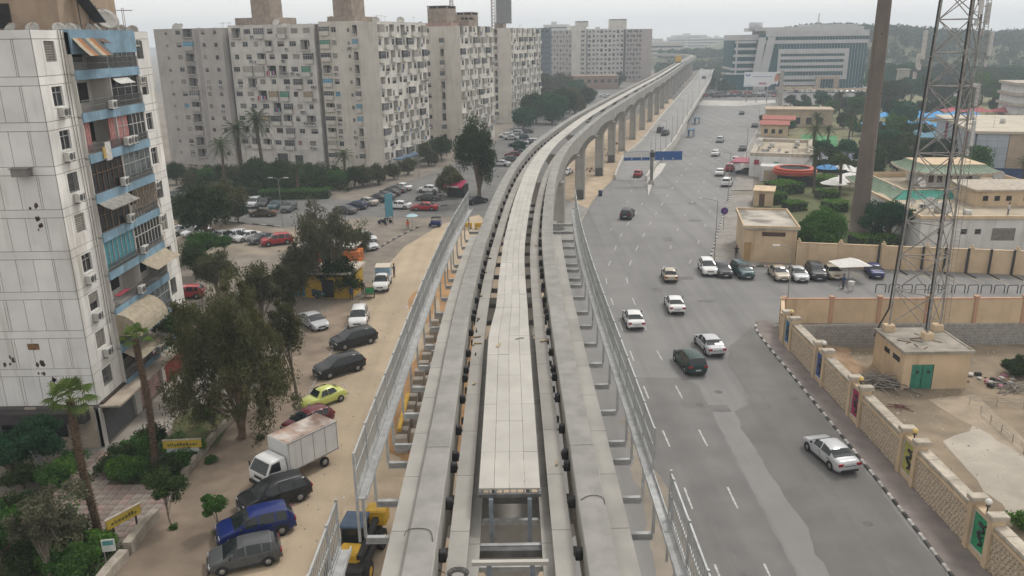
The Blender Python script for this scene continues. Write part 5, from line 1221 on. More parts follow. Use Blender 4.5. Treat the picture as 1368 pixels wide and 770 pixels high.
hut = thing('brown_hut', 'small beige hut with a brown door beside the roadside pavement', 'hut', G(1006, 275), R_(-20))
mb = MB(); mb.box(0, 3.2, 0, 5, 0, 2.5); mb.box(-.2, 3.4, -.2, 5.2, 2.5, 2.7); mb.build('wall', m_ochre, hut); mb = MB(); mb.box(.9, 1.8, -.05, 0, 0, 2.1); mb.build('door', m_brownf, hut)
for k, (p, w_, d_, h_, lab) in enumerate((((1034, 182), 7.5, 5, 3.4, 'nearest of three low roadside huts with red roofs'), ((1036, 174), 9, 5, 3.4, 'middle one of three low roadside huts with red roofs'), ((1041, 162), 9, 7, 3.2, 'farthest of three low roadside huts with red roofs'))):
    q = G(*p); h = thing('red_roofed_hut', lab, 'hut', (q.x-4, q.y, 0), R_(-19), 'red-roofed huts along the road')
    mb = MB(); mb.box(0, w_, 0, d_, 0, h_); mb.build('wall', m_ochre, h)
    mb = MB(); mb.add([(-.4, -.5, h_), (w_+.4, -.5, h_), (w_+.4, d_/2, h_+1), (-.4, d_/2, h_+1), (w_+.4, d_+.5, h_), (-.4, d_+.5, h_), (-.4, -.5, h_-.15), (w_+.4, -.5, h_-.15)], [(0, 1, 2, 3), (3, 2, 4, 5), (0, 6, 7, 1), (0, 3, 5), (1, 4, 2)]); mb.build('roof', M('brick_red_roof', (.36, .13, .10), .8, .12, 1.5), h)
    mb = MB()
    for x in (1, 3, 5): mb.box(x, x+1, -.04, 0, .9, 2.1)
    mb.build('shop_window', m_glass, h)
# ---- tall brown mast (floodlight pole) and lamp posts
mb = MB(); prof = [(1.5, 0), (1.5, .4), (1.25, .42)] + [(1.25 - .62*z/60, z) for z in np.arange(2, 60, 4)]; mb.lathe(prof, 28)
tm = thing('brown_mast', 'huge tapered brown steel mast rising out of the top of the frame', 'mast', G(1146, 310), 0); mb.build('shaft', M('brown_steel', (.155, .125, .105), .7, .1, .5, streak=.5, var2=.3, scale2=.1), tm)
r = random.Random(5); mb = MB()
for k in range(7): z = 4+4*k; a = -1.2 + r.uniform(-.7, .7); rad = 1.25 - .62*z/60; mb.cyl((rad*math.cos(a)*.97, rad*math.sin(a)*.97, z), (rad*math.cos(a)*1.03, rad*math.sin(a)*1.03, z), .12, .12, 8)
mb.build('access_cap', m_dark, tm)
def lamp_post(name, label, p, h, arm=(1.5, 0), group=None, r=.07, double=False):
    t = thing(name, label, 'street lamp', p, 0, group); mb = MB(); mb.cyl((0, 0, 0), (0, 0, .8), r*1.5, r*1.4, 8); mb.cyl((0, 0, .8), (0, 0, h), r, r*.6, 8); mb.build('pole', m_gst, t)
    for sgn in ((1, -1) if double else (1,)):
        a = Vector((arm[0]*sgn, arm[1]*sgn, .35)); mb = MB(); mb.tube([(0, 0, h-.05), (a.x*.4, a.y*.4, h+.22), (a.x, a.y, h+.32)], [r*.6, r*.55, r*.5], 6); mb.build('arm', m_gst, t)
        d = Vector((a.x, a.y, 0)).normalized(); hd = MB(); hd.obox(Vector((a.x, a.y, h+.3)), Vector((a.x, a.y, h+.3))+d*.7, .26, .12); hd.build('lamp_head', m_ac, t)
    return t
lamp_post('street_lamp', 'tall thin lamp post beside the parked cars at the wall corner', (28.2, 78.2, 0), 7.5, (-1.2, .2))
lamp_post('street_lamp', 'lamp post with arm over the road beside the purple sign', G(954, 350), 8.0, (-1.9, .2))
for i, (p, lab) in enumerate((((972, 270), 'lamp post on the road edge behind the purple sign'), ((996, 222), 'lamp post before the low white shop'), ((1012, 186), 'lamp post beside the red-roofed huts'), ((1022, 163), 'farthest lamp post on the right road edge'))): lamp_post('street_lamp', lab, G(*p), 8.5, (-1.8, .4), 'lamp posts on the right road edge')
ns = thing('road_sign', 'round purple no-stopping sign on a post at the pavement', 'sign', G(966, 309), 0)
mb = MB(); mb.cyl((0, 0, 0), (0, 0, 3.2), .05, .05, 8); mb.build('post', m_gst, ns)
mb = MB(); mb.cyl((0, -.06, 3.1), (0, -.09, 3.1), .55, .55, 20); pl = mb.build('plate', M('sign_purple', (.06, .045, .20), .5, .08, 3), ns)
mb = MB(); mb.obox((-.36, -.1, 3.46), (.36, -.1, 2.74), .02, .1); mb.build('red_bar', M('sign_red', (.32, .04, .07), .5, .08, 3), pl)
# ---- blue direction signs on their pole at the median tip
gy = thing('direction_sign', 'blue overhead direction signs on a thick pole at the median', 'sign', G(870, 247), 0)
mb = MB(); mb.cyl((0, 0, 0), (0, 0, .9), .75, .55, 14); mb.build('plinth', m_conc, gy); mb = MB(); mb.cyl((0, 0, .9), (0, 0, 6.9), .33, .28, 12); mb.build('pole', M('sign_pole', (.2, .19, .18), .6, .12, 2), gy)
m_sb = M('sign_blue', (.018, .085, .26), .5, .06, 2); m_sw = M('sign_white', (.55, .55, .54), .6, .06, 3)
mb = MB(); mb.obox((-5.6, .1, 5.9), (5.9, .1, 5.9), .14, .16); mb.obox((-5.6, .1, 5.2), (5.9, .1, 5.2), .14, .16); mb.build('cross_arm', m_gst, gy)
for (x0, x1, two) in ((-5.6, -.45, True), (.45, 5.9, False)):
    mb = MB(); mb.box(x0, x1, -.06, 0, 4.8, 6.6); bd = mb.build('sign_board', m_sb, gy)
    if two: mb = MB(); mb.box(x0+.05, x1-.05, -.075, -.061, 5.45, 6.5); mb.build('white_field', m_sw, bd)
    mb = MB()
    for zz in (4.84, 6.54): mb.box(x0+.04, x1-.04, -.09, -.08, zz, zz+.04)
    for xx in (x0+.03, x1-.07): mb.box(xx, xx+.04, -.09, -.08, 4.84, 6.58)
    mb.build('border', m_sw, bd)
    for ax in ((x0+x1)/2-1.0, (x0+x1)/2+.9):
        mb = MB(); y = -.1; mb.add([(ax-.05, y, 4.95), (ax+.05, y, 4.95), (ax+.05, y, 5.15), (ax-.05, y, 5.15), (ax-.18, y, 5.14), (ax+.18, y, 5.14), (ax, y, 5.38)], [(0, 1, 2, 3), (4, 5, 6)]); mb.build('arrow', m_sw, bd)
mb = MB(); mb.bbox(-.45, .45, -.35, .2, 5.5, 6.4, .05); mb.build('signal_box', m_blackst, gy)
# ================================================================== flyover, far buildings, hills
fly = thing('flyover_ramp', 'concrete flyover ramp rising beside the monorail piers', 'flyover', (0, 0, 0))
FC = catmull([(24.6, 164, .02), (30.3, 187, .75), (38.2, 210, 1.75), (49.5, 250, 3.0), (61, 290, 4.1), (84, 372, 5.5), (104, 445, 6.2), (121, 512, 6.4), (130, 548, 6.2), (146, 610, 4.6), (160, 670, 2.0)], 8)
def fw(i): return 3.0 + min(i, 8)/8*.9
m_par = M('parapet_concrete', (.52, .50, .46), .85, .1, .8, streak=.3, world=True)
def frow(i, off, dz):
    d = (FC[min(i+1, len(FC)-1)] - FC[max(i-1, 0)]); d.z = 0; d.normalize(); return FC[i] + Vector((d.y, -d.x, 0))*off + Vector((0, 0, dz))
for s0 in range(0, len(FC)-1, 4):
    e = min(s0+4, len(FC)-1); mb = MB()
    for i in range(s0, e):
        for (o0, o1, za, zb) in ((-1, 1, .0, .0),): mb.quad(frow(i, -fw(i), .02), frow(i, fw(i), .02), frow(i+1, fw(i+1), .02), frow(i+1, -fw(i+1), .02))
        for sd in (-1, 1): mb.quad(frow(i, sd*fw(i), .02), Vector((*frow(i, sd*fw(i), 0).xy, max(-.05, FC[i].z-1.4) if i > 26 else -.05)), Vector((*frow(i+1, sd*fw(i+1), 0).xy, max(-.05, FC[i+1].z-1.4) if i+1 > 26 else -.05)), frow(i+1, sd*fw(i+1), .02), 1)
    mb.build('roadway', [m_asph_l, m_par], fly)
    for sd in (-1, 1):
        mb = MB()
        for i in range(s0, e):
            a, b = sd*fw(i)-.02, sd*(fw(i)+.32); c, d = sd*fw(i+1)-.02, sd*(fw(i+1)+.32); h = .95
            mb.add([frow(i, a, 0), frow(i, b, -.5), frow(i, b, h), frow(i, a, h), frow(i+1, c, 0), frow(i+1, d, -.5), frow(i+1, d, h), frow(i+1, c, h)], [(0, 3, 7, 4), (3, 2, 6, 7), (2, 1, 5, 6), (0, 1, 2, 3), (4, 7, 6, 5)])
        mb.build('parapet', m_par, fly)
for i in range(28, len(FC)-10, 4):
    mb = MB()
    for o in (-2.4, 2.4): p = frow(i, o, 0); mb.cyl((p.x, p.y, 0), (p.x, p.y, p.z-1.2), .6, .6, 10)
    mb.build('pillar', m_pier, fly)
for k, i in enumerate((3, 6, 9, 12, 15, 18, 22, 26, 30, 35, 40, 45)):
    p = frow(i, fw(i)+.15, .9); d = frow(i, 0, 0) - frow(i, 1, 0)
    lamp_post('street_lamp', ('%s lamp post on the right parapet of the flyover ramp' % ('nearest', 'second', 'third', 'fourth', 'fifth', 'sixth', 'seventh', 'eighth', 'ninth', 'tenth', 'eleventh', 'farthest')[k]), p, 6.5, (d.x*1.6, d.y*1.6), 'lamp posts on the flyover', .06)
mb = MB(); mb.prism([tuple(frow(i, fw(i)+.4+o, 0).xy) for i, o in ((0, 0), (4, 0), (8, 0), (8, 1.6), (4, 1.8), (0, 1.2))] + [tuple(G(866, 263).xy)], 0, .16); md = mb.build('median_kerb', m_par, kind='structure')
for k, (p, lab) in enumerate((((931, 166), 'farther blue roadside shelter under the flyover'), ((923, 183), 'nearer blue roadside shelter under the flyover'))):
    t = thing('bus_shelter', lab, 'shelter', G(*p), R_(-20)); t.scale = (.7, .7, .8); mb = MB(); mb.box(-1.2, 1.2, -3, 3, 2.5, 2.75); mb.build('roof', M('shelter_blue', (.03, .11, .2), .6, .1, 2), t); mb = MB()
    for x in (-1, 1):
        for y in (-2.6, 0, 2.6): mb.box(x-.08, x+.08, y-.08, y+.08, 0, 2.5)
    mb.box(-1.05, -.95, -2.8, 2.8, .4, 2.2); mb.build('frame', M('shelter_blue', (0, 0, 0)), t)
# ---- teal glass office block
m_teal = M('teal_curtain_glass', (.006, .075, .088), .5, .15, .15, spec=.12, var2=.3, scale2=.08); m_ow = M('office_cladding', (.43, .43, .42), .6, .05, .3)
oA = G(1010, 120); oB = G(1152, 119); od = oB - oA; OL = od.length; of = thing('office_building', 'teal glass office block with white cladding bands before the hills', 'building', oA, math.atan2(od.y, od.x))
def ob(name, x0, x1, y0, y1, z0, z1, mt): mb = MB(); mb.box(x0, x1, y0, y1, z0, z1); return mb.build(name, mt, of)
ob('glass_body', 0, OL, 0, 42, 0, 28.5, m_teal)
k_ = OL/142.0
def px2(x): return (x-1010)*k_
for z0, z1 in ((27.2, 30.2), (23.6, 25.4)): ob('cladding_band', 3, OL+.3, -.7, 42, z0, z1, m_ow)
ob('roof_fascia', -2, OL-2, 2, 40, 30.2, 32.0, m_ow); ob('roof_edge', px2(1080), OL-4, 4, 38, 32, 33.2, M('pale_steel', (.42, .43, .44), .5, .05, .5))
fr0, fr1 = px2(1036), px2(1129)
ob('white_frame', fr0, fr1, -.9, -.02, 18.4, 20.9, m_ow); ob('white_frame', fr0, fr1, -.9, -.02, 5.2, 7.2, m_ow); ob('white_frame', fr0, fr0+1.2, -.9, -.02, 7.2, 18.4, m_ow); ob('white_frame', fr1-2.2, fr1, -.9, -.02, 7.2, 18.4, m_ow)
for k in range(3): ob('white_band', fr0+1.2, fr1-2.2, -.88, -.02, 9.3+3.1*k, 10.9+3.1*k, m_ow)
for k in range(30): ob('mullion', px2(1036)+k*(OL-px2(1036))/30, px2(1036)+k*(OL-px2(1036))/30+.12, -.12, 0, 0, 27.2, M('pale_steel', (0, 0, 0)))
ob('base_band', px2(1036), px2(1092), -1.0, -.02, 2.2, 4.0, m_ow); ob('base_wall', px2(1036), px2(1088), -.6, -.02, 0, 1.6, m_ochre)
for a, b, c, d in ((1088, 1094, 0, 6.8), (1112, 1118, 0, 6.8), (1094, 1112, 5.4, 6.8)): ob('entrance_portal', px2(a), px2(b), -2.6, -.02, c, d, M('portal_stone', (.40, .31, .24), .85, .08, 1))
mb = MB(); mb.add([(-1, -1.2, 0), (4.0, -1.2, 0), (8.0, -1.2, 27), (4.2, -1.2, 27), (-1, 0, 0), (4, 0, 0), (8, 0, 27), (4.2, 0, 27)], [(0, 1, 2, 3), (0, 3, 7, 4), (1, 5, 6, 2), (3, 2, 6, 7)]); mb.build('slanted_pylon', m_ow, of)
mb = MB(); mb.add([(-3.5, -1.0, 0), (-.2, -1.0, 0), (3.2, -1.0, 27), (-.5, -1.0, 27), (-3.5, 0, 0), (-.2, 0, 0), (3.2, 0, 27), (-.5, 0, 27)], [(0, 1, 2, 3), (0, 3, 7, 4), (1, 5, 6, 2), (3, 2, 6, 7)]); mb.build('slanted_pylon', m_ow, of)
ob('side_wing', -13, -1, 4, 40, 0, 25.5, m_teal)
for k in range(7): ob('wing_band', -13.6 + .25*k, -.9, 3.2, 40.2, 3.0+3.5*k, 4.3+3.5*k, m_ow)
ob('wing_pier', -11.5, -10.6, 2.9, 3.2, 0, 25.5, m_ow); ob('wing_cap', -13, 1, 3, 40, 25.6, 28.4, m_ow); ob('podium', -16, -2, -2, 10, 0, 8, m_teal); ob('podium_cap', -16.3, -1.8, -2.3, 10.3, 8, 8.6, m_ow)
mb = MB(); mb.lathe([(0, 0), (3.6, 0), (3.6, 4.5), (0, 4.5)], 18); mb.build('roof_drum', M('pale_steel', (0, 0, 0)), of, loc=(-1, 9, 30.2))
mb = MB(); mb.cyl((0, 0, 0), (0, 0, 7), .5, .25, 8); mb.build('roof_mast', m_ow, of, loc=(px2(1093), 12, 32))
# forecourt wall, gate row
ob('forecourt_wall', px2(1040), OL+40, -20, -19.5, 0, 1.6, m_ochre)
# ---- billboard with portrait and its concrete pylon
bb0 = G(1017, 137); bb = thing('billboard', 'wide white billboard with a suited portrait before the office block', 'billboard', bb0, R_(-14))
W2, zb, zt_ = 7.9, zat(bb0, 116), zat(bb0, 96.5)
mb = MB(); mb.box(-W2, W2, 0, .35, zb, zt_); pb = mb.build('panel', M('poster_white', (.60, .61, .63), .5, .03, .3), bb)
mb = MB()
for x in (-6.4, -2.2, 2.2, 6.4): mb.cyl((x, .5, 0), (x, .5, zt_-.5), .22, .2, 8)
for z in (zb+.6, zt_-.8): mb.obox((-W2, .5, z), (W2, .5, z), .2, .2)
mb.build('support_frame', m_gst, bb)
hh = zt_ - zb
def flat(name, pts, mt, y=-.02): mb = MB(); mb.add([(x, y, zb + z) for x, z in pts], [tuple(range(len(pts)))]); mb.build(name, mt, pb)
flat('poster_suit', [(2.7, .02), (7.85, .02), (7.85, hh*.33), (6.9, hh*.42), (5.8, hh*.36), (5.2, hh*.2), (3.6, hh*.14)], M('poster_navy', (.02, .035, .09), .5, .05, 2))
flat('poster_shirt', [(5.4, hh*.24), (6.0, hh*.1), (6.5, hh*.38), (5.7, hh*.4)], M('poster_white', (0, 0, 0)), -.03)
flat('poster_face', [(4.9, hh*.42), (5.2, hh*.33), (5.9, hh*.3), (6.7, hh*.4), (7.0, hh*.6), (6.9, hh*.8), (6.3, hh*.92), (5.5, hh*.9), (5.0, hh*.78), (4.85, hh*.6), (4.7, hh*.52)], M('poster_skin', (.42, .20, .13), .6, .1, .8), -.025)
flat('poster_hair', [(6.3, hh*.92), (6.9, hh*.86), (7.15, hh*.7), (7.0, hh*.5), (6.75, hh*.55), (6.8, hh*.75), (6.2, hh*.86), (5.4, hh*.9)], M('poster_hair', (.05, .035, .03), .6, .1, 2), -.03)
flat('poster_logo', [(-6.4+.95*math.cos(t)*1.1, hh*.8+.62*math.sin(t)) for t in np.linspace(0, 5.9, 14)], M('poster_blue', (.04, .12, .33), .5, .05, 2)); flat('poster_logo_mark', [(-6.9, hh*.78), (-5.9, hh*.78), (-6.1, hh*.88), (-6.6, hh*.9)], M('poster_white', (0, 0, 0)), -.03)
for (x0, x1, z0, z1, mt) in ((-4.2, 3.2, .66, .70, M('poster_blue', (0, 0, 0))), (-1.6, 1.2, .14, .28, M('sign_red', (0, 0, 0))), (-7.4, -3.6, .05, .08, M('poster_blue', (0, 0, 0)))):
    r = random.Random(int(x0*9)); x = x0
    while x < x1: w_ = r.uniform(.25, .6); flat('poster_word', [(x, hh*z0), (x+w_, hh*z0), (x+w_, hh*(z1+r.uniform(-.005, .02))), (x, hh*z1)], mt); x += w_+.14
py = thing('concrete_pylon', 'thin concrete pylon standing right of the billboard', 'pylon', G(1041, 146), 0); mb = MB(); mb.obox((0, 0, 0), (0, 0, zat(G(1041, 146), 94)), 1.25, 1.0); mb.build('shaft', m_pier, py); mb = MB(); mb.box(-.8, .8, -.65, .65, 0, .5); mb.build('foot', m_pier, py)
# ---- far apartment complex
r = random.Random(2)
def fa_ops(L, n, nf, fh, z0, seed):
    r = random.Random(seed); o = []
    for f in range(nf):
        for c in range(n):
            a = L/n*c
            if (f+c) % 2: o.append((a+L/n*.18, a+L/n*.82, z0+fh*f+.5, z0+fh*f+2.5, r.choice(['grl', 'bal', 'grl', 'enc5'])))
            else: o.append((a+L/n*.35, a+L/n*.35+1.3, z0+fh*f+1.0, z0+fh*f+2.2, r.choice(['grl', 'brn'])))
    return o
m_pinkg = M('rosy_grey_render', (.36, .31, .285), .9, .06, .3, streak=.25)
def fx(px, Y): # world x at depth Y, ground
    lo, hi = -200, 400
    for _ in range(40):
        mid = (lo+hi)/2
        if P((mid, Y, 0))[0] < px: lo = mid
        else: hi = mid
    return lo
X0, X1, X2, X3 = fx(784, 552), fx(832, 552), fx(868, 552), fx(757, 552)
b1, fr1 = block('apartment_complex', 'far pale apartment front with dark chequered balconies beyond the trees', (X0, 552), 0, X1-X0, 20, 33.5, (m_wpale,), {'S': fa_ops(X1-X0, 9, 11, 2.9, 1.2, 3)})
roofbits(b1, X1-X0, 18, 33.5, 8, 3); penthouse(b1, 15, 26, 4, 12, 33, 39.5, m_wbeige)
b2, fr2 = block('apartment_complex', 'right wing of the far pale apartment complex beside the monorail', (X1+1.2, 549), 0, X2-X1-1.2, 22, 33.0, (m_pinkg,), {'S': fa_ops(X2-X1-8, 5, 11, 2.9, 1.2, 5)})
b3, fr3 = block('apartment_complex', 'beige corner tower of the far apartment complex', (X3+3, 550), 0, X0-X3-4, 18, 35.5, (m_wbeige,), {'S': colw(6, 8.5, 1.2, 2.9, 11, .5, 2.4, ['bal', 'enc'], 8) + colw(9.6, 10.6, 1.2, 2.9, 11, 1, 2.2, ['win'], 9)}); penthouse(b3, 3, 11, 3, 12, 35, 38.5, m_wbeige)
XL = fx(735, 585)
dv = Vector((X3+3 - XL, 550-585, 0)); b4, fr4 = block('apartment_complex', 'rosy side wing of the far apartment complex with rows of small windows', (XL, 585), math.atan2(dv.y, dv.x), dv.length, 16, 33, (m_pinkg,), {'S': fa_ops(dv.length, 7, 11, 2.9, 1.2, 7)}); roofbits(b4, dv.length, 14, 33, 8, 5)
XS = fx(720, 470); b5, fr5 = block('apartment_block', 'dark blue-grey tower squeezed behind the farthest beige slab', (XS-9, 470), 0, 16, 16, 33.5, (M('slate_render', (.10, .125, .155), .8, .08, .5),), {'S': colw(9.5, 15, 1.2, 2.9, 11, .5, 2.2, ['enc', 'bal'], 8)}); roofbits(b5, 16, 14, 33.5, 6, 5)
lb = thing('brick_warehouse', 'long low brown brick building before the far apartments', 'building', (fx(745, 470), 470, 0), .0); Lw = fx(826, 470) - fx(745, 470)
mb = MB(); mb.box(0, Lw, 0, 14, 0, 7); mb.box(-.3, Lw+.3, -.3, 14.3, 7, 7.4); mb.build('wall', M('brown_brick', (.25, .165, .12), .9, .1, 1.2, streak=.2), lb)
for k in range(9): mb = MB(); mb.box(1.5+k*Lw/9, 3.4+k*Lw/9, -.05, 0, 3.6, 5.4); mb.build('window', m_dark, lb)
# ---- skyline blocks beyond the hills' foot
r = random.Random(31)
for k, (px, top, w_, Y, lab) in enumerate([(742, 33, 26, 900, 'hazy pale block on the skyline left of the far apartments'), (884, 56, 40, 820, 'wide hazy flat block above the viaduct bend'), (905, 50, 30, 1300, 'hazy slim skyline block behind the bend'), (922, 47, 60, 1500, 'hazy skyline block with stepped roof'), (948, 52, 70, 1250, 'broad pale hazy block left of the office'), (968, 50, 40, 1600, 'distant faint skyline block nearest the office'), (872, 52, 40, 1700, 'faintest skyline block right of the apartments'), (1000, 49, 40, 1800, 'faint distant block behind the office wing')]):
    X = fx(px, Y); Hk = zat((X, Y), top); t = thing('skyline_block', lab, 'building', (X - w_/2, Y, 0), r.uniform(-.2, .2), 'distant skyline blocks')
    mb = MB(); mb.box(0, w_, 0, 20, 0, Hk); mb.box(w_*.3, w_*.5, 4, 12, Hk, Hk+3); mb.build('wall', m_wpale, t)
    for f in range(max(2, int(Hk/4))): mb = MB(); mb.box(1, w_-1, -.2, 0, 2+f*4, 3.4+f*4); mb.build('window_band', m_dark, t)
# ---- hills
def hill_h(x, y):
    t = min(max((y - 470 + .10*(x-300))/230.0, 0), 1); s_ = t*t*(3-2*t)
    e = min(max((x - 150 - (y-470)*.15)/70.0, 0), 1); e = e*e*(3-2*e)
    low = .35 + .65*e if y > 760 else e
    return s_*low*(25 + 3*math.sin(x*.011) + 2.5*math.sin(x*.023+1.3) + 1.5*math.sin(y*.02)) - .3
mb = MB(); nx, ny = 70, 50; vs = []
for j in range(ny+1):
    for i in range(nx+1):
        x = -300 + 2300*(i/nx); y = 440 + 1500*(j/ny)**1.5; vs.append((x, y, hill_h(x, y)))
mb.add(vs, [(j*(nx+1)+i, j*(nx+1)+i+1, (j+1)*(nx+1)+i+1, (j+1)*(nx+1)+i) for j in range(ny) for i in range(nx)], 0, True)
mb.build('hill', M('hill_scrub', (.07, .085, .04), .95, .22, .05, var2=.4, scale2=.012, world=True, col2=(.13, .125, .07)), kind='structure')
# ================================================================== vegetation
def qmesh(name, V, tint, mat):
    """mesh of loose leaf quads: V (n,4,3)"""
    n = len(V); me = bpy.data.meshes.new(name); me.vertices.add(n*4); me.vertices.foreach_set('co', V.reshape(-1).astype(np.float32))
    me.loops.add(n*4); me.loops.foreach_set('vertex_index', np.arange(n*4, dtype=np.int32)); me.polygons.add(n)
    me.polygons.foreach_set('loop_start', np.arange(0, n*4, 4, dtype=np.int32))
    at = me.attributes.new('tint', 'FLOAT', 'FACE'); at.data.foreach_set('value', tint.astype(np.float32)); me.materials.append(mat); me.update(); me.validate(); return me
def leaves(C, size, rng, droop=0.0, asp=.5, flat=0.0):
    """leaf quads at centres C"""
    n = len(C); d = rng.normal(size=(n, 3)); d[:, 2] -= droop; d[:, 2] *= (1-flat); d /= np.linalg.norm(d, axis=1, keepdims=True)
    e = rng.normal(size=(n, 3)); e -= d*np.sum(e*d, 1, keepdims=True); e /= np.linalg.norm(e, axis=1, keepdims=True)
    s = size*rng.uniform(.6, 1.35, (n, 1)); a = d*s*.5; b = e*s*.5*asp
    return np.stack([C-a, C-a*.1+b, C+a, C-a*.1-b], 1)
def clumps(rng, centres, radii, per, squash=.8, hang=0.0):
    out = []
    for c, r in zip(centres, radii):
        p = rng.normal(size=(per, 3)); p /= np.linalg.norm(p, axis=1, keepdims=True); p *= (rng.uniform(0, 1, (per, 1))**.45)*r; p[:, 2] *= squash
        if hang: p[:, 2] -= hang*rng.uniform(0, 1, per)**2*r
        out.append(p + c)
    return np.concatenate(out)
LM = dict(dark=leafmat('leaf_dark', (.026, .050, .016), (.060, .085, .028)), olive=leafmat('leaf_olive', (.058, .066, .028), (.14, .135, .068), .4), mid=leafmat('leaf_mid', (.035, .095, .02), (.085, .165, .04)),
          bright=leafmat('leaf_bright', (.06, .15, .025), (.14, .24, .05)), grey=leafmat('leaf_grey', (.075, .082, .05), (.13, .125, .08)), fan=leafmat('leaf_fan', (.055, .10, .025), (.15, .20, .05)), palm=leafmat('leaf_palm', (.042, .062, .028), (.085, .10, .045)), hill=leafmat('leaf_hill', (.022, .045, .022), (.05, .075, .035)), bluegreen=leafmat('leaf_bluegreen', (.022, .07, .032), (.05, .12, .055)))
m_bark = M('bark', (.16, .115, .075), .95, .25, 3, bump=.6, bscale=9); m_barkg = M('grey_bark', (.21, .175, .135), .95, .2, 3, bump=.5, bscale=9)
def crown_pts(rng, n, rx, ry, rz, zc, shape='round'):
    # several overlapping lobes of different size make an uneven outline
    nl = int(rng.integers(5, 8)); out = []
    for k in range(nl):
        a = 2*math.pi*(k + rng.uniform(-.3, .3))/(nl-1); f = 0 if k == nl-1 else rng.uniform(.38, .62); lr = rng.uniform(.42, .62)
        c = np.array([math.cos(a)*f*rx, math.sin(a)*f*ry, (rng.uniform(-.5, .45) if k < nl-1 else .38)*rz]); m = n//nl + 1
        p = rng.normal(size=(m, 3)); p /= np.linalg.norm(p, axis=1, keepdims=True); p *= rng.uniform(.25, 1, (m, 1))**.6
        out.append(p*np.array([rx, ry, rz])*lr + c)
    p = np.concatenate(out)[:n]; p = np.concatenate([p, out[0][:max(0, n-len(p))]]) if len(p) < n else p
    p[:, 2] += zc
    return p
def tree_meshes(seed, h, crown_z0, rx, ry, mat, leaf=.34, ncl=60, per=220, clr=.9, hang=0.0, droop=.4, trunk_r=.28, lean=(0, 0), bark=None, forks=5, skirt=0, squash=.8, asp=.5):
    rng = np.random.default_rng(seed); zc = (h + crown_z0)/2; rz = (h - crown_z0)/2
    cc = crown_pts(rng, ncl, rx*.85, ry*.85, rz*.88, zc); cc[:, 0] += lean[0]*(cc[:, 2]/h); cc[:, 1] += lean[1]*(cc[:, 2]/h)
    if skirt:      # low drooping boughs round the trunk
        a = rng.uniform(0, 6.28, skirt); q = rng.uniform(.35, .95, skirt); cc = np.concatenate([cc, np.column_stack([np.cos(a)*q*rx, np.sin(a)*q*ry, rng.uniform(.16, .5, skirt)*h])]); ncl = len(cc)
    rad = clr*rng.uniform(.55, 1.3, ncl)*np.where(rng.random(ncl) < .25, .55, 1.0)
    C = clumps(rng, cc, rad, per, squash, hang); C = C[C[:, 2] > crown_z0*.35]
    V = leaves(C, leaf, rng, droop, asp); t = np.clip(rng.normal(.45, .25, len(C)), 0, 1)
    cm = qmesh('crown', V, t, mat)
    mb = MB(); top = Vector((lean[0]*.6, lean[1]*.6, crown_z0 + (h-crown_z0)*.45))
    p0 = Vector((0, 0, -.1)); pm_ = Vector((lean[0]*.2+rng.uniform(-.2, .2), lean[1]*.2+rng.uniform(-.2, .2), crown_z0*.7)); path = catmull([p0, pm_, top], 5)
    mb.tube(path, [trunk_r*(1.25 - .85*k/(len(path)-1)) for k in range(len(path))], 8)
    idx = rng.choice(ncl, min(forks*3, ncl), replace=False)
    for k in idx:
        b = path[rng.integers(3, len(path))]; e = Vector(cc[k]); m_ = b.lerp(e, .5) + Vector((0, 0, .3)); mb.tube([b, m_, e], [trunk_r*.42, trunk_r*.28, trunk_r*.08], 5)
    return cm, mb.mesh('trunk', bark or m_bark)
def tree(name, label, p, meshes, rz=0.0, sc=1.0, group=None, cat='tree'):
    t = thing(name, label, cat, p, rz, group); t.scale = (sc,)*3 if not hasattr(sc, '__len__') else sc
    obj('crown', meshes[0], t); obj('trunk', meshes[1], t); return t
def hgt(b, row): return zat((b.x, b.y), row)
def wpx(b, px): return px * (b - CAM).dot(_F) / FPX
# --- big drooping dark tree in front of the white block
b = G(320, 588); h = hgt(b, 338)
tree('large_tree', 'large drooping dark olive tree standing on the left pavement', b, tree_meshes(1, h, h*.10, wpx(b, 92), wpx(b, 74), LM['olive'], .26, 210, 200, .72, 2.6, 1.4, .32, (1.0, .2), m_bark, 9, 90, asp=.3))
for (px_, py_, row_, rx_, sd_x, lab_) in ((352, 440, 345, 3.0, 141, 'olive tree behind the large drooping tree'), (292, 400, 335, 2.6, 142, 'thin olive tree between the white block and the dusty strip'), (388, 415, 340, 2.2, 143, 'small olive tree left of the yellow kiosk'), (262, 372, 318, 2.4, 144, 'bushy green tree at the corner of the white block')):
    bq_ = G(px_, py_); tree('olive_tree', lab_, bq_, tree_meshes(sd_x, hgt(bq_, row_), .7, rx_, rx_*.9, LM['olive' if sd_x != 144 else 'dark'], .3, 70, 150, .75, 1.0, .8, .16, (0, 0), m_barkg, 7, asp=.35))
b2 = G(398, 535); h2 = hgt(b2, 395)
tree('slender_tree', 'slender leaning tree with bare lower trunk beside the yellow beetle car', b2, tree_meshes(2, h2, h2*.42, 1.7, 1.7, LM['olive'], .28, 34, 200, .75, 1.4, 1.2, .13, (-.9, .3), m_barkg, 5, asp=.32))
b3 = G(257, 530); h3 = hgt(b3, 405)
tree('open_crowned_tree', 'open crowned green tree between the white block and the dark tree', b3, tree_meshes(3, h3, h3*.45, 2.9, 2.6, LM['dark'], .26, 48, 130, .7, .3, .3, .22, (.3, 0), m_barkg, 6))
b4 = G(438, 396); h4 = hgt(b4, 250)
tree('feathery_tree', 'tall sparse feathery tree beside the yellow kiosk', b4, tree_meshes(4, h4, h4*.2, wpx(b4, 58), wpx(b4, 48), LM['grey'], .34, 120, 130, .9, 2.4, 1.5, .26, (.2, 0), m_barkg, 9, asp=.3))
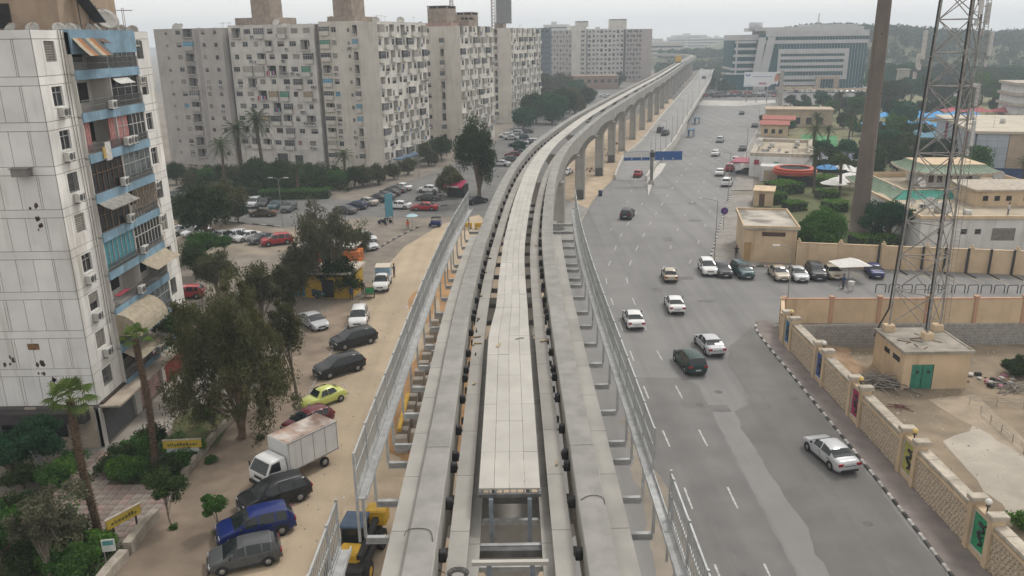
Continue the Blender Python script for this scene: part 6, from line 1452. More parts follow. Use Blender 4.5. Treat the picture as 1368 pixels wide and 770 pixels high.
b4c = G(404, 402); tree('feathery_tree', 'feathery grey-green tree in front of the yellow kiosk', b4c, tree_meshes(46, hgt(b4c, 318), .8, 2.9, 2.4, LM['grey'], .3, 60, 150, .8, 1.2, .8, .16, (0, 0), m_barkg, 7, asp=.35))
b4b = G(456, 398); tree('dark_shrub_tree', 'dense dark low tree right beside the yellow kiosk', b4b, tree_meshes(44, hgt(b4b, 335), .8, 2.6, 2.2, LM['dark'], .28, 40, 170, .8, .4, .5, .16))
b5 = G(640, 268); h5 = hgt(b5, 140)
tree('large_tree', 'tall dark drooping tree left of the viaduct behind the red kiosk', b5, tree_meshes(5, h5, h5*.16, wpx(b5, 33), wpx(b5, 33), LM['dark'], .42, 130, 130, 1.3, 1.8, 1.2, .4, (-.2, 0), m_bark, 7, asp=.4))
# --- cluster beyond it along the street
mc = [tree_meshes(60+i, 9.5, 1.0, 4.8, 4.4, LM[k], .62, 90, 120, 1.5, .8, .5, .3) for i, k in enumerate(('dark', 'bluegreen', 'grey', 'olive'))]
for i, (px, py, s_, m_, lab) in enumerate([(700, 172, .85, 1, 'round blue-green tree at the left of the street grove'), (716, 165, 1.15, 0, 'dark dome-shaped tree in the street grove'), (737, 166, 1.25, 1, 'tall blue-green tree in the middle of the street grove'), (752, 158, 1.2, 0, 'dark tree before the brick warehouse'), (768, 152, 1.1, 3, 'olive tree right of the street grove'), (782, 147, 1.0, 0, 'small dark tree where the grove meets the viaduct'), (748, 133, 1.4, 2, 'pale grey-green tree behind the grove'), (726, 140, 1.5, 2, 'tall pale tree beside the farthest slab'), (590, 214, .65, 0, 'low bushy tree at the corner of the third slab'), (573, 222, .6, 3, 'olive bush tree before the chequered slab'), (770, 136, 1.2, 1, 'blue-green tree before the brick wall of the warehouse'), (826, 118, 1.0, 3, 'tree at the right end of the brick warehouse'), (694, 205, .38, 1, 'small round shrub among the cars left of the viaduct')]):
    tree('grove_tree', lab, G(px, py), mc[m_], i*1.3, s_, 'trees along the far left street')
# --- palms
def frond_quads(rng, n_fr, L, nl, sag, leaflet, up):
    Q = []; T = []
    for k in range(n_fr):
        az = 2*math.pi*(k*.382 + rng.uniform(-.03, .03)); el = up*(1 - 1.7*((k+.5)/n_fr)) ; ln = L*rng.uniform(.85, 1.1); pts = []
        for j in range(nl+1):
            s_ = j/nl; r = ln*s_*math.cos(el)*(1-.12*s_) ; z = ln*s_*math.sin(el) - sag*ln*s_*s_; pts.append(np.array([math.cos(az)*r, math.sin(az)*r, z]))
        side = np.array([-math.sin(az), math.cos(az), 0])
        for j in range(1, nl):
            p = pts[j]; d = pts[j+1]-pts[j-1]; d /= np.linalg.norm(d); ll = leaflet*math.sin(math.pi*(.12+.85*j/nl))**.6
            for sg in (-1, 1):
                tip = p + (side*sg*.8 + d*.65 - np.array([0, 0, .35]))*ll; w = d*leaflet*.10
                Q.append([p-w, p+w, tip+w*.3, tip-w*.3]); T.append(rng.uniform(0, 1)*.8)
        for j in range(nl): w = side*.03*(1.3-j/nl); Q.append([pts[j]-w, pts[j]+w, pts[j+1]+w, pts[j+1]-w]); T.append(.9)
    return np.array(Q), np.array(T)
def date_palm(seed, h, L=3.4):
    rng = np.random.default_rng(seed); Q, T = frond_quads(rng, 38, L, 16, .45, .62, 1.15); Q[:, :, 2] += h; cm = qmesh('crown', Q, T, LM['palm'])
    mb = MB(); n = 10; pts = [Vector((.15*math.sin(k*.5+seed), .1*math.cos(k*.4), h*k/n - .1)) for k in range(n+1)]
    mb.tube(pts, [.30 + .10*(k < 1) + .10*(k > n-2) for k in range(n+1)], 9); return cm, mb.mesh('trunk', M('palm_bark', (.13, .095, .065), .95, .3, 4, bump=.9, bscale=12))
dpm = [date_palm(i, 11.5, 3.9) for i in range(3)]
for i, (base, row, lab, gname) in enumerate([((352, 246), 158, 'tallest date palm before the pale slab', 'left'), ((324, 248), 172, 'date palm just left of the tallest one', 'left'), ((302, 256), 193, 'date palm at the left before the grey wing', 'left'), ((462, 250), 206, 'short date palm before the beige tower wing', 'left'), ((399, 262), 222, 'low date palm in the garden between the tall ones', 'left'),
        ((1086, 258), 205, 'date palm beside the orange kiosk', 'right'), ((1120, 264), 212, 'thin palm left of the brown mast', 'right'), ((1084, 226), 172, 'palm behind the low white shop', 'right'), ((1104, 204), 172, 'palm beside the striped court', 'right'), ((1088, 192), 155, 'palm near the tan hall before the office', 'right'), ((1134, 190), 150, 'palm against the left edge of the brown mast', 'right'), ((1120, 160), 126, 'far palm before the parked cars of the office', 'right'), ((1210, 225), 182, 'palm behind the mast among the blue canopies', 'right'), ((1366, 245), 215, 'palm at the right edge beside the blue plinth', 'right')]):
    b = G(*base); hh_ = max(3.0, hgt(b, row)); s_ = hh_/11.5; t = tree('date_palm', lab, b, dpm[i % 3], i*.9, (max(.8, min(1.15, s_*1.1)),)*2 + (s_,), 'date palms in the gardens', 'palm')
def fan_palm(seed, h, n=30, L=1.25, tr=.2):
    rng = np.random.default_rng(seed); Q = []; T = []
    for k in range(n):
        az = k*2.4 + rng.uniform(-.2, .2); el = 1.25 - 1.75*(k/n); pl = L*rng.uniform(.8, 1.1); d = np.array([math.cos(az)*math.cos(el), math.sin(az)*math.cos(el), math.sin(el)]); base = np.array([0, 0, h]); hub = base + d*pl
        side = np.cross(d, [0, 0, 1.]); side /= np.linalg.norm(side)+1e-6; nrm = np.cross(side, d); w = side*.02; Q.append([base-w, base+w, hub+w, hub-w]); T.append(.9)
        for j in range(15):
            a = (j/14-.5)*3.3; tip = hub + (d*math.cos(a) + side*math.sin(a))*L*(.95-.12*abs(a)) - np.array([0, 0, .22*L]) + nrm*.05*math.cos(j*3); q = hub + (d*math.cos(a+.11)+side*math.sin(a+.11))*L*.55; q2 = hub + (d*math.cos(a-.11)+side*math.sin(a-.11))*L*.55
            Q.append([hub, q, tip, q2]); T.append(rng.uniform(.2, 1))
    cm = qmesh('crown', np.array(Q), np.array(T)*.8, LM['fan'])
    mb = MB(); m = 14; pts = [Vector((.1*math.sin(k*.35+seed), .06*math.cos(k*.5), h*k/m-.1)) for k in range(m+1)]; mb.tube(pts, [tr*(1.25 if k < 2 else 1.0) for k in range(m+1)], 10)
    nb = int(h*55)
    for k in range(nb):   # old leaf bases
        z = h*(k/nb); a = k*2.4; q = Vector((.1*math.sin(z/h*m*.35+seed), .06*math.cos(z/h*m*.5), z)); o = Vector((math.cos(a), math.sin(a), 0)); s_ = Vector((-math.sin(a), math.cos(a), 0))*.05
        mb.add([q+o*tr*.9-s_, q+o*tr*.9+s_, q+o*(tr+.13)+Vector((0, 0, .18))], [(0, 1, 2)])
    return cm, mb.mesh('trunk', M('shaggy_bark', (.14, .095, .06), .95, .35, 8, bump=.8, bscale=20))
b = G(130, 722); tree('fan_palm', 'fan palm with shaggy trunk before the arched door', b, fan_palm(1, hgt(b, 533), 20, .82, .22), 0, 1, None, 'palm')
b = G(212, 640); tree('fan_palm', 'taller fan palm with a rough dark trunk beside the yellow sign', b, fan_palm(5, hgt(b, 452), 15, .62, .2), 1, 1, None, 'palm')
# --- garden trees and shrubs at the lower left
b = G(57, 632); tree('clipped_tree', 'dense flat-topped dark tree with white trunk before the shop front', b, tree_meshes(11, hgt(b, 556), 1.1, 2.3, 2.0, LM['bluegreen'], .17, 70, 230, .62, .1, .2, .16, (0, 0), m_wht, 6))
b = G(18, 640); tree('clipped_tree', 'dark clipped tree at the left edge beside the white trunk', b, tree_meshes(12, 3.6, .9, 2.3, 2.0, LM['bluegreen'], .17, 60, 200, .6, .1, .2, .16, (0, 0), m_bark, 6))
b = G(70, 770); tree('broadleaf_tree', 'loose grey-green tree at the bottom left corner of the garden', b, tree_meshes(13, hgt(b, 655), 1.4, 2.6, 2.2, LM['grey'], .20, 66, 120, .55, .1, .2, .13, (0, .4), m_barkg, 8))
b = G(12, 760); tree('broadleaf_tree', 'leafy green tree cut by the left edge at the bottom', b, tree_meshes(14, 4.6, 1.0, 2.2, 2.2, LM['mid'], .2, 50, 170, .6, .1, .2, .13))
b = G(231, 706); tree('umbrella_tree', 'small flat-crowned tree on the pavement near the paved path', b, tree_meshes(15, hgt(b, 628), 1.75, 1.35, 1.3, LM['dark'], .15, 40, 190, .42, .1, .1, .05, (0, 0), m_barkg, 6))
b = G(290, 714); tree('lollipop_tree', 'small round green tree beside the row of parked cars', b, tree_meshes(16, hgt(b, 653), 1.15, .72, .72, LM['mid'], .13, 26, 260, .36, 0, .1, .05, (0, 0), m_barkg, 4, squash=1))
m_sh = [tree_meshes(20+i, 1.3, .1, 1.1, 1.0, LM[k], .15, 26, 190, .42, 0, 0, .05) for i, k in enumerate(('mid', 'bright', 'dark'))]
for i, (px, py, s_, k, lab) in enumerate([(190, 612, 1.35, 0, 'rounded shrub beside the paved shop path'), (165, 640, 1.2, 1, 'shrub at the paved path below the fan palm'), (182, 642, 1.1, 0, 'low hedge shrub at the right of the paved path'), (150, 632, 1.0, 2, 'dark shrub at the bend of the path'), (235, 607, 1.1, 0, 'shrub under the yellow sign'), (258, 612, .9, 1, 'bright shrub right of the yellow sign posts'), (205, 600, 1.3, 2, 'dark shrub behind the rough palm trunk'), (100, 625, 1.0, 0, 'hedge shrub left of the paved path'), (85, 640, 1.1, 1, 'bright hedge shrub before the white trunk'), (120, 755, 1.2, 1, 'bright shrub beside the low wall at the bottom'), (140, 735, 1.0, 1, 'yellow-green shrub under the small board'), (35, 765, 1.2, 2, 'dark shrub at the bottom left'), (60, 760, 1.0, 1, 'bright shrub in the bottom left bed'), (348, 590, .4, 2, 'tuft at the foot of the large dark tree'), (283, 620, .5, 0, 'tuft at the end of the low garden wall'), (233, 708, .3, 0, 'weeds at the foot of the flat-crowned tree'), (292, 716, .35, 0, 'weeds at the foot of the round little tree'), (272, 560, .9, 0, 'shrub on the raised lawn'), (20, 700, 1.5, 2, 'dark shrub at the left edge below the clipped tree'), (50, 715, 1.4, 0, 'green shrub left of the first fan palm'), (95, 735, 1.4, 2, 'dark shrub at the foot of the first fan palm'), (15, 735, 1.5, 0, 'green shrub filling the left edge of the bed'), (100, 770, 1.3, 0, 'green shrub at the bottom edge beside the wall'), (70, 650, 1.2, 0, 'green shrub under the clipped tree with the white trunk'), (30, 655, 1.3, 2, 'dark shrub under the leftmost clipped tree'), (225, 640, 1.2, 2, 'dark shrub at the foot of the rough palm'), (240, 628, 1.1, 0, 'green shrub below the yellow board'), (172, 620, 1.2, 2, 'dark shrub beside the shop path')]):
    tree('shrub', lab, G(px, py), m_sh[k], i*1.7, s_, 'shrubs in the left garden', 'shrub')
# --- left middle distance: garden hedge, trees between the parked cars
m_md = [tree_meshes(30+i, 7.0, .4, 3.7, 3.2, LM[k], .40, 84, 120, 1.0, .7, .4, .18) for i, k in enumerate(('dark', 'mid', 'olive'))]
for i, (px, py, row, k, lab) in enumerate([(276, 322, 238, 0, 'dark leaning tree between the parked cars at left'), (302, 300, 232, 2, 'olive tree with a forked trunk beside the street'), (318, 298, 262, 0, 'small dark round tree on the street kerb'), (272, 352, 305, 1, 'green shrub tree beside the white block'), (300, 338, 312, 1, 'small green tree before the parked row'), (345, 255, 205, 0, 'dark garden tree under the tallest palm'), (375, 255, 208, 0, 'dark garden tree right of the palms'), (400, 252, 222, 2, 'olive garden tree behind the hedge'), (425, 250, 218, 0, 'garden tree at the foot of the tower wing'), (258, 250, 222, 0, 'garden tree at the foot of the grey wing'), (280, 246, 222, 1, 'green garden tree before the grey wing'), (330, 252, 222, 1, 'green garden tree between two palms'), (485, 250, 216, 2, 'bare olive tree at the slab corner'), (505, 246, 214, 2, 'thin olive tree before the blue hoarding'), (525, 240, 214, 2, 'thin olive tree at the end of the blue hoarding'), (545, 234, 206, 2, 'twiggy tree before the chequered slab'), (600, 262, 215, 2, 'leafless pale tree beside the red kiosk'), (478, 340, 300, 2, 'thin drooping tree beside the two silver cars')]):
    b = G(px, py); s_ = hgt(b, row)/7.0; tree('street_tree', lab, b, m_md[k], i*1.1, s_, 'trees along the left street')
for i in range(13):
    px = 238 + i*19.5 + (i*7 % 5) - 2; b = G(px, 247 + (i*5 % 7)); tree('belt_tree', '%s tree from the left in the dense green belt below the slabs' % ('first', 'second', 'third', 'fourth', 'fifth', 'sixth', 'seventh', 'eighth', 'ninth', 'tenth', 'eleventh', 'twelfth', 'thirteenth')[i], b, m_md[(i*2) % 3], i*2.3, hgt(b, 213 + (i*11 % 14))/7.0, 'garden belt trees')
def hedge(label, a, b, w, h, key, seed, size=.22, dens=130, name='hedge'):
    a = Vector(a); b = Vector(b); L = (b-a).length; rng = np.random.default_rng(seed); n = int(L*w*dens); p = rng.uniform(0, 1, (n, 3))*np.array([L, w, h]); ax = rng.integers(0, 3, n); s_ = rng.random(n)
    p[:, 2] = np.where(ax < 2, h - rng.exponential(.08, n), p[:, 2]); p[:, 1] = np.where(ax == 2, np.where(s_ < .6, rng.exponential(.06, n), w-rng.exponential(.06, n)), p[:, 1]); p[:, 2] = np.clip(p[:, 2], .02, h)
    p[:, 2] += .12*np.sin(p[:, 0]*1.3+seed)
    d = b-a; t = thing(name, label, 'hedge', a, math.atan2(d.y, d.x)); obj('foliage', qmesh('foliage', leaves(p, size, rng), rng.uniform(0, 1, n), LM[key]), t)
    mb = MB(); mb.box(.15, L-.15, .15, w-.15, 0, h*.8); mb.build('twigs', M('hedge_core', (.03, .035, .018), .95, .3, 4), t)
hedge('long clipped hedge behind the cars of the left street', G(236, 262), G(345, 262), 3.0, 1.5, 'dark', 3, .35, 60); hedge('brighter clipped hedge before the palms', G(345, 268), G(440, 266), 3.0, 1.7, 'mid', 4, .35, 60)
# --- right-hand gardens
sheet('lawn', GP((1000, 330), (1065, 345), (1368, 322), (1368, 285), (1160, 250), (1010, 245)), .006, m_grass)
sheet('shop_lawn', GP((1044, 150), (1142, 146), (1142, 245), (1090, 245), (1078, 205), (1052, 190)), .004, M('park_ground', (.12, .135, .06), .95, .25, .25, var2=.4, scale2=.05, world=True, col2=(.22, .19, .11)))
sheet('park_lawn', GP((1146, 262), (1170, 268), (1290, 232), (1300, 165), (1368, 150), (1368, 128), (1165, 128), (1140, 165)), .005, M('park_ground', (.12, .135, .06), .95, .25, .25, var2=.4, scale2=.05, world=True, col2=(.22, .19, .11)))
sheet('lawn', [tuple(G(*q).xy) for q in ((225, 600), (290, 600), (312, 560), (262, 545), (235, 560))], .16, m_grass)
sheet('garden_bed', [(-29.4, 6), (-22.3, 6), (-22.3, 51), (-29.4, 49.6)], .02, M('garden_soil', (.085, .085, .04), .95, .25, 1, bump=.4, bscale=8, var2=.4, scale2=.25, world=True))
b = G(1096, 342); tree('round_tree', 'big round bright green tree behind the ochre wall', b, tree_meshes(51, hgt(b, 281), .9, wpx(b, 38), wpx(b, 36), LM['mid'], .34, 90, 240, 1.0, 0, .1, .3, (0, 0), m_bark, 6, squash=1))
b = G(1185, 325); tree('dark_tree', 'spreading dark green tree right of the brown mast', b, tree_meshes(52, hgt(b, 264), 1.2, wpx(b, 36), wpx(b, 32), LM['bluegreen'], .34, 80, 210, 1.0, .2, .2, .3))
b = G(1362, 503, -2.3); tree('yard_bush', 'dark round bush against the retaining wall at the right edge', b, tree_meshes(53, 2.2, .1, 1.6, 1.4, LM['dark'], .22, 40, 200, .6, 0, 0, .1), 0, 1, None, 'bush')
b = G(1364, 708, -2.3); tree('yard_bush', 'small green plant at the yard edge near the green panel', b, tree_meshes(54, 1.3, .1, .9, .8, LM['bright'], .2, 20, 120, .4, 0, 0, .05), 0, 1, None, 'bush')
for i, (a, bq, w_, h_, lab) in enumerate([((1038, 262), (1075, 259), 4.5, 2.1, 'flat clipped bright hedge beside the orange kiosk'), ((1021, 275), (1053, 273), 4.0, 1.9, 'flat clipped bright hedge before the brown hut'), ((1054, 284), (1080, 282), 2.6, 1.5, 'small clipped hedge nearest the gatehouse'), ((1088, 251), (1120, 249), 4, 1.8, 'clipped hedge beside the blue parasol'), ((1097, 268), (1122, 267), 3, 1.6, 'clipped hedge left of the brown mast'), ((1105, 285), (1134, 284), 3, 1.8, 'clipped hedge at the foot of the brown mast'), ((1086, 230), (1180, 234), 4, 2.2, 'long dark clipped hedge behind the parasols')]):
    hedge(lab, G(*a), G(*bq), w_, h_, 'bright' if i < 6 else 'dark', 60+i, .4, 50)
hedge('bright low hedge behind the ochre wall', G(1145, 331), G(1205, 328), 3, 1.4, 'bright', 90, .35, 55)
m_rt = [tree_meshes(70+i, 8.0, 1.0, 3.8, 3.6, LM[k], .7, 55, 110, 1.35, .4, .3, .25) for i, k in enumerate(('bluegreen', 'mid', 'dark', 'hill'))]
rq = random.Random(17)
spots = [(1098, 150, .9), (1110, 158, .8), (1128, 152, .9), (1142, 160, .9), (1126, 172, .8), (1138, 182, .8), (1075, 152, .7), (1088, 160, .7), (1050, 156, .6), (1150, 148, 1.1), (1156, 160, 1.0), (1100, 236, .5), (1078, 210, .6), (1122, 232, .6), (1160, 210, .7), (1300, 240, .8), (1150, 226, .6), (1160, 176, .9), (1168, 190, .8), (1205, 212, .8), (1188, 218, .8), (1212, 196, .8), (1270, 160, 1.0), (1290, 155, 1.1), (1250, 158, .9), (1230, 160, .9), (1330, 152, .9), (1172, 222, .7), (1166, 240, .7), (1235, 190, .7), (1264, 222, .8), (1280, 205, .9), (1192, 190, 1.0), (1205, 176, 1.1), (1190, 165, 1.2), (1182, 208, .8), (1222, 205, .7), (1240, 215, .8), (1255, 205, .7), (1198, 230, .7), (1222, 230, .6), (1180, 150, 1.6), (1196, 145, 1.7), (1216, 140, 1.6), (1240, 140, 1.5), (1262, 140, 1.4), (1286, 140, 1.5), (1310, 138, 1.6), (1330, 140, 1.4), (1168, 132, 1.5), (1172, 120, 1.7), (1202, 122, 1.7), (1232, 120, 1.6), (1258, 118, 1.8), (1286, 118, 1.6), (1316, 118, 1.7), (1344, 120, 1.6), (1364, 124, 1.5), (1056, 142, .7), (1075, 141, .7), (1096, 140, .8), (1118, 139, .7), (1065, 150, .6), (1052, 180, .6), (1036, 165, .6), (1095, 215, .6), (1110, 222, .6), (1130, 215, .6), (1020, 170, .5)]
rows_ = ('front', 'second', 'third', 'fourth', 'rear')
used = {}
spots.sort()
for i, (px, py, s_) in enumerate(spots):
    k = rq.randrange(4); col = ('blue-green', 'mid green', 'dark', 'dusky')[k]
    near = 'the office forecourt' if px < 1125 and py < 152 else ('the white shop garden' if px < 1140 else ('the blue canopies' if py > 160 else ('the hill foot' if py < 130 else 'the park edge')))
    key = (col, near); used[key] = used.get(key, 0) + 1; od_ = ('first', 'second', 'third', 'fourth', 'fifth', 'sixth', 'seventh', 'eighth', 'ninth', 'tenth', 'eleventh', 'twelfth', 'thirteenth', 'fourteenth', 'fifteenth', 'sixteenth')[min(used[key]-1, 15)]
    tree('park_tree', '%s %s tree counted from the left at %s' % (od_, col, near), G(px, py), m_rt[k], i*2.1, s_*rq.uniform(.85, 1.1), 'trees in the right-hand park')
# --- dense shrubbery of the apartment garden: one mass
rng = np.random.default_rng(5); gp = [G(236, 262), G(345, 264), G(470, 262), G(520, 240), G(440, 236), G(300, 232), G(215, 240)]; n = 0; cc = []
while len(cc) < 520:
    w3 = rng.dirichlet(np.ones(7)*.5); q = sum((gp[i]*w3[i] for i in range(7)), Vector((0, 0, 0))); cc.append((q.x, q.y, rng.uniform(.4, 2.4)))
cc = np.array(cc); C_ = clumps(rng, cc, rng.uniform(.7, 1.7, len(cc)), 110, .8)
C_ = C_[C_[:, 2] > .02]
o = obj('garden_shrubbery', qmesh('garden_shrubbery', leaves(C_, .42, rng), rng.uniform(0, 1, len(C_)), LM['dark']), None, kind='stuff'); o['label'] = 'dense dark shrubbery filling the garden below the apartment slabs'; o['category'] = 'shrubbery'
# --- low ground cover in the lower left garden bed and stones on the sand
rng = np.random.default_rng(15); q = np.column_stack([rng.uniform(-29.3, -22.6, 9000), rng.uniform(30, 50.5, 9000), rng.uniform(.03, .5, 9000)**1.5])
kp = (np.sin(q[:, 0]*1.7+1)*np.sin(q[:, 1]*1.1) > -.15) & ~((q[:, 1] > 41.5) & (q[:, 1] < 49.5) & (q[:, 0] > -27.5 + (q[:, 1]-45)*-.2)); q = q[kp]
o = obj('ground_cover', qmesh('ground_cover', leaves(q, .22, rng), rng.uniform(0, 1, len(q)), LM['mid']), None, kind='stuff'); o['label'] = 'low green ground cover in the lower left garden bed'; o['category'] = 'ground cover'
n_ = 2600; x_ = np.concatenate([rng.uniform(-21.5, -3.5, 1500), rng.uniform(26.6, 48, 1100)]); y_ = np.concatenate([rng.uniform(22, 88, 1500), rng.uniform(30, 75, 1100)]); z_ = np.concatenate([np.full(1500, .03), np.full(1100, -2.27)]); sz = rng.exponential(.035, n_) + .02
mbs = MB()
for i in range(n_):
    s_ = sz[i]; X = (x_[i], y_[i], z_[i]); a_ = rng.uniform(0, 6.28); c_, d_ = math.cos(a_)*s_, math.sin(a_)*s_
    mbs.add([(X[0]+c_, X[1]+d_, X[2]-.03), (X[0]-d_, X[1]+c_, X[2]-.03), (X[0]-c_*1.2, X[1]-d_*1.2, X[2]-.03), (X[0]+d_, X[1]-c_, X[2]-.03), (X[0]+.2*c_, X[1], X[2]+s_*.7)], [(0, 1, 4), (1, 2, 4), (2, 3, 4), (3, 0, 4)])
o = mbs.build('loose_stones', M('loose_stone', (.33, .29, .24), .95, .3, 1.5, world=True, col2=(.6, .58, .54)), None, kind='stuff'); o['label'] = 'loose stones and litter scattered over the sandy ground'; o['category'] = 'stones'
# --- hill woodland: one mass
rng = np.random.default_rng(8); tc = []
while len(tc) < 3000:
    x = rng.uniform(60, 900); y = rng.uniform(430, 860)
    px = P((x, y, 10))[0]
    if px > 1420 or px < 880: continue
    if x < 205 + (y-450)*.25 and y < 520 and x > 120: continue
    hgt_ = hill_h(x, y)
    dens = 1.0 if y > 650 or y < 520 else .55
    if abs((x-143)**2 + (y-690)**2) < 200 or (abs(x - 100 - (y-490)*.27) < 16 and y < 680): continue
    if rng.random() < dens: tc.append((x, y, max(hgt_, 0), rng.uniform(3.0, 7.5) if y > 600 else rng.uniform(2.5, 5.5)))
Cs = []; Sz = []
for x, y, z, s_ in tc:
    n = 70; p = rng.normal(size=(n, 3)); p /= np.linalg.norm(p, axis=1, keepdims=True); p *= rng.uniform(.5, 1, (n, 1)); p *= np.array([s_*.62, s_*.62, s_*.6]); p += np.array([x, y, z + s_*.62]); Cs.append(p); Sz.append(np.full((n, 1), s_*.34))
Cs = np.concatenate(Cs); V = leaves(Cs, 1.0, rng, 0, .7); c = V.mean(1, keepdims=True); V = c + (V-c)*np.concatenate(Sz)[:, None, :]
o = obj('woodland', qmesh('woodland', V, np.repeat(rng.uniform(0, 1, len(tc)), 70)*.7 + rng.uniform(0, .3, len(V)), LM['hill']), None, kind='stuff'); o['label'] = 'dense dusky woodland covering the hills behind the office'; o['category'] = 'woodland'
# ================================================================== vehicles
m_cg = M('car_glass', (.016, .02, .022), .08, .1, 1, spec=.45); m_ty = M('tyre', (.022, .022, .022), .9, .1, 5); m_rim = M('wheel_rim', (.32, .32, .32), .4, .1, 5, metal=.6)
m_tl = M('tail_lamp', (.28, .015, .015), .25, .1, 4); m_hl = M('head_lamp', (.5, .5, .5), .15, .1, 4); m_pl = M('number_plate', (.5, .52, .55), .6, .1, 4); m_trim = M('black_trim', (.025, .025, .025), .6, .1, 4)
def paint(name, c, rough=.28):
    k = 'paint_' + name
    if k in _mats: return _mats[k]
    mt = M(k, c, rough, .05, .8, spec=.5 if max(c) > .3 else .3); b = mt.node_tree.nodes['Principled BSDF']; b.inputs['Coat Weight'].default_value = .3 if max(c) > .3 else .12; b.inputs['Coat Roughness'].default_value = .12; return mt
PC = dict(white=(.66, .66, .65), silver=(.42, .43, .44), grey=(.075, .078, .082), black=(.018, .019, .02), red=(.34, .015, .02), maroon=(.12, .02, .025), blue=(.010, .022, .12), navy=(.02, .035, .08), beige=(.40, .34, .25), green=(.012, .04, .035), teal=(.035, .075, .085), yellow=(.52, .56, .14), brown=(.10, .065, .04), cover=(.40, .38, .33), darkcover=(.07, .075, .07))
CT = {  # half width, sill z, belt z, roofline (y, z), windscreen range, rear window range, side glass ranges, wheel radius, axles
 'sedan': dict(w=.89, zl=.2, belt=.94, top=[(-2.27, .55), (-2.24, .80), (-2.15, .95), (-1.95, 1.01), (-1.6, 1.03), (-1.35, 1.13), (-1.0, 1.33), (-.7, 1.41), (-.3, 1.455), (.1, 1.455), (.4, 1.41), (.62, 1.32), (.95, 1.14), (1.25, .99), (1.45, .94), (1.8, .88), (2.05, .79), (2.18, .68), (2.25, .5)], ws=(.42, 1.25), rw=(-1.58, -.95), sg=[(-1.15, -.12), (-.04, .72)], r=.325, ax=(-1.33, 1.38)),
 'suv': dict(w=.93, zl=.26, belt=1.05, top=[(-2.24, .62), (-2.22, 1.0), (-2.14, 1.16), (-1.98, 1.40), (-1.82, 1.57), (-1.5, 1.64), (-.9, 1.69), (-.3, 1.70), (.1, 1.68), (.38, 1.61), (.65, 1.47), (1.0, 1.26), (1.28, 1.12), (1.5, 1.07), (1.85, 1.01), (2.08, .91), (2.19, .78), (2.25, .58)], ws=(.36, 1.28), rw=(-2.14, -1.80), sg=[(-1.72, -1.12), (-1.02, -.14), (-.05, .72)], r=.365, ax=(-1.33, 1.37)),
 'hatch': dict(w=.86, zl=.21, belt=.96, top=[(-1.99, .55), (-1.97, .92), (-1.88, 1.1), (-1.68, 1.32), (-1.45, 1.43), (-1.0, 1.49), (-.4, 1.52), (0, 1.50), (.3, 1.43), (.58, 1.29), (.9, 1.11), (1.12, .99), (1.35, .94), (1.65, .87), (1.86, .75), (1.95, .62), (1.99, .48)], ws=(.3, 1.12), rw=(-1.88, -1.5), sg=[(-1.4, -.98), (-.9, -.12), (-.03, .6)], r=.305, ax=(-1.2, 1.24)),
 'boxy': dict(w=.80, zl=.24, belt=.88, top=[(-2.0, .55), (-1.98, .84), (-1.9, .89), (-1.45, .91), (-1.3, 1.05), (-1.08, 1.3), (-.9, 1.39), (-.3, 1.42), (.2, 1.41), (.42, 1.33), (.65, 1.12), (.88, .94), (1.0, .90), (1.6, .87), (1.9, .83), (1.96, .74), (1.99, .5)], ws=(.4, .88), rw=(-1.42, -1.05), sg=[(-1.05, -.22), (-.14, .5)], r=.30, ax=(-1.2, 1.25)),
 'pick': dict(w=.91, zl=.36, belt=1.03, top=[(-2.6, .7), (-2.57, .98), (-2.4, 1.0), (-1.2, 1.0), (-.66, 1.02), (-.6, 1.35), (-.5, 1.62), (-.35, 1.70), (.2, 1.73), (.6, 1.68), (.85, 1.52), (1.15, 1.25), (1.38, 1.11), (1.6, 1.07), (2.1, 1.01), (2.35, .9), (2.45, .78), (2.5, .6)], ws=(.58, 1.38), rw=(-.62, -.45), sg=[(-.3, .95)], r=.37, ax=(-1.5, 1.58)),
}
def lin(tab, y):
    for (a, za), (b, zb) in zip(tab, tab[1:]):
        if y <= b: return za + (zb-za)*(y-a)/max(b-a, 1e-6)
    return tab[-1][1]
def section2(c, y):
    tab = c['top']; y0, y1 = tab[0][0], tab[-1][0]; zt = lin(tab, y); e = min((y-y0)/.45, (y1-y)/.5, 1.0); wf = .80 + .20*max(e, 0)**.5; w = c['w']*wf
    zl = c['zl'] + (.14*(1-min(1, max(e, 0)*2.2))); zb = min(c['belt'], zt-.03); roof = max(z for _, z in tab); t = min(max((zt-zb-.05)/(roof-c['belt']), 0), 1)
    x5 = w*(.90 - .20*t); return [(x, y, z) for x, z in ((w*.84, zl), (w*.975, zl+.09), (w, zl+.36*(zb-zl)), (w*.99, zb-.16*(zb-zl)), (w*.955, zb), (x5, zb+(zt-zb)*(.86 if t > .2 else .75)), (x5*.70, zt-.012), (0, zt))]
def section(y, zl, zt, wf, w):
    W_ = w*wf; hp = [(W_*.86, zl), (W_*.985, zl+.10), (W_, zl+(zt-zl)*.45), (W_*.985, zl+(zt-zl)*.72), (W_*.94, zt-.035), (W_*.82, zt)]
    return [(x, y, z) for x, z in hp] + [(0, y, zt+.025)] + [(-x, y, z) for x, z in reversed(hp)]
_cars = {}
